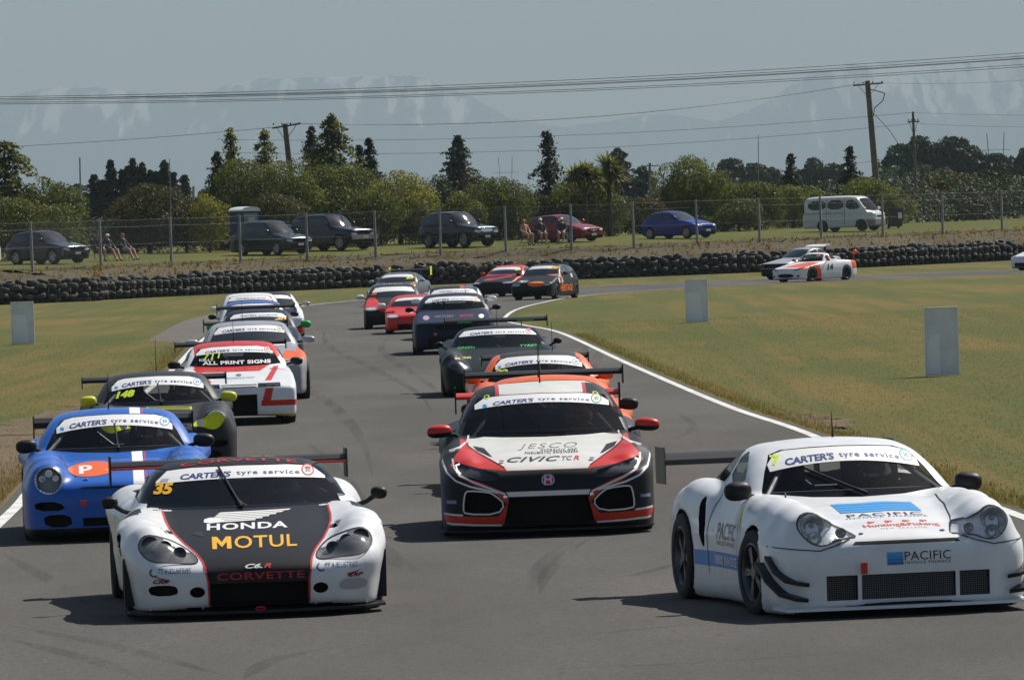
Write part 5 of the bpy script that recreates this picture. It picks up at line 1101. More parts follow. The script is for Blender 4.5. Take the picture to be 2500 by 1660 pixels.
def black_white_35():
    WP = paint('white', (.74, .75, .76)); BP = paint('gloss_black', (.012, .012, .014), .25, .25)
    edge = [(.372, .10), (.378, .30), (.395, .40), (.45, .52), (.53, .60), (.60, .665), (.635, .70), (.655, .74), (.67, .79)]
    edge = edge[:3] + [(.40, .425)]; blk = [(-x, z) for x, z in edge] + edge[::-1]
    tedge = [(.395, .06), (.41, .16), (.45, .33), (.53, .60), (.59, .90), (.62, 1.12), (.635, 1.35), (.64, 1.75)]; tblk = [(-x, y) for x, y in tedge[::-1]] + tedge
    sp = dict(VETTE); sp['zs'] = .972; roof = [(-.62, 1.09), (-.60, 1.3), (.60, 1.3), (.62, 1.09)]
    lm = [dict(a=(q, covermat(), [(s_ * .80, .36, .60, .055), (s_ * .69, .32, .565, .05), (s_ * .58, .28, .52, .045)]), k=dict(lim=(-.2, .78), depth=.05, nmin=.25, bowlm=BOWLD, backm=mat('lamp_grey', (.60, .60, .605), .5))) for q, s_ in ((HLV, 1), (mir(HLV), -1))]
    ov = rpoly([(-.835, .25), (-.80, .285), (-.64, .285), (-.606, .25), (-.62, .205), (-.80, .20)], 1); rd = arc(-.465, .225, .058, .042, 14)
    c = race_car('white race car with black bonnet, yellow 35 and red lettering on the nose', 636, 1511, 5.2, sp, WP, .024, glassmat('smoked_screen', (.42, .45, .47)), lamps=lm,
        paints=[(blk, 'front', BP, dict(lim=(-.1, .5), nmin=.02)), (tblk, 'top', BP, dict(lim=(.30, .86), sgn=1, nmin=.02)), ([(-.66, 1.5), (.66, 1.5), (.66, 4.3), (-.66, 4.3)], 'top', BP, dict(lim=(1.0, 1.3), sgn=1)), ([(1.45, .72), (2.0, .84), (3.3, .90), (3.3, 1.2), (1.45, 1.2)], 'side', BP, dict(sgn=-1, lim=(-1.1, -.3))), ([(1.45, .72), (2.0, .84), (3.3, .90), (3.3, 1.2), (1.45, 1.2)], 'side', BP, dict(sgn=1, lim=(.3, 1.1)))],
        grilles=[([(-.365, .115), (.365, .115), (.365, .285), (-.365, .285)], .2), (ov, .08), (rd, .1), (mir(rd), .1)],
        ban=dict(zt=1.108, zb=1.018, curve=-.07, badge=RED, dot=None), mirrork=dict(m=BLK, x=1.05, y=1.80, z=.87, sz=(.066, .05, .05), droop=.035, inx=.15), cage=True,
        wingk=dict(m=CARB, y=4.38, z=1.06, span=1.93, chord=.30, th=.045, ep=(.32, .24), sup=(.40,), supz=.85), drv=('race driver in red seen dimly through the screen of car 35', HELM, SUITR, .12), ant=None)
    T, b, ws, root = c.T, c.body, c.ws, c.root
    RP = mat('vinyl_red', ())
    for s_ in (-1, 1):
        seam([(s_ * abs(x), z) for x, z in HLV + HLV[:1]], 'front', T, b, w=.008); seam([(1.72, .25), (1.75, .6), (1.85, .80)], 'side', T, b, sgn=s_); seam([(2.95, .25), (2.98, .6), (2.95, .86)], 'side', T, b, sgn=s_)
        seam([(s_ * (x + .004), z) for x, z in edge], 'front', T, b, RP, .014, 'pinstripe'); seam([(s_ * (x + .004), y) for x, y in tedge], 'top', T, b, RP, .016, 'pinstripe', sgn=1)
        o = MB(); o.box((s_ * .905, .50, .40), (.10, .02, .045)); o.build('marker_lamp', mat('amber_lamp', (.75, .20, .02), .3), root, rot=None)
        a = MB(); a.prism([(s_ * .90, .11), (s_ * .995, .11), (s_ * 1.0, .48), (s_ * .93, .50), (s_ * .915, .30)], 'y', .52, .56); a.build('dive_plate', CARB, root)
        for q_ in ([(s_ * .42, .10, .16), (s_ * .43, .0, .085)], [(s_ * .80, .26, .17), (s_ * .82, .16, .085)]): r_ = MB(); r_.tube(q_, .006, 6); r_.build('splitter_stay', CHROME, root)
        text('lettering', 'TT INDUSTRIES', s_ * .63, .395, .25, .04, 'front', T, NAVY, b, .3, .0, lift=.01); sticker('logo', [(s_ * .63 - .155 + .035 * math.cos(a_), .385 + .035 * math.sin(a_)) for a_ in np.linspace(2, 5.5, 8)] + [(s_ * .63 - .155 + .024 * math.cos(a_), .385 + .024 * math.sin(a_)) for a_ in np.linspace(5.5, 2, 8)], 'front', T, NAVY, b, lift=.008)
        text('lettering', 'CRP', s_ * .735, .315, .12, .032, 'front', T, BLACKV, b, .4, .03, lift=.012); sticker('logo', [(s_ * .735 - s_ * .07, .325), (s_ * .735 + s_ * .05, .355), (s_ * .735 - s_ * .02, .322), (s_ * .735 - s_ * .04, .30)], 'front', T, RP, b, lift=.010)
    sp_ = MB(); sp_.add([(x, y, z) for z in (.055, .075) for x, y in ((-.98, .62), (-.97, .30), (-.80, .08), (-.45, -.06), (0, -.09), (.45, -.06), (.80, .08), (.97, .30), (.98, .62))], [tuple(range(9)), tuple(range(17, 8, -1))] + [(i, 9 + i, 9 + (i + 1) % 9, (i + 1) % 9) for i in range(9)]); sp_.build('splitter', CARB, root)
    gp = sticker('cover_panel', rpoly([(.835, .25), (.80, .285), (.64, .285), (.606, .25), (.62, .205), (.80, .20)], 1), 'front', T, mat('cover_grey', (.42, .42, .42), .5), b, lift=.006)
    text('lettering', 'HONDA', -.03, .682, .62, .042, 'front', T, WHITE, b, .1, .03, 1.1, lift=.014)
    for i in range(6):
        t = i / 5; x0 = -.34 + .16 * (1 - t) * .3; z0 = .708 + .011 * i
        sticker('logo', [(-.33 + .02 * i, z0), (.05 + .055 * i, z0 + .008), (.05 + .06 * i, z0 + .0155), (-.30 + .02 * i, z0 + .0085)], 'front', T, WHITE, b, lift=.014)
    sticker('logo', [(-.35, .712), (-.30, .705), (-.18, .714), (-.22, .735), (-.29, .742), (-.34, .732)], 'front', T, WHITE, b, lift=.0145)
    Mg = [(0, 0), (.24, 0), (.24, .58), (.5, .14), (.76, .58), (.76, 0), (1, 0), (1, 1), (.74, 1), (.5, .55), (.26, 1), (0, 1)]
    sticker('lettering', [(-.325 + .145 * x + .012 * z, .538 + .080 * z) for x, z in Mg], 'front', T, YEL, b, lift=.014, maxe=.14); text('lettering', 'OTUL', .085, .578, .47, .080, 'front', T, YEL, b, .12, .012, 1.06, lift=.014)
    text('lettering', 'C6.', -.035, .412, .13, .034, 'front', T, WHITE, b, .35, .03, lift=.012); text('lettering', 'R', .07, .412, .06, .034, 'front', T, RP, b, .35, .03, lift=.012)
    text('lettering', 'CORVETTE', .015, .338, .66, .058, 'front', T, mat('vinyl_dark_red', (.40, .012, .015), .45), b, 0, .02, 1.08, lift=.008)
    text('lettering', 'CORVETTE', 0, 2.55, .92, .12, 'top', T, mat('vinyl_dark_red', ()), b, 0, .02, 1.05, sgn=1); text('lettering', 'MOTUL', .0, 2.82, .60, .16, 'top', T, YEL, b, .12, .012, sgn=1)
    text('number', '35', -.615, .955, .165, .088, 'front', T, YEL, ws, .3, .05, lift=.008); sticker('badge', [(-.64, 1.0), (-.575, 1.005), (-.56, 1.03), (-.62, 1.025)], 'front', T, mat('vinyl_lilac', (.45, .33, .5), .5), ws, lift=.008)
    wiper(T, ws, (-.03, .80), (-.17, 1.10))
    d = MB(); d.box((0, 0, 0), (1.92, .012, .016)); d.build('wing_stripe', RP, root, loc=(0, 4.225, 1.05)); n_ = MB(); n_.prism([(-.42, .0), (-.30, .02), (-.28, .06), (-.40, .03)], 'y', 0, .01)
    sticker('bonnet_vent', [(-.47, .645), (-.38, .655), (-.36, .628), (-.39, .622)], 'front', T, HOLE, b, lift=.012)
    tow = MB(); n2 = 16; tow.tube([(.035 * math.cos(6.283 * i / n2), -.075, .09 + .012 * math.sin(6.283 * i / n2)) for i in range(n2 + 1)], .006, 5); tow.build('tow_ring', RP, root)
    return c

# ---------------------------------------------------------------- red, white and black hatchback
CIVIC = dict(L=4.45, W=2.03, H=1.375, floor=.10, kb=.05, crown=.05, rcrown=.10, wrap=.28, rwrap=.2, kc=.07, kj=.03,
    low=[(.08, .10), (.02, .12), (0, .25), (.0, .42), (.03, .55), (.10, .635), (.25, .69), (.6, .775), (.95, .845), (1.25, .895), (1.6, .93), (2.6, .98), (3.8, 1.03), (4.25, 1.02), (4.40, .9), (4.44, .5), (4.36, .2), (4.1, .10)],
    plan=[(0, .55), (.03, .76), (.08, .88), (.18, .95), (.40, .99), (.92, 1.005), (1.3, .985), (1.65, .92), (2.4, .905), (3.0, .93), (3.4, .985), (3.7, 1.0), (4.1, .96), (4.35, .86), (4.44, .6)],
    inset=[(0, .03), (.2, 0), (.55, 0), (.70, .012), (.80, .05), (.90, .13), (1.1, .3), (1.4, .6)],
    humps=[([(.74, .42, .62, .11), (.80, .75, .66, .14), (.81, 1.1, .68, .14), (.78, 1.6, .76, .12)], .10), ([(.80, 2.9, .80, .14), (.82, 3.62, .82, .15), (.76, 4.1, .82, .14)], .1)],
    cab=[(1.08, .75), (1.20, .87), (1.6, 1.09), (1.98, 1.27), (2.25, 1.345), (2.65, 1.378), (3.2, 1.36), (3.75, 1.27), (4.15, 1.08), (4.25, .7), (1.2, .6)],
    cabw=[(.86, .6), (.83, .90), (.765, 1.08), (.665, 1.25), (.585, 1.335), (.42, 1.52)], cabt=[(0, 0), (2.8, 0), (3.7, .06), (4.3, .12)],
    wheels=[(.92, .33, .27, .99), (3.62, .33, .27, .985)],
    ws=[(-.775, .915), (-.4, .895), (0, .89), (.4, .895), (.775, .915), (.70, 1.10), (.61, 1.245), (.40, 1.275), (0, 1.285), (-.40, 1.275), (-.61, 1.245), (-.70, 1.10)], wsy=(.9, 2.4),
    sidewin=[rpoly([(1.65, 1.0), (2.0, 1.17), (2.3, 1.28), (2.65, 1.30), (2.65, 1.02)], 1), rpoly([(2.73, 1.02), (2.73, 1.30), (3.3, 1.27), (3.75, 1.13), (3.7, 1.06)], 1)], rw=rpoly([(-.55, 1.08), (.55, 1.08), (.5, 1.28), (-.5, 1.28)], 1), rwy=3.4, seaty=2.3, cagef=(2.10, 1.22, 1.55), dz=.04, spokes=7)
def red_hatch():
    WPc = paint('cream_white', (.72, .71, .66)); RP = paint('signal_red', (.60, .022, .010)); BK = paint('metal_black', (.016, .017, .020), .3)
    duct = rpoly([(-.745, .455), (-.56, .437), (-.497, .405), (-.405, .318), (-.476, .228), (-.775, .238), (-.795, .285), (-.775, .43)], 1)
    hood = [(-.375, .625), (.375, .625), (.40, .66), (.50, .715), (.64, .79), (.715, .84), (.73, .925), (-.73, .925), (-.715, .84), (-.64, .79), (-.50, .715), (-.40, .66)]
    redw = [(-.90, .675), (-.80, .672), (-.375, .615), (.375, .615), (.80, .672), (.90, .675), (.86, .75), (.80, .82), (.79, .93), (-.79, .93), (-.80, .82), (-.86, .75)]
    slot = rpoly([(-.68, .835), (-.575, .815), (-.50, .74), (-.53, .745), (-.645, .795)], 0)
    lampP = [(-.875, .68), (-.845, .715), (-.79, .695), (-.46, .605), (-.44, .545), (-.60, .545), (-.78, .60)]
    band = [(-.86, .655), (-.79, .672), (-.375, .622), (.375, .622), (.79, .672), (.86, .655), (.80, .59), (.60, .535), (.42, .43), (-.42, .43), (-.60, .535), (-.80, .59)]
    lower = [(-.98, .245), (-.80, .235), (-.78, .215), (-.47, .205), (-.385, .318), (-.50, .43), (-.60, .46), (-.82, .58), (-.86, .60), (-.62, .525), (-.40, .425), (-.375, .38), (-.37, .30), (-.425, .125), (-.95, .16)]
    c = race_car('red, cream and black race hatchback with tall grille and red mirrors', 1343, 1311, .8, dict(CIVIC), BK, .024, GLASSD,
        paints=[(redw, 'front', RP, dict(lim=(-.1, 1.4), nmin=-.3)), (hood, 'front', WPc, dict(lim=(-.1, 1.4), nmin=-.3)), (band, 'front', BLK, dict(lim=(-.1, .7))), (lower, 'front', RP, FL), (mir(lower), 'front', RP, FL),
                ([(-.37, .385), (.37, .385), (.39, .43), (-.39, .43)], 'front', WPc, FL), ([(-.40, 1.8), (.40, 1.8), (.40, 4.2), (-.40, 4.2)], 'top', WPc, dict(lim=(1.2, 1.5), sgn=1)), ([(-.435, 1.8), (-.40, 1.8), (-.40, 4.2), (-.435, 4.2)], 'top', RP, dict(lim=(1.2, 1.5), sgn=1)), ([(.40, 1.8), (.435, 1.8), (.435, 4.2), (.40, 4.2)], 'top', RP, dict(lim=(1.2, 1.5), sgn=1)),
                (slot, 'front', BLK, FL), (mir(slot), 'front', BLK, FL)],
        lamps=[dict(a=(q, LENS, [(s_ * .74, .28, .645, .028), (s_ * .66, .25, .625, .028), (s_ * .58, .22, .603, .028), (s_ * .51, .20, .583, .026)]), k=dict(lim=(-.2, .8), depth=.05, backm=mat('lamp_black', (.02, .02, .022), .4), bowlm=BOWLD)) for q, s_ in ((mir(lampP), 1), (lampP, -1))],
        grilles=[([(-.365, .375), (-.42, .13), (.42, .13), (.365, .375)], .22), (duct, .16), (mir(duct), .16)],
        ban=dict(zt=1.272, zb=1.20, curve=-.125, badge=mat('vinyl_green', (.03, .30, .12), .5), wide=.98), mirrork=dict(m=RP, m2=BLK, x=.985, y=1.52, z=.965, sz=(.12, .07, .062), droop=.0, inx=.05), cage=True, ant=(0, 2.55, 1.372, .40), drv=('race driver in the red, cream and black hatchback', HELMO, SUITB, .28), seats=(.36,),
        wingk=dict(m=RP, y=4.20, z=1.21, span=1.62, chord=.28, th=.04, ep=(.30, .26), sup=(.40,), supz=1.05, epm=BLK))
    T, b, ws, root = c.T, c.body, c.ws, c.root
    for s_ in (-1, 1):
        for ln in ([(.985, .80), (.965, .70), (.93, .62), (.85, .545), (.72, .49), (.58, .455), (.46, .425)], [(.875, .74), (.865, .67), (.82, .60), (.70, .535), (.58, .485), (.40, .41)], [(.97, .245), (.88, .235), (.80, .228)], [(.90, .80), (.80, .83), (.72, .88), (.71, .92)], [(.95, .155), (.70, .135), (.44, .125)]): seam([(s_ * x, z) for x, z in ln], 'front', T, b, WPc, .018, 'pinstripe')
        seam([(s_ * abs(x), z) for x, z in duct + duct[:1]], 'front', T, b, WPc, .014, 'pinstripe')
        d_ = MB(); d_.tube([(s_ * .815, .13, .70), (s_ * .845, .16, .69), (s_ * .835, .145, .64), (s_ * .80, .13, .60)], .008, 6); d_.build('running_lamp', LIT, root)
        p_ = MB(); p_.lathe([(.001, .012), (.02, .010), (.026, 0)], 10, 'z', (s_ * .42, .30, .705)); p_.build('bonnet_pin', CHROME, b)
        q_ = MB(); q_.lathe([(.001, -.012), (.018, -.010), (.022, 0)], 10, 'y', (s_ * .40, .012, .385)); q_.build('bumper_bolt', CHROME, b)
        text('lettering', 'YOKOHAMA', s_ * .865, .145, .11, .022, 'front', T, WHITE, b, 0, .03, lift=.012, start=-1); sticker('logo', [(s_ * .90 - .05, .335), (s_ * .90 + .05, .335), (s_ * .90 + .05, .37), (s_ * .90 - .05, .37)], 'front', T, mat('vinyl_royal', (.03, .16, .45), .5), b, lift=.008); text('lettering', 'OHLINS', s_ * .90, .352, .08, .022, 'front', T, YEL, b, 0, .02, lift=.014)
    hb = MB(); hb.prism(rpoly([(-.06, -.05), (.06, -.05), (.055, .05), (-.055, .05)], 1), 'y', -.006, .02); hbo = hb.build('badge', CHROME, root, loc=(0, .035, .53), rot=(R(-14), 0, 0)); hr = MB(); hr.prism(rpoly([(-.052, -.042), (.052, -.042), (.047, .042), (-.047, .042)], 1), 'y', -.009, .0); hr.build('badge_field', RP, hbo)
    hh = MB(); hh.prism([(-.038, -.034), (-.022, -.034), (-.018, -.006), (.018, -.006), (.022, -.034), (.038, -.034), (.032, .034), (.016, .034), (.017, .008), (-.017, .008), (-.016, .034), (-.032, .034)], 'y', -.013, -.009); hh.build('badge_letter', CHROME, hbo)
    text('lettering', 'CIVIC', -.12, .715, .50, .040, 'front', T, BLACKV, b, .45, .02, 1.15, lift=.013); text('lettering', 'TC', .19, .715, .10, .034, 'front', T, GREYV, b, .3, .03, lift=.013); text('lettering', 'R', .275, .715, .055, .034, 'front', T, RED, b, .3, .03, lift=.013)
    text('lettering', 'JESCO', .02, .815, .56, .050, 'front', T, GREYV, b, .3, -.012, 1.15, lift=.013); text('lettering', 'HYDRAULIC AND', .12, .785, .34, .018, 'front', T, BLACKV, b, .2, .01, 1.2, lift=.013); text('lettering', 'PNEUMATIC ENGINEERS', .05, .766, .50, .018, 'front', T, BLACKV, b, .2, .01, 1.2, lift=.013)
    l = MB(); l.add([(x, y, z) for z in (.065, .085) for x, y in ((-.99, .55), (-.97, .25), (-.80, .02), (-.40, -.07), (.40, -.07), (.80, .02), (.97, .25), (.99, .55))], [tuple(range(8)), tuple(range(15, 7, -1))] + [(i, 8 + i, 8 + (i + 1) % 8, (i + 1) % 8) for i in range(8)]); l.build('splitter', BLK, root)
    [seam([(s_ * .40, .655), (s_ * .52, .72), (s_ * .66, .795), (s_ * .735, .85), (s_ * .75, .915)], 'front', T, b, w=.007) for s_ in (-1, 1)]; wiper(T, ws, (.20, .92), (-.30, .93)); im = MB(); im.box((-.30, 2.2, 1.17), (.22, .10, .035), Matrix.Rotation(R(-8), 3, 'Y')); im.build('sun_visor', mat('visor_red', (.45, .06, .03), .5), root)
    for s_ in (-1, 1): sticker('logo', arc(s_ * .52, 2.12, .028, .05, 10), 'top', T, LIME, b, sgn=1); sticker('logo', arc(s_ * .52, 2.12, .018, .03, 10), 'top', T, BLACKV, b, sgn=1, lift=.006)
    return c

# ---------------------------------------------------------------- the other rear-engined coupes
def scaled(sp, wf): # narrower or wider body
    sp = dict(sp); sp['plan'] = [(y, x * wf) for y, x in sp['plan']]; sp['W'] *= wf; sp['wheels'] = [(y, r, w, xo * wf) for y, r, w, xo in sp['wheels']]; return sp
def coupe911(label, u, v, rz, col, lensm, hl, mirm, h, ban, wingm=None, wingk=None, wf=.95, paints=(), grilles=None, glass=GLASS, drv=None, ant=None, cage=True, hlr=None, backm=None, D=None):
    sp = scaled(PORSCHE, wf); sp['zs'] = .957
    P1 = rpoly([(.49, .33), (.79, .33), (.80, .42), (.56, .42)], 1); P2 = rpoly([(.44, .165), (.70, .165), (.72, .29), (.46, .29)], 1); P3 = [(-.34, .165), (.34, .165), (.34, .25), (-.34, .25)]
    gr = grilles if grilles is not None else [(P1, .10), (mir(P1), .10), (P2, .10), (mir(P2), .10), (P3, .10)]
    c = race_car(label, u, v, rz, sp, col, h, glass, lamps=[dict(a=(q, lensm, [(s_ * x, y, z, r) for x, y, z, r in hlr]), k=dict(lim=(-.2, .8), depth=.05, backm=backm or BOWL)) for q, s_ in ((hl, 1), (mir(hl), -1))], grilles=gr,
        paints=[([(-.98, .0), (.98, .0), (.98, .15), (-.98, .15)], 'front', BLK, FL), ([(-.37, .535), (.37, .535), (.34, .560), (-.34, .560)], 'front', BLK, dict(lim=(-.1, .5)))] + list(paints),
        ban=ban, mirrork=dict(m=mirm, x=.87, y=1.66, z=.93, sz=(.105, .07, .07), droop=0, inx=.05), wingk=wingk, cage=cage, drv=drv, ant=ant, D=D)
    for s_ in (-1, 1):
        seam([(s_ * abs(x), z) for x, z in hl + hl[:1]], 'front', c.T, c.body, w=.009)
        seam([(s_ * .39, .30), (s_ * .45, .55), (s_ * .50, .9), (s_ * .55, 1.38)], 'top', c.T, c.body, w=.010, sgn=1)
        p_ = MB(); p_.lathe([(.001, .015), (.018, .012), (.024, 0)], 10, 'z', (s_ * .30, .20, .632)); p_.build('bonnet_pin', CHROME, c.body)
    wiper(c.T, c.ws, (.03, .875), (.0, 1.12)); return c
HL997 = arc(.655, .635, .125, .128, 24)
EGG = dict(hlr=[(.66, .20, .69, .08), (.645, .17, .60, .045), (.47, .14, .64, .04)])
def rear_engined():
    BLUEP = paint('race_blue', (.008, .105, .47)); ORV = mat('vinyl_logo_orange', (.78, .12, .015), .45)
    c = coupe911('blue race car with round lamps, orange oval logo and white centre stripe', 292, 1322, 3.8, BLUEP, LENS, HL997, BLK, .024, dict(zt=1.212, zb=1.108, curve=-.20, wide=.93),
        hlr=[(.655, .19, .61, .07), (.655, .15, .70, .032), (.59, .16, .65, .028), (.72, .18, .65, .028)], backm=mat('lamp_mid_grey', (.22, .22, .23), .4), wf=.955, drv=('race driver in the blue car with the orange oval logo', HELM, SUITB), wingk=dict(m=CARB, y=4.25, z=1.07, span=1.62, chord=.36, th=.08, ep=(.34, .26), sup=(.35,), supz=.8), ant=(-.05, 2.4, 1.275, .35),
        paints=[([(.155, -.1), (.26, -.1), (.26, 4.4), (.155, 4.4)], 'top', WHITE, dict(sgn=1, lim=(.3, 1.4))), ([(.275, -.1), (.288, -.1), (.288, 4.4), (.275, 4.4)], 'top', RED, dict(sgn=1, lim=(.3, 1.4)))])
    T, b = c.T, c.body
    sticker('logo', [(x, .62 + y) for x, y in arc(-.235, 0, .235, .33, 28)], 'top', T, ORV, b, sgn=1); text('lettering', 'p', -.30, .60, .13, .36, 'top', T, WHITE, b, 0, .04, sgn=1, lift=.007); text('lettering', 'motorsport', .04, .52, .30, .07, 'top', T, WHITE, b, sgn=1); text('lettering', 'PAUL KELLY', .17, .62, .26, .08, 'top', T, NAVY, b, 0, .02, sgn=1)
    for s_ in (-1, 1): seam([(s_ * .655 + .128 * math.cos(a), .635 + .131 * math.sin(a)) for a in np.linspace(0, 6.2832, 28)], 'front', T, b, CHROME, .016, 'lamp_ring')
    tw_ = MB(); tw_.box((-.33, -.03, .40), (.06, .03, .05)); tw_.build('tow_strap', RED, c.root)
    GR = paint('graphite', (.030, .031, .034), .35)
    YP = paint('acid_yellow', (.68, .66, .02))
    c = coupe911('dark grey race car with yellow mirrors, yellow lamps and lime 148', 400, 1160, 4.2, GR, LENSY, HL996, YP, .026, dict(zt=1.212, zb=1.108, curve=-.20, wide=.93), wf=.965,
        hlr=[(.66, .20, .68, .10), (.47, .14, .64, .04)], backm=mat('lamp_yellow_bowl', (.90, .88, .12), .4), drv=('race driver in the dark grey car with yellow mirrors', HELM, SUITB), wingk=dict(m=CARB, y=4.30, z=1.13, span=1.84, chord=.30, th=.05, ep=(.30, .16), sup=(.35,), supz=.8), ant=(.0, 2.5, 1.275, .42), paints=[([(-.16, 1.12), (.40, 1.12), (.40, 1.36), (-.16, 1.36)], 'top', YP, dict(sgn=1, lim=(.5, .95)))])
    for i in range(3): seam([(-.14, 1.17 + i * .07), (.38, 1.17 + i * .07)], 'top', c.T, c.body, GR, .03, 'louvre', sgn=1)
    text('number', '148', -.41, 1.005, .25, .085, 'front', c.T, LIME, c.ws, .35, .05, rot=6, lift=.009)
    ORP = paint('race_orange', (.82, .125, .008))
    c = coupe911('orange race car with green lamp and black mirrors, half hidden by the red hatchback', 1358, 1205, 1.0, ORP, LENSGR, HL996, BLK, .028, dict(zt=1.212, zb=1.108, curve=-.20, wide=.93), wf=.965, hlr=[(.66, .20, .68, .10), (.47, .14, .64, .04)], backm=mat('lamp_green_bowl', (.15, .5, .05), .5),
        wingk=dict(m=CARB, y=4.30, z=1.24, span=1.80, chord=.28, th=.05, ep=(.28, .22), sup=(.35,), supz=.8), ant=(-.10, 2.3, 1.27, .45), drv=('race driver in the orange car behind the red hatchback', HELM, SUITB))
    c = coupe911('orange and black race car with round orange mirrors, behind the all orange one', 1330, 1095, 1.0, ORP, LENS, HL996, ORP, .032, dict(zt=1.19, zb=1.105, curve=-.20, wide=.93), wf=.96, hlr=[(.66, .20, .68, .10)], glass=GLASSD, cage=False,
        wingk=dict(m=CARB, y=4.30, z=1.14, span=1.45, chord=.28, th=.05, ep=(.28, .16), sup=(.35,), supz=.8), ant=(.20, 2.5, 1.27, .40), paints=[([(-.50, 1.9), (.50, 1.9), (.50, 4.3), (-.50, 4.3)], 'top', BLACKV, dict(sgn=1, lim=(1.0, 1.4))), ([(-.5, .2), (.5, .2), (.5, 1.45), (-.5, 1.45)], 'top', BLACKV, dict(sgn=1, lim=(.4, 1.0)))])
    text('number', '22', -.50, 1.01, .18, .07, 'front', c.T, LIME, c.ws, .3, .05, lift=.009)
# ---------------------------------------------------------------- saloons, coupes and hatchbacks further back
def gen(L=4.4, W=1.78, H=1.3, zn=.62, yc=1.3, zc=.88, y1=2.0, y2=2.9, yb=3.9, zb=.95, r=.31, ov=.82, wb=2.6, zf=.13, kb=.08, flare=.0, nose=.04, tail=None, wrap=.25, tw=.25):
    low = [(.06, zf), (.01, zf + .07), (0, .30), (0, zn - .15), (nose, zn - .03), (.14, zn + .02), (.4, zn + .055), (yc * .65, zc - .075), (yc, zc), (yc + .4, zc + .03), (yb - .3, zb), (L - .14, zb - .02), (L - .02, zb - .12), (L, .5), (L - .05, .25), (L - .3, zf)]
    w2 = W / 2; fx = flare
    plan = [(0, w2 * .58), (.03, w2 * .80), (.10, w2 * .91), (.25, w2 * .97), (ov, w2 + fx), (ov + .5, w2 * .99), (L * .5, w2 * .985), (ov + wb - .5, w2 * .99), (ov + wb, w2 + fx), (L - .12, w2 * .92), (L, w2 * .75)]
    if tail is None: rear = [(y2, H - .03), ((y2 + yb) / 2, (H + zb) / 2 + .03), (yb, zb - .03), (yb, .6)]
    else: rear = [(y2, H - .02), (yb - .12, H - .10), (yb + tail, zb), (yb + tail, .6)]
    cab = [(yc - .12, zc - .17), (yc - .02, zc - .04), ((yc + y1) / 2, (zc + H) / 2 - .01), (y1, H - .06), (y1 + .3, H - .008), ((y1 + y2) / 2 + .1, H)] + rear + [(yc, .55)]
    cw = [(W * .47, .5), (W * .455, zc), (W * .405, (zc + H) / 2 + .02), (W * .35, H - .06), (W * .305, H), (W * .2, H + .16)]; md = (y1 + y2) / 2 + .05
    bx, tx, zt = W * .400, W * .312, H - .075
    ws = [(-bx, zc + .035), (-bx * .5, zc + .015), (0, zc + .01), (bx * .5, zc + .015), (bx, zc + .035), ((bx + tx) / 2, (zc + zt) / 2 + .01), (tx, zt - .03), (tx * .6, zt), (0, zt + .005), (-tx * .6, zt), (-tx, zt - .03), (-(bx + tx) / 2, (zc + zt) / 2 + .01)]
    e2 = y2 + (yb - y2) * .45 if tail is None else yb - .25; ze = H - .16 if tail is None else H - .17
    side = [rpoly([(yc + .42, zc + .08), (y1 + .0, H - .16), (y1 + .28, H - .095), (md - .03, H - .085), (md - .03, zc + .085)], 1), rpoly([(md + .03, zc + .085), (md + .03, H - .085), (y2, H - .10), (e2, ze), (e2 + .05, zb + .06)], 1)]
    rw = [(-tx * 1.2, zb + .07), (tx * 1.2, zb + .07), (tx, H - .09), (-tx, H - .09)]
    return dict(L=L, W=W + 2 * fx, H=H, floor=zf, kb=kb, crown=.05, rcrown=.10, wrap=wrap, rwrap=tw, kc=.07, kj=.03, low=low, plan=plan, inset=[(0, .05), (.2, .01), (.35, 0), (.58, 0), (.72, .018), (.85, .06), (1.0, .12), (2.2, .5)] if H < 1.6 else [(0, .05), (.3, 0), (.8, .0), (1.0, .05), (1.3, .2), (2.4, .5)],
        cab=cab, cabw=cw, cabt=[(0, 0), (y2, 0), (L, .08)], wheels=[(ov, r, r * .72, w2 + fx - .012), (ov + wb, r, r * .72, w2 + fx - .012)], ws=ws, wsy=(yc - .35, y1 + .6), sidewin=side, rw=rw, rwy=y2 - .1, seaty=y1 + .35, cagef=(y1 + .12, H - .13, yc + .35), dz=zc - .88, spokes=6)
def box4(x0, z0, x1, z1): return [(x0, z0), (x1, z0), (x1, z1), (x0, z1)]
def lampset(P, lens=LENS, back=None, depth=.04): return [dict(a=(q, lens, []), k=dict(lim=(-.3, .9), depth=depth, backm=back or BOWL)) for q in (P, mir(P))]
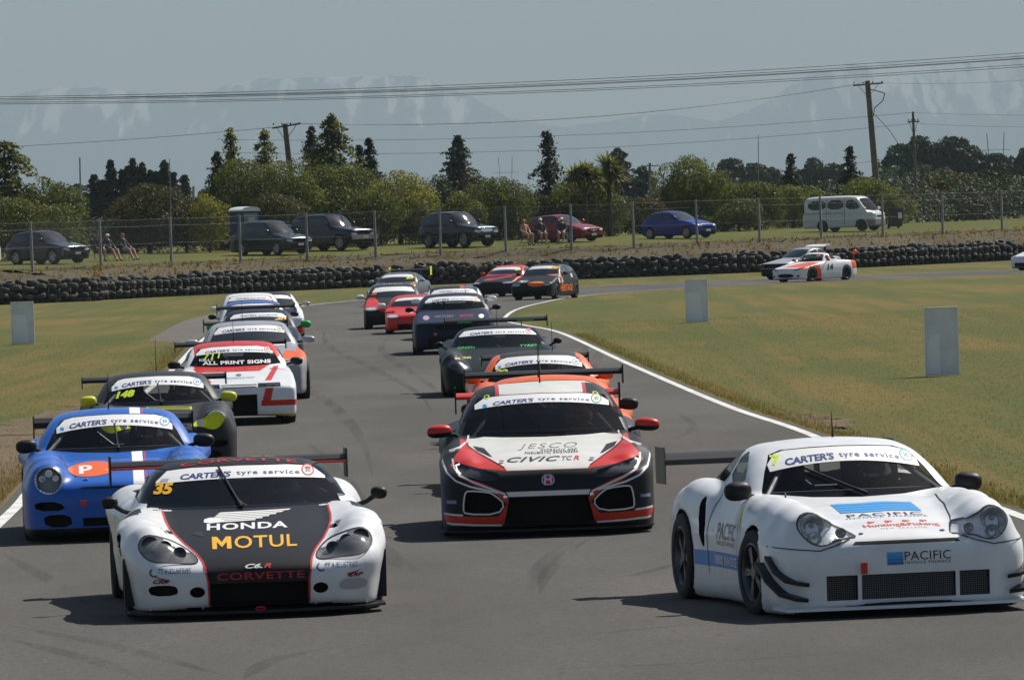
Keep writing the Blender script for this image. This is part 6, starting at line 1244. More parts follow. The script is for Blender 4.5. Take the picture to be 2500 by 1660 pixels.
def back_cars():
    WP = paint('white', (.74, .75, .76)); RP = paint('signal_red', ()); SIL = paint('silver', (.34, .35, .37), .3); BK = paint('metal_black', (.016, .017, .020), .3); OR = paint('race_orange', ()); NV = paint('navy', (.012, .017, .045), .3); GRY = paint('slate_grey', (.075, .08, .09), .35); GRN = paint('dark_green', (.006, .012, .011), .3); GV = mat('vinyl_kelly', (.02, .38, .08), .5); YB = paint('amber_yellow', (.72, .40, .03)); BLP = paint('mid_blue', (.03, .10, .36))
    # red and white coupe 711
    sp = gen(4.5, 1.76, 1.25, .62, 1.38, .86, 2.08, 2.75, 3.9, .92, .31, .86, 2.53, .13, .055, .0); sp['plan'] = [(0, .70), (.02, .80), (.07, .855), (.25, .875), (.86, .885), (2.2, .87), (3.4, .885), (4.4, .82), (4.5, .7)]
    hl = box4(.29, .575, .63, .635); bars = []
    c = race_car('red roofed white race coupe with red slashes, lime 711 and white screen lettering', 587, 1040, 3.9, sp, WP, .03, GLASSD, cage=True, lamps=[dict(a=(q, LENS, []), k=dict(lim=(-.3, .5), depth=.05, backm=BLK)) for q in (hl, mir(hl))], grilles=[(box4(-.29, .15, .27, .47), .2)],
        paints=[([(.40, .665), (.50, .665), (.66, .86), (.58, .86)], 'front', RP, dict(lim=(-.1, 1.6), nmin=.02)), ([(.33, .30), (.46, .30), (.52, .56), (.40, .56)], 'front', RP, FL), (box4(.33, .29, .88, .375), 'front', RP, FL), (mir([(.40, .665), (.50, .665), (.66, .86), (.58, .86)]), 'front', RP, dict(lim=(-.1, 1.6), nmin=.02)),
                ([(-.55, .80), (.35, .80), (.62, .93), (-.7, .93)], 'front', RP, dict(lim=(.6, 1.7), nmin=.02)), (box4(-.9, .0, .9, .165), 'front', YB, FL), ([(-.62, 1.9), (.62, 1.9), (.62, 3.8), (-.62, 3.8)], 'top', RP, dict(sgn=1, lim=(1.0, 1.4))), ([(1.2, .8), (2.2, 1.1), (3.4, 1.1), (3.4, 1.3), (1.2, 1.3)], 'side', RP, dict(sgn=1, lim=(.3, 1))), (box4(-.25, .575, .25, .59), 'front', BLK, FL), (box4(-.27, .61, .27, .625), 'front', BLK, FL)],
        ban=dict(zt=1.165, zb=1.085, curve=-.10, badge=RED, dot=None, wide=.95), mirrork=dict(m=BLK, x=.94, y=1.70, z=.92, sz=(.10, .06, .06), droop=0, inx=.05), wingk=dict(m=CARB, y=4.40, z=1.17, span=1.75, chord=.28, th=.05, ep=(.28, .16), sup=(.4,), supz=.9), ant=(0, 2.4, 1.245, .35), drv=('race driver in the red roofed white coupe 711', HELM, SUITB))
    text('number', '711', -.35, 1.04, .27, .085, 'front', c.T, LIME, c.ws, .3, .02, 1.2, rot=4, lift=.009); text('lettering', 'ALL PRINT SIGNS', .02, .935, 1.05, .055, 'front', c.T, WHITE, c.ws, 0, .04, 1.05, lift=.009); text('lettering', 'KELLY', -.44, .983, .22, .035, 'front', c.T, WHITE, c.ws, 0, .02, lift=.009)
    text('lettering', 'LAMBORGHINI', .0, .70, .40, .02, 'front', c.T, GREYV, c.body, 0, .01, lift=.014) if False else None
    text('lettering', 'PERFORMANCE PARTS', .02, .715, .46, .018, 'front', c.T, GREYV, c.body, 0, .01, 1.1, lift=.014); sticker('logo', arc(.02, .755, .045, .02, 14), 'front', c.T, GREYV, c.body, lift=.014)
    text('number', '22', -.0, 4.32, .5, .1, 'top', c.T, WHITE, c.body, sgn=1) if False else None
    # silver and orange wide saloon
    sp = gen(4.6, 1.82, 1.37, .70, 1.35, .95, 2.05, 2.9, 3.9, 1.02, .33, .88, 2.75, .12, .08, .09); h2 = rpoly([(.42, .60), (.80, .62), (.82, .70), (.50, .69)], 1)
    c = race_car('silver wide-arched race saloon with orange patches and silver mirrors', 622, 981, 3.8, sp, SIL, .034, DARKG, lamps=lampset(h2), grilles=[(rpoly(box4(-.30, .50, -.03, .64), 1), .08), (rpoly(box4(.03, .50, .30, .64), 1), .08), (box4(-.6, .16, .6, .36), .12)],
        paints=[([(.45, .72), (.85, .70), (.95, .80), (.60, .86)], 'front', OR, dict(lim=(-.1, 1.2), nmin=.02)), ([(.74, .74), (.99, .70), (1.0, .86), (.8, .92)], 'front', OR, dict(lim=(.3, 1.6), nmin=.02)), ([(-.72, 1.02), (-.40, 1.04), (-.42, 1.10), (-.66, 1.10)], 'front', OR, dict(lim=(.9, 2.2)))],
        ban=dict(zt=1.285, zb=1.19, curve=-.12, badge=mat('vinyl_green', ()), dot=None), mirrork=dict(m=SIL, x=1.02, y=1.72, z=1.02, sz=(.12, .07, .06), droop=0, inx=.06), wingk=dict(m=CARB, y=4.5, z=1.30, span=1.5, chord=.28, th=.04, sup=(.4,), supz=1.0), ant=(-.1, 2.5, 1.365, .35))
    seam([(-.6, .95), (.6, .95)], 'front', c.T, c.body, WHITE, .02, 'stripe')
    # dark car, green mirrors
    sp = gen(4.4, 1.76, 1.32, .66, 1.3, .92, 1.98, 2.85, 3.9, 1.0, .31, .84, 2.6, .13, .08, .02)
    c = race_car('navy race saloon with green mirror and orange number, fourth in the left line', 640, 914, 3.4, sp, NV, .045, DARKG, lamps=lampset(rpoly(box4(.42, .56, .78, .66), 1)), grilles=[(box4(-.5, .18, .5, .36), .1)], ban=dict(zt=1.235, zb=1.165, curve=-.12, txt=False), mirrork=dict(m=GV, x=.98, y=1.66, z=.98, sz=(.11, .07, .075), droop=0, inx=.05), wingk=dict(m=CARB, y=4.3, z=1.33, span=1.65, chord=.28, th=.05, sup=(.4,), supz=1.0))
    text('number', '40', .46, 1.10, .26, .07, 'front', c.T, YEL, c.ws, .2, .05, lift=.01); text('lettering', "CARTER'S", -.2, 1.195, .34, .03, 'front', c.T, NAVY, c.ws, .2, .02, lift=.009); text('lettering', 'tyre service', .2, 1.19, .40, .03, 'front', c.T, NAVY, c.ws, 0, .02, lift=.009)
    sp = gen(4.4, 1.74, 1.33, .66, 1.3, .92, 1.98, 2.85, 3.9, 1.0, .31, .84, 2.6, .13)
    c = race_car('white race saloon with blue roof, fifth in the left line', 626, 876, 3.4, sp, WP, .05, DARKG, lamps=lampset(rpoly(box4(.42, .56, .76, .66), 1)), grilles=[(box4(-.5, .18, .5, .36), .1)], paints=[([(-.62, 1.8), (.62, 1.8), (.62, 3.8), (-.62, 3.8)], 'top', BLP, dict(sgn=1, lim=(1.1, 1.4)))], ban=dict(zt=1.245, zb=1.165, curve=-.10, txt=False), mirrork=dict(m=BLK, x=.96, y=1.66, z=.98, sz=(.10, .06, .06), droop=0, inx=.05))
    text('lettering', "CARTER'S", -.2, 1.20, .34, .035, 'front', c.T, NAVY, c.ws, .2, .02, lift=.009); text('lettering', 'tyre service', .2, 1.195, .40, .035, 'front', c.T, NAVY, c.ws, 0, .02, lift=.009); sticker('badge', arc(.52, 1.17, .045, .05, 10), 'front', c.T, YEL, c.ws, lift=.009)
    sp = gen(4.4, 1.72, 1.36, .66, 1.3, .92, 1.98, 2.85, 3.9, 1.0, .31, .84, 2.6, .13)
    c = race_car('white race saloon with white roof, last in the left line', 618, 846, 3.2, sp, WP, .05, DARKG, lamps=lampset(rpoly(box4(.42, .56, .76, .66), 1)), grilles=[(box4(-.5, .18, .5, .36), .1)], ban=dict(zt=1.275, zb=1.185, curve=-.10, txt=False), mirrork=dict(m=WP, x=.95, y=1.66, z=.98, sz=(.10, .06, .06), droop=0, inx=.05))
    text('lettering', "CARTER'S", -.2, 1.22, .34, .035, 'front', c.T, NAVY, c.ws, .2, .02, lift=.009); text('lettering', 'tyre service', .2, 1.215, .40, .035, 'front', c.T, NAVY, c.ws, 0, .02, lift=.009); sticker('badge', arc(.50, 1.15, .045, .05, 10), 'front', c.T, YEL, c.ws, lift=.009)
    sp = gen(4.4, 1.78, 1.27, .62, 1.3, .88, 2.0, 2.8, 3.9, .96, .31, .84, 2.6, .13)
    c = race_car('white race car with dark bonnet panel, peering out beside the left line', 668, 829, 4.5, sp, WP, .05, DARKG, lamps=lampset(rpoly(box4(.42, .54, .78, .63), 1)), grilles=[(box4(-.5, .18, .5, .36), .1)], paints=[([(-.7, .3), (.7, .3), (.7, 1.3), (-.7, 1.3)], 'top', NV, dict(sgn=1, lim=(.5, 1.0))), ([(.55, .15), (.9, .15), (.9, .32), (.6, .32)], 'front', RP, FL), ([(-.6, 1.9), (.6, 1.9), (.6, 3.8), (-.6, 3.8)], 'top', NV, dict(sgn=1, lim=(1.1, 1.4)))], ban=dict(zt=1.18, zb=1.10, curve=-.10, txt=False), mirrork=dict(m=SIL, x=.98, y=1.66, z=.93, sz=(.13, .07, .06), droop=0, inx=.05))
    # right line: black and green car with tall wing
    sp = dict(VETTE); hv = HLV
    c = race_car('black and dark green race car with a tall wing and green screen lettering', 1224, 968, .8, sp, GRN, .034, glassmat('smoked_screen', ()), cage=True, lamps=[dict(a=(q, LENSG, []), k=dict(lim=(-.2, 1.0), depth=.04, backm=BOWLD)) for q in (hv, mir(hv))], grilles=[(box4(-.5, .115, .5, .27), .15)],
        ban=dict(zt=1.108, zb=1.018, curve=-.07, badge=RED, dot=None), mirrork=dict(m=BLK, x=1.02, y=1.80, z=.88, sz=(.075, .05, .05), droop=.03, inx=.10), wingk=dict(m=GRN, y=4.4, z=1.22, span=1.80, chord=.34, th=.05, ep=(.34, .22), sup=(.45,), supz=.88, epm=CARB), ant=(.0, 2.7, 1.165, .35))
    for x, t in ((-.55, 'GREEN'), (.52, 'TYRES')): text('lettering', t, x, .815, .30, .035, 'front', c.T, GV, c.ws, .2, .02, lift=.01)
    text('lettering', 'RACING', -.62, .66, .28, .035, 'front', c.T, mat('vinyl_pale_yellow', (.7, .6, .2), .5), c.body, 0, .03, lift=.014); text('lettering', 'GT', -.28, .63, .12, .035, 'front', c.T, GV, c.body, 0, .03, lift=.014); sticker('stripe', [(-.16, .615), (.28, .635), (.28, .665), (-.16, .645)], 'front', c.T, mat('vinyl_rust', (.25, .06, .02), .5), c.body, lift=.014)
    for s_ in (-1, 1): seam([(s_ * .60, 1.215), (s_ * .40, 1.215)], 'front', c.T, c.body, GV, .03, 'stripe') if False else None
    gw = MB(); gw.box((-.55, 4.22, 1.21), (.25, .012, .03)); gw.box((.52, 4.22, 1.215), (.30, .012, .03)); gw.build('wing_lettering', GV, c.root)
    # navy saloon
    sp = gen(4.8, 1.88, 1.37, .74, 1.45, .98, 2.15, 3.1, 4.1, 1.05, .33, .92, 2.8, .12, .10, .02)
    c = race_car('navy blue race saloon with pale roll cage behind the screen, right line', 1110, 865, .6, sp, NV, .04, GLASSD, cage=True, lamps=[dict(a=(q, LENS, []), k=dict(lim=(-.3, .6), depth=.03, backm=BLK)) for q in (rpoly(box4(.44, .60, .84, .72), 1), mir(rpoly(box4(.44, .60, .84, .72), 1)))], grilles=[(rpoly(box4(-.4, .55, .4, .70), 1), .05), (box4(-.6, .16, .6, .40), .12)],
        ban=dict(zt=1.285, zb=1.20, curve=-.10, badge=YEL, dot=None), mirrork=dict(m=BLK, x=1.0, y=1.85, z=1.02, sz=(.10, .06, .06), droop=0, inx=.08), ant=(.3, 2.6, 1.365, .3), drv=('race driver in the navy blue saloon', HELM, SUITB, .25))
    sticker('logo', arc(-.62, .84, .075, .05, 12), 'front', c.T, mat('vinyl_mauve', (.4, .3, .4), .5), c.body, lift=.014); sticker('logo', arc(.64, .84, .065, .045, 12), 'front', c.T, WHITE, c.body, lift=.014); text('lettering', 'VICTORY', -.2, .86, .45, .05, 'front', c.T, GREYV, c.body, .2, .02, lift=.014); text('lettering', 'MOTORS', .3, .86, .3, .05, 'front', c.T, mat('vinyl_dark_red', ()), c.body, .2, .02, lift=.014); text('logo', '+', .02, .76, .13, .035, 'front', c.T, YEL, c.body, 0, .12, lift=.014)
    sticker('logo', arc(-.42, .47, .045, .035, 10), 'front', c.T, mat('vinyl_pink', (.5, .10, .10), .5), c.body, lift=.014)
    # saloon behind it with a three-colour flash
    sp = gen(4.5, 1.76, 1.36, .68, 1.35, .94, 2.05, 2.9, 3.9, 1.02, .32, .85, 2.65, .13)
    c = race_car('white and navy race saloon with red and blue roof flash, behind the navy saloon', 1112, 829, .5, sp, WP, .05, DARKG, lamps=lampset(rpoly(box4(.42, .58, .78, .68), 1)), grilles=[(box4(-.5, .18, .5, .36), .1)], paints=[([(-.62, 1.8), (.62, 1.8), (.62, 3.8), (-.62, 3.8)], 'top', NV, dict(sgn=1, lim=(1.1, 1.4))), ([(.16, 1.8), (.30, 1.8), (.30, 3.0), (.16, 3.0)], 'top', RP, dict(sgn=1, lim=(1.1, 1.4))), ([(.30, 1.8), (.50, 1.8), (.50, 3.0), (.30, 3.0)], 'top', BLP, dict(sgn=1, lim=(1.1, 1.4)))], ban=dict(zt=1.275, zb=1.185, curve=-.10, txt=False), mirrork=dict(m=WP, x=.98, y=1.70, z=1.0, sz=(.13, .07, .07), droop=0, inx=.05))
    text('lettering', "CARTER'S", -.2, 1.22, .34, .035, 'front', c.T, NAVY, c.ws, .2, .02, lift=.009); text('lettering', 'tyre service', .2, 1.215, .40, .035, 'front', c.T, NAVY, c.ws, 0, .02, lift=.009); text('number', '8', -.60, 1.06, .14, .08, 'front', c.T, LIME, c.ws, .2, .05, lift=.01)
    # red and white pair
    sp = gen(4.3, 1.76, 1.28, .62, 1.3, .88, 2.0, 2.8, 3.9, .96, .31, .84, 2.5, .12)
    c = race_car('black race coupe with red V bonnet and white mirrors, left of the low red car', 962, 803, .5, sp, BK, .045, DARKG, lamps=lampset(rpoly(box4(.46, .55, .80, .64), 1)), grilles=[(box4(-.78, .16, .78, .36), .1)], paints=[([(-.86, .60), (-.55, .60), (-.10, .40), (.10, .40), (.55, .60), (.72, .92), (.55, .92), (.30, .66), (-.30, .66), (-.55, .92), (-.72, .92)], 'front', RP, dict(lim=(-.1, 1.6), nmin=.02)), (box4(-.9, .0, .9, .40), 'front', BLK, FL)], ban=dict(zt=1.20, zb=1.08, curve=-.10, txt=False), mirrork=dict(m=WP, x=.98, y=1.66, z=.93, sz=(.12, .07, .07), droop=0, inx=.05))
    text('number', '5', -.56, 1.02, .2, .07, 'front', c.T, ORNG, c.ws, .2, .05, lift=.01)
    sp = gen(3.9, 1.70, 1.06, .52, 1.2, .72, 1.75, 2.4, 3.3, .82, .29, .78, 2.3, .10)
    c = race_car('low bright red race car with white bonnet lettering, beside the navy saloon', 1016, 815, .5, sp, RP, .045, DARKG, lamps=lampset(rpoly(box4(.46, .46, .78, .54), 1)), grilles=[(box4(-.5, .14, .5, .28), .1)], ban=dict(zt=.985, zb=.915, curve=-.10, txt=False), mirrork=dict(m=WP, x=.94, y=1.5, z=.78, sz=(.12, .07, .07), droop=0, inx=.05))
    text('lettering', 'JACKS', .12, .60, .55, .07, 'front', c.T, WHITE, c.body, .3, .03, lift=.02)
    # grey coupe turning in
    sp = gen(4.3, 1.80, 1.25, .60, 1.35, .86, 2.0, 2.7, 3.8, .94, .32, .86, 2.5, .12)
    c = race_car('slate grey race coupe with lime number and lime wing plates', 948, 748, -11, sp, GRY, .05, DARKG, lamps=lampset(rpoly(box4(.46, .54, .80, .62), 1), LENSG), grilles=[(box4(-.5, .16, .5, .34), .1)], ban=dict(zt=1.165, zb=1.075, curve=-.10, txt=False), mirrork=dict(m=SIL, x=.98, y=1.68, z=.92, sz=(.10, .06, .06), droop=0, inx=.05), wingk=dict(m=CARB, y=4.2, z=1.30, span=1.6, chord=.3, th=.04, ep=(.30, .34), epm=LIME, sup=(.4,), supz=.92))
    text('number', '63', .50, 1.03, .26, .085, 'front', c.T, LIME, c.ws, .2, .05, lift=.01); text('lettering', 'RACE TEAM', -.05, .80, .75, .06, 'front', c.T, WHITE, c.body, .3, .0, lift=.02); sticker('logo', box4(.80, .50, .89, .78), 'front', c.T, LIME, c.body, lift=.02); sticker('logo', arc(.70, .82, .06, .05, 10), 'front', c.T, mat('vinyl_coral', (.7, .12, .10), .5), c.body, lift=.02)
    sp = gen(4.3, 1.80, 1.26, .62, 1.35, .88, 2.0, 2.7, 3.8, .96, .32, .86, 2.5, .13)
    c = race_car('red race coupe with black nose and red bonnet swoosh, by the tyre wall', 1200, 726, -20, sp, RP, .05, DARKG, lamps=lampset(rpoly(box4(.46, .54, .80, .62), 1)), grilles=[(box4(-.5, .16, .5, .34), .1)], paints=[(box4(-.95, .0, .95, .62), 'front', BK, FL), ([(-.8, .0), (.8, .0), (.75, 1.3), (-.75, 1.3)], 'top', BK, dict(sgn=1, lim=(.5, 1.0))), ([(-.55, .45), (-.2, .40), (.55, .95), (.5, 1.15), (.0, .72), (-.4, .72)], 'top', RP, dict(sgn=1, lim=(.5, 1.0)))], ban=dict(zt=1.175, zb=1.085, curve=-.10, txt=False), mirrork=dict(m=RP, x=.96, y=1.68, z=.94, sz=(.10, .06, .06), droop=0, inx=.05))
    text('number', '9', .50, 1.04, .18, .08, 'front', c.T, LIME, c.ws, .2, .05, lift=.01)
    # black hatch
    sp = gen(4.05, 1.70, 1.35, .66, 1.2, .90, 1.85, 3.0, 3.75, 1.0, .30, .82, 2.57, .13, tail=.12)
    c = race_car('black race hatchback with orange lettering, side on at the bend', 1296, 733, -17, sp, BK, .045, DARKG, lamps=lampset(rpoly(box4(.42, .54, .76, .64), 1), LENSG), grilles=[(box4(-.6, .16, .6, .36), .1)], ban=dict(zt=1.265, zb=1.17, curve=-.10, txt=False), mirrork=dict(m=BLK, x=.93, y=1.55, z=.97, sz=(.10, .06, .06), droop=0, inx=.05), group='race cars on the track')
    sticker('logo', arc(.22, .60, .34, .10, 16), 'front', c.T, ORNG, c.body, lift=.02); text('lettering', 'HERITAGE', 2.0, .42, 1.6, .26, 'side', c.T, ORNG, c.body, 0, .03, sgn=1); sticker('number_board', box4(1.30, .58, 1.62, .95), 'side', c.T, mat('vinyl_salmon', (.62, .18, .10), .5), c.body, sgn=1); text('number', '82', 1.46, .76, .24, .22, 'side', c.T, WHITE, c.body, 0, .04, sgn=1, lift=.01); sticker('logo', box4(1.02, .62, 1.2, .80), 'side', c.T, WHITE, c.body, sgn=1); sticker('logo', box4(2.8, .80, 3.0, .95), 'side', c.T, WHITE, c.body, sgn=1); text('lettering', 'TYRE CO', -.40, .72, .36, .07, 'front', c.T, WHITE, c.body, .2, .02, lift=.02); sticker('badge', box4(.35, 1.15, .58, 1.24), 'front', c.T, YEL, c.ws, lift=.012)
    # white roadster 14
    sp = gen(4.1, 1.72, 1.24, .60, 1.45, .84, 1.95, 2.3, 3.0, .90, .31, .80, 2.40, .12, wrap=.3)
    hl = rpoly([(.38, .50), (.55, .50), (.80, .56), (.82, .62), (.60, .58)], 1)
    c = race_car('white race roadster with orange bonnet and black 14 on its door', 1918, 690, -41, sp, WP, .04, glassmat('tinted_glass', ()), lamps=lampset(hl, LENSG, BLK), grilles=[(rpoly(box4(-.42, .20, .42, .36), 1), .12), (arc(.66, .26, .06, .05, 10), .06), (arc(-.66, .26, .06, .05, 10), .06)], cage=False,
        paints=[([(-.55, .25), (.80, .15), (.92, .85), (.92, 1.35), (.2, 1.35)], 'top', paint('coral_orange', (.80, .10, .025)), dict(sgn=1, lim=(.5, 1.0))), ([(1.10, .10), (1.42, .10), (1.42, .40), (1.28, .70), (1.15, .90), (1.05, .60)], 'side', paint('coral_orange', ()), dict(sgn=1, lim=(.3, 1.2))), ([(3.62, .50), (4.12, .50), (4.12, 1.0), (3.55, 1.0)], 'side', paint('coral_orange', ()), dict(sgn=1, lim=(.3, 1.2)))], mirrork=dict(m=RP, x=.94, y=1.80, z=.92, sz=(.09, .06, .06), droop=0, inx=.05), drv=('race driver with an orange helmet in the white roadster 14', HELMO, mat('suit_grey', (.1, .1, .1), .9), .14))
    text('number', '14', 2.05, .60, .42, .26, 'side', c.T, BLACKV, c.body, .15, .05, sgn=1); sticker('badge', arc(.36, 1.10, .10, .035, 12), 'front', c.T, mat('vinyl_coral_red', (.8, .08, .03), .5), c.ws, lift=.01) ; sticker('logo', box4(1.15, .70, 1.30, .76), 'side', c.T, WHITE, c.body, sgn=1)
    a = MB(); a.tube([(.60, 3.95, .88), (.60, 4.1, 1.14)], .012, 6); a.ball((.60, 4.12, 1.20), .10, 10, 8); a.build('marker_ball', mat('vinyl_coral_red', ()), c.root)
    # boxy silver saloon half hidden behind it
    sp = gen(4.2, 1.62, 1.40, .74, 1.35, .95, 1.95, 2.85, 3.5, 1.0, .31, .80, 2.5, .18, .05)
    c = race_car('silver boxy race saloon with black grille, mostly behind the white roadster', 1886, 684, -42, sp, SIL, .045, DARKG, grilles=[(box4(-.72, .52, .72, .72), .06)], lamps=[dict(a=(arc(s_ * .56, .62, .085, .085, 12), LENS, []), k=dict(lim=(-.3, .6), depth=.05)) for s_ in (1, -1)], paints=[(box4(-.9, .1, .9, .50), 'front', BLK, FL)], wingk=dict(m=WP, y=3.3, z=1.46, span=1.15, chord=.5, th=.03, ep=(.3, .1), sup=(.4,), supz=1.2, tilt=12))
    sp = gen(4.3, 1.76, 1.36, .66, 1.3, .92, 1.98, 2.85, 3.9, 1.0, .31, .84, 2.6, .13)
    c = race_car('white race car just entering at the right edge of the track', 2497, 661, -46, sp, WP, .05, DARKG, lamps=lampset(rpoly(box4(.42, .56, .76, .66), 1)), grilles=[(box4(-.5, .18, .5, .36), .1)])
# ================================================================ spectators' vehicles and things on the lawn
def park(xd, off): x, y = on_line(xd, off); return x, y
def parked(label, xd, off, rz, sp, colm, name='parked_car', cat='car', lamps=(), grilles=(), paints=(), h=.045, glass=None, rim=RIMS, mirm=None):
    sp = dict(sp); sp['rim'] = rim; x, y = park(xd, off)
    c = Car(); c.sp = sp; c.root = root = thing(name, label, cat, (0, 0, 0), R(rz), 'vehicles parked on the lawn')
    ctr = Matrix.Rotation(R(rz), 3, 'Z') @ Vector((0, sp['L'] / 2, 0)); root.location = (x - ctr.x, y - ctr.y, lawn_z(x, off))
    sh = make_shell(sp, h, colm); c.T = sh.bvh()
    for P, view, m, kw in paints: sh.paint(P, view, m, **kw)
    for d in lamps: lamp(sh, root, *d['a'], **d.get('k', {}))
    for d in grilles: sh.take(sh.region(d[0], 'front', (-.3, .6), .02), 'grille', d[2] if len(d) > 2 else HOLE, root, depth=d[1], dirv=(0, 1, 0), smooth=False)
    cabin_glass(sh, sp, root, glass or DARKG); c.body = sh.finish('body', root); add_wheels(root, sp)
    mirror(root, mirm or colm, sp['W'] / 2 + .04, sp['wsy'][0] + .72, sp['ws'][0][1] + .10, (.11, .07, .08), droop=0, inx=.05); return c
def plate(c, z=.42, y=-.02): p = MB(); p.box((0, y, z), (.36, .015, .12)); p.build('number_plate', WHITE, c.root)
def vehicles():
    DK = paint('dark_blue_grey', (.012, .014, .019), .2, .6); DK2 = paint('charcoal', (.015, .0155, .017), .2, .6); DBK = paint('off_black', (.009, .0095, .010), .2, .6); RDP = paint('cherry', (.26, .012, .016), .25); BLU = paint('cobalt', (.012, .035, .26), .25); VAN = paint('van_white', (.74, .75, .75), .3)
    hl = rpoly([(.44, .62), (.82, .66), (.86, .78), (.52, .74)], 1); hb = rpoly([(.40, .70), (.80, .74), (.84, .88), (.46, .86)], 1)
    cross = gen(4.5, 1.84, 1.66, .86, 1.25, 1.08, 2.0, 3.4, 4.2, 1.12, .36, .88, 2.7, .22, .10, tail=.15); mpv = gen(4.8, 1.84, 1.78, .86, 1.1, 1.08, 1.95, 3.5, 4.3, 1.10, .34, .90, 2.75, .20, .10, tail=.15); ute = gen(5.2, 1.88, 1.90, 1.06, 1.45, 1.25, 2.15, 4.2, 4.9, 1.25, .40, .92, 3.05, .34, .08, tail=.12); prado = gen(4.6, 1.86, 1.86, 1.02, 1.35, 1.20, 2.0, 3.6, 4.35, 1.22, .39, .88, 2.75, .32, .09, tail=.12)
    hatchA = gen(4.4, 1.80, 1.46, .72, 1.25, .96, 2.0, 3.1, 4.05, 1.02, .33, .92, 2.70, .18, .10, tail=.15); hatchB = gen(4.1, 1.74, 1.47, .74, 1.15, .98, 1.95, 3.0, 3.8, 1.04, .31, .82, 2.55, .18, .10, tail=.12)
    van = gen(4.5, 1.66, 1.96, 1.02, .42, 1.12, 1.10, 4.1, 4.35, 1.2, .31, .78, 2.40, .24, .06, tail=.08, wrap=.12)
    van['cab'] = [(.22, .95), (.34, 1.10), (.70, 1.52), (.98, 1.86), (1.25, 1.95), (2.5, 1.965), (4.1, 1.95), (4.42, 1.85), (4.46, 1.2), (4.46, .6), (.4, .55)]; van['cabw'] = [(.82, .5), (.82, 1.1), (.78, 1.45), (.72, 1.80), (.62, 1.93), (.45, 2.1)]; van['ws'] = [(-.72, 1.13), (0, 1.10), (.72, 1.13), (.64, 1.74), (.5, 1.80), (-.5, 1.80), (-.64, 1.74)]; van['wsy'] = (-.2, 1.4)
    van['sidewin'] = [rpoly([(.75, 1.22), (1.15, 1.72), (1.72, 1.74), (1.72, 1.20)], 1), rpoly([(1.86, 1.22), (1.86, 1.74), (2.85, 1.74), (2.85, 1.22)], 1), rpoly([(2.95, 1.22), (2.95, 1.74), (4.05, 1.70), (4.05, 1.22)], 1)]; van['rw'] = [(-.6, 1.2), (.6, 1.2), (.55, 1.7), (-.55, 1.7)]; van['seaty'] = 1.3
    gg = lambda z0, z1, w=.5: [(rpoly(box4(-w, z0, w, z1), 1), .05), (box4(-w * 1.2, z0 - .32, w * 1.2, z0 - .14), .06)]
    c = parked('dark crossover parked at the left end of the lawn', 108, 9, 46, cross, DK, lamps=lampset(hl), grilles=gg(.62, .76)); plate(c, .50)
    c = parked('charcoal people carrier with white paper in its window', 624, 9.0, 42, mpv, DK2, lamps=lampset(hl), grilles=gg(.62, .74)); plate(c, .50); s_ = MB(); s_.box((.80, 2.0, 1.33), (.012, .55, .40)); s_.build('paper_sheet', WHITE, c.root)
    c = parked('large black pickup with canopy and pale bumper beside the people carrier', 762, 13, 44, ute, DBK, 'parked_pickup', 'pickup', lamps=lampset(hb), grilles=gg(.78, .96, .42)); b = MB(); b.box((0, -.08, .66), (1.72, .16, .24)); b.build('bumper', mat('bumper_silver', (.45, .44, .42), .45, .3), c.root); plate(c, .66, -.17)
    r_ = MB(); [r_.box((s_ * .66, 2.9, 1.95), (.06, 2.4, .05)) for s_ in (-1, 1)]; r_.box((0, 2.6, 1.96), (1.5, .06, .05)); r_.build('roof_rack', BLK, c.root)
    c = parked('black boxy off-roader with chrome lamps left of the red car', 1057, 10, 42, prado, DBK, 'parked_off_roader', lamps=lampset(hb), grilles=[(rpoly(box4(-.42, .74, .42, .96), 1), .03, CHROME), (box4(-.6, .42, .6, .58), .06)]); plate(c, .52)
    c = parked('cherry red hatchback parked behind the seated spectators', 1300, 12, 46, hatchA, RDP, lamps=lampset(rpoly([(.44, .56), (.80, .60), (.84, .70), (.50, .67)], 1)), grilles=[(rpoly(box4(-.42, .46, .42, .64), 1), .05), (box4(-.7, .20, .7, .34), .06)]); plate(c, .36); s_ = MB(); s_.box((0, -.01, .57), (.5, .02, .05)); s_.lathe([(.0, -.02), (.07, -.02), (.08, .0)], 14, 'y', (0, -.01, .57)); s_.build('grille_bar', CHROME, c.root)
    c = parked('cobalt blue hatchback parked between fence posts', 1566, 10, 48, hatchB, BLU, lamps=lampset(rpoly([(.42, .60), (.78, .66), (.80, .78), (.50, .72)], 1)), grilles=gg(.50, .60)); plate(c, .40)
    c = parked('white van with three side windows parked at right', 1948, 10, 60, van, VAN, 'parked_van', 'van', lamps=lampset(rpoly([(.46, .72), (.74, .72), (.76, .92), (.48, .90)], 1)), grilles=[(box4(-.4, .74, .4, .84), .03)], paints=[(box4(-.9, .2, .9, .62), 'front', mat('bumper_grey', (.22, .22, .23), .6), FL)], glass=glassmat('van_glass', (.45, .50, .48)), rim=RIMD)
    for s_ in (-1, 1): seam([(1.80, .4), (1.80, 1.8)], 'side', c.T, c.body, w=.025, sgn=s_); seam([(2.9, .4), (2.9, 1.8)], 'side', c.T, c.body, w=.02, sgn=s_); seam([(1.85, 1.02), (4.3, 1.02)], 'side', c.T, c.body, w=.03, sgn=s_)
    c = parked('white van mostly outside the left edge of the picture', -104, 9, 60, van, VAN, 'parked_van', 'van', grilles=[(box4(-.4, .74, .4, .84), .03)], rim=RIMD)
vehicles()
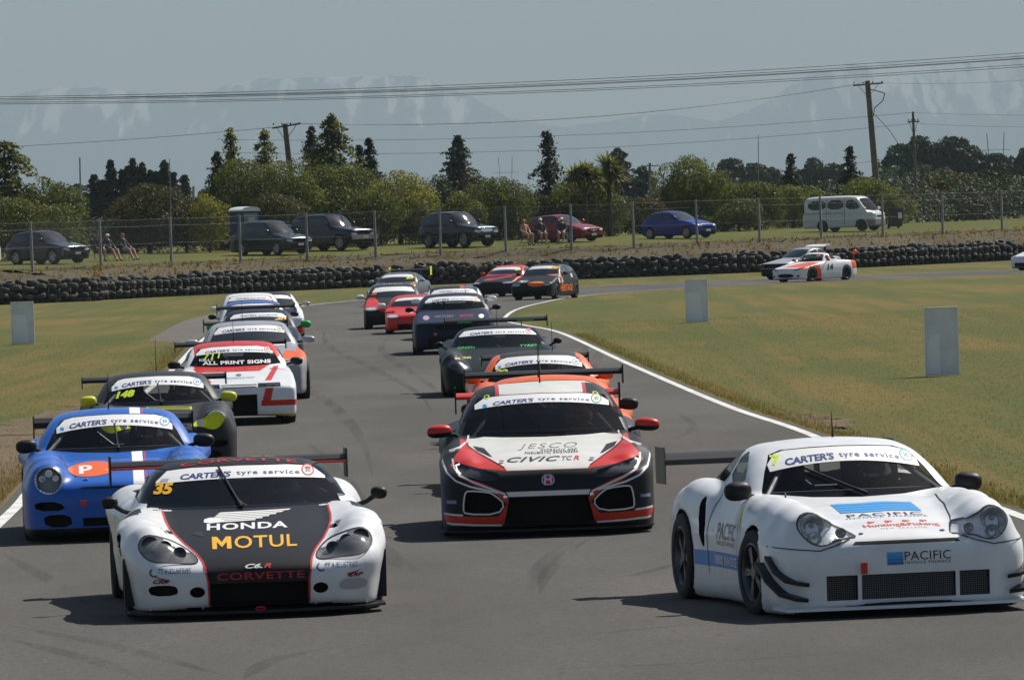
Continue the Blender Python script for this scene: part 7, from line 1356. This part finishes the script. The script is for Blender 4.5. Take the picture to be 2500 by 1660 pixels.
# portable toilet and wheeled bin
x, y = park(566, 20); t = thing('portable_toilet', 'blue and grey portable toilet with white domed roof', 'toilet', (x, y, lawn_z(x, 20)), R(38)); k = MB(); k.box((0, 0, 1.08), (1.1, 1.1, 2.1)); k.build('cabin', mat('toilet_blue', (.02, .06, .16), .5), t)
k = MB(); k.box((0, -.56, 1.05), (.86, .03, 1.9)); d_ = k.build('door', mat('toilet_grey', (.20, .22, .24), .5), t); k = MB(); k.box((.05, -.58, 1.62), (.42, .012, .36)); k.build('door_sign', mat('sign_pale', (.45, .48, .50), .6), d_)
k = MB(); k.prism([(-.62, 2.12), (.62, 2.12), (.60, 2.2), (.40, 2.32), (0, 2.36), (-.40, 2.32), (-.60, 2.2)], 'y', -.62, .62); k.build('roof', mat('toilet_white', (.72, .72, .70), .5), t)
x, y = park(2066, 12); t = thing('wheelie_bin', 'dark green wheeled bin with white label beside the white van', 'bin', (x, y, lawn_z(x, 12)), R(20)); k = MB(); k.box((0, 0, .58), (.56, .62, .95), None, (1.18, 1.18)); k.build('tub', mat('bin_green', (.012, .018, .016), .5), t)
k = MB(); k.box((0, .02, 1.09), (.70, .78, .07)); k.build('lid', mat('bin_lid', (.014, .016, .016), .5), t); k = MB(); k.box((.15, -.352, .72), (.22, .012, .34)); k.build('label_sheet', WHITE, t)
for s_ in (-1, 1): k = MB(); k.lathe([(.02, -.03), (.12, -.03), (.12, .03), (.02, .03)], 14, 'x', (s_ * .30, .28, .12)); k.build('wheel', RUB, t)

# ---------------------------------------------------------------- spectators sitting outside
SKIN = mat('skin', (.42, .22, .14), .6); CHAIRM = mat('chair_cloth', (.02, .025, .03), .9)
def seated(label, xd, off, rz, shirt, shorts, hat, legs=None, recl=0.0, legf=.42):
    x, y = park(xd, off); ch = thing('folding_chair', 'folding chair of the ' + label, 'chair', (x, y, lawn_z(x, off)), R(rz), 'spectators\' chairs')
    k = MB(); k.box((0, .05, .42), (.50, .48, .03)); k.build('seat', CHAIRM, ch); k = MB(); k.box((0, .36, .72), (.50, .03, .60), Matrix.Rotation(R(-14 - recl * 20), 3, 'X')); k.build('backrest', CHAIRM, ch)
    for sx in (-1, 1):
        for (ya, yb) in ((-.22, .30), (.30, -.22)): k = MB(); k.tube([(sx * .26, ya, 0), (sx * .26, yb, .62)], .012, 6); k.build('leg', STEEL, ch)
    s = Solid((-.36, -.95, -.02), (.36, .62, 1.42), .024); b = recl * .18
    f = s.cone([(0, .12, .55, .15), (0, .20 + b, .80, .14), (0, .24 + b * 1.6, 1.0, .14)]); f = smin(f, s.cone([(.17, .24 + b * 1.6, 1.02, .065), (.25, .10 + b, .78, .048), (.16, -.14, .66, .038), (.13, -.20, .655, .036)]), .04)
    kx, kz = -.36 - recl * .06, .56 - recl * .08; fx = -legf
    f = smin(f, s.cone([(.09, .10, .53, .095), (.13, kx, kz, .07), (.12, fx - .02 - recl * .30, .10, .046)]), .05); f = smin(f, s.cone([(.12, fx - .02 - recl * .30, .08, .045), (.13, fx - .17 - recl * .30, .05, .04)]), .03)
    f = smin(f, s.cone([(0, .25 + b * 1.8, 1.08, .055), (0, .24 + b * 1.8, 1.16, .055)]), .03); hy = .22 + b * 1.9
    f = smin(f, s.ball((0, hy, 1.24), (.085, .105, .125), False), .02); f = smin(f, s.ball((0, hy - .105, 1.225), (.016, .022, .022), False), .012); f = smin(f, s.ball((.085, hy + .01, 1.235), (.014, .022, .03)), .01)
    for i in range(4): f = smin(f, s.cone([(.13 - .014 * i, -.19, .665, .013), (.125 - .014 * i, -.25, .652, .012), (.122 - .014 * i, -.265, .62, .011)]), .012)
    f = smin(f, s.cone([(.10, -.18, .67, .014), (.075, -.22, .66, .012)]), .012)
    if hat is not None: f = smin(f, s.ball((0, hy + .01, 1.305), (.10, .115, .075), False), .01); f = smin(f, s.ball((0, hy - .13, 1.295), (.075, .075, .014), False), .01)
    V, Q = s.mesh(f); c = V[Q].mean(1); mi = np.zeros(len(Q), int); ax_ = np.abs(c[:, 0])
    mi[(c[:, 2] > .60) & (c[:, 1] > -.02) & (c[:, 2] < 1.08)] = 1; mi[(c[:, 2] < .66) & (c[:, 2] > .40) & (c[:, 1] > -.28)] = 2; mi[(c[:, 2] < .09)] = 3; mi[(c[:, 2] > 1.275) & (hat is not None)] = 4; mi[(c[:, 2] > 1.20) & (c[:, 1] > hy + .03) & (mi == 0)] = 3
    mi[(c[:, 2] > .72) & (c[:, 2] < 1.08) & (mi == 0)] = 1
    if legs is not None: mi[(mi == 0) & (c[:, 2] < .62) & (c[:, 1] < .1)] = 5
    o = link('person', quadmesh('person', V, Q, True, mi), None, [SKIN, shirt, shorts, mat('shoe_dark', (.03, .03, .03), .8), hat or shirt, legs or SKIN], (x, y, lawn_z(x, off)), (0, 0, R(rz))); return tag(o, label, 'person', 'spectators sitting on the lawn')
cl = lambda n, c: mat('cloth_' + n, c, .9)
seated('bare-armed spectator in a pale top, leftmost before the red car', 1214, 8.4, 30, cl('peach', (.50, .26, .17)), cl('sand', (.40, .30, .20)), None)
seated('spectator in dark shirt and white cap near the red car door', 1250, 8.8, 14, cl('dark', (.03, .035, .04)), cl('khaki', (.22, .16, .10)), cl('white', (.75, .75, .75)))
seated('spectator in dark shirt and white cap beside the red car bonnet', 1296, 8.8, -6, cl('dark', ()), cl('grey', (.30, .28, .30)), cl('white', ()))
seated('spectator in dark clothes right beside the dark crossover', 230, 9.5, 20, cl('brown', (.06, .04, .03)), cl('dark', ()), cl('rust', (.16, .05, .03)))
seated('spectator in black with white cap, second from the dark crossover', 256, 9.2, 35, cl('dark', ()), cl('dark', ()), cl('white', ()), legs=None, recl=.3, legf=.55)
seated('spectator with red hair, third from the dark crossover', 292, 9.2, 40, cl('dark', ()), cl('paleblue', (.25, .28, .33)), cl('auburn', (.35, .09, .03)), recl=.3, legf=.55)
# ================================================================ place the race cars
white_porsche(); black_white_35(); red_hatch(); rear_engined(); back_cars()
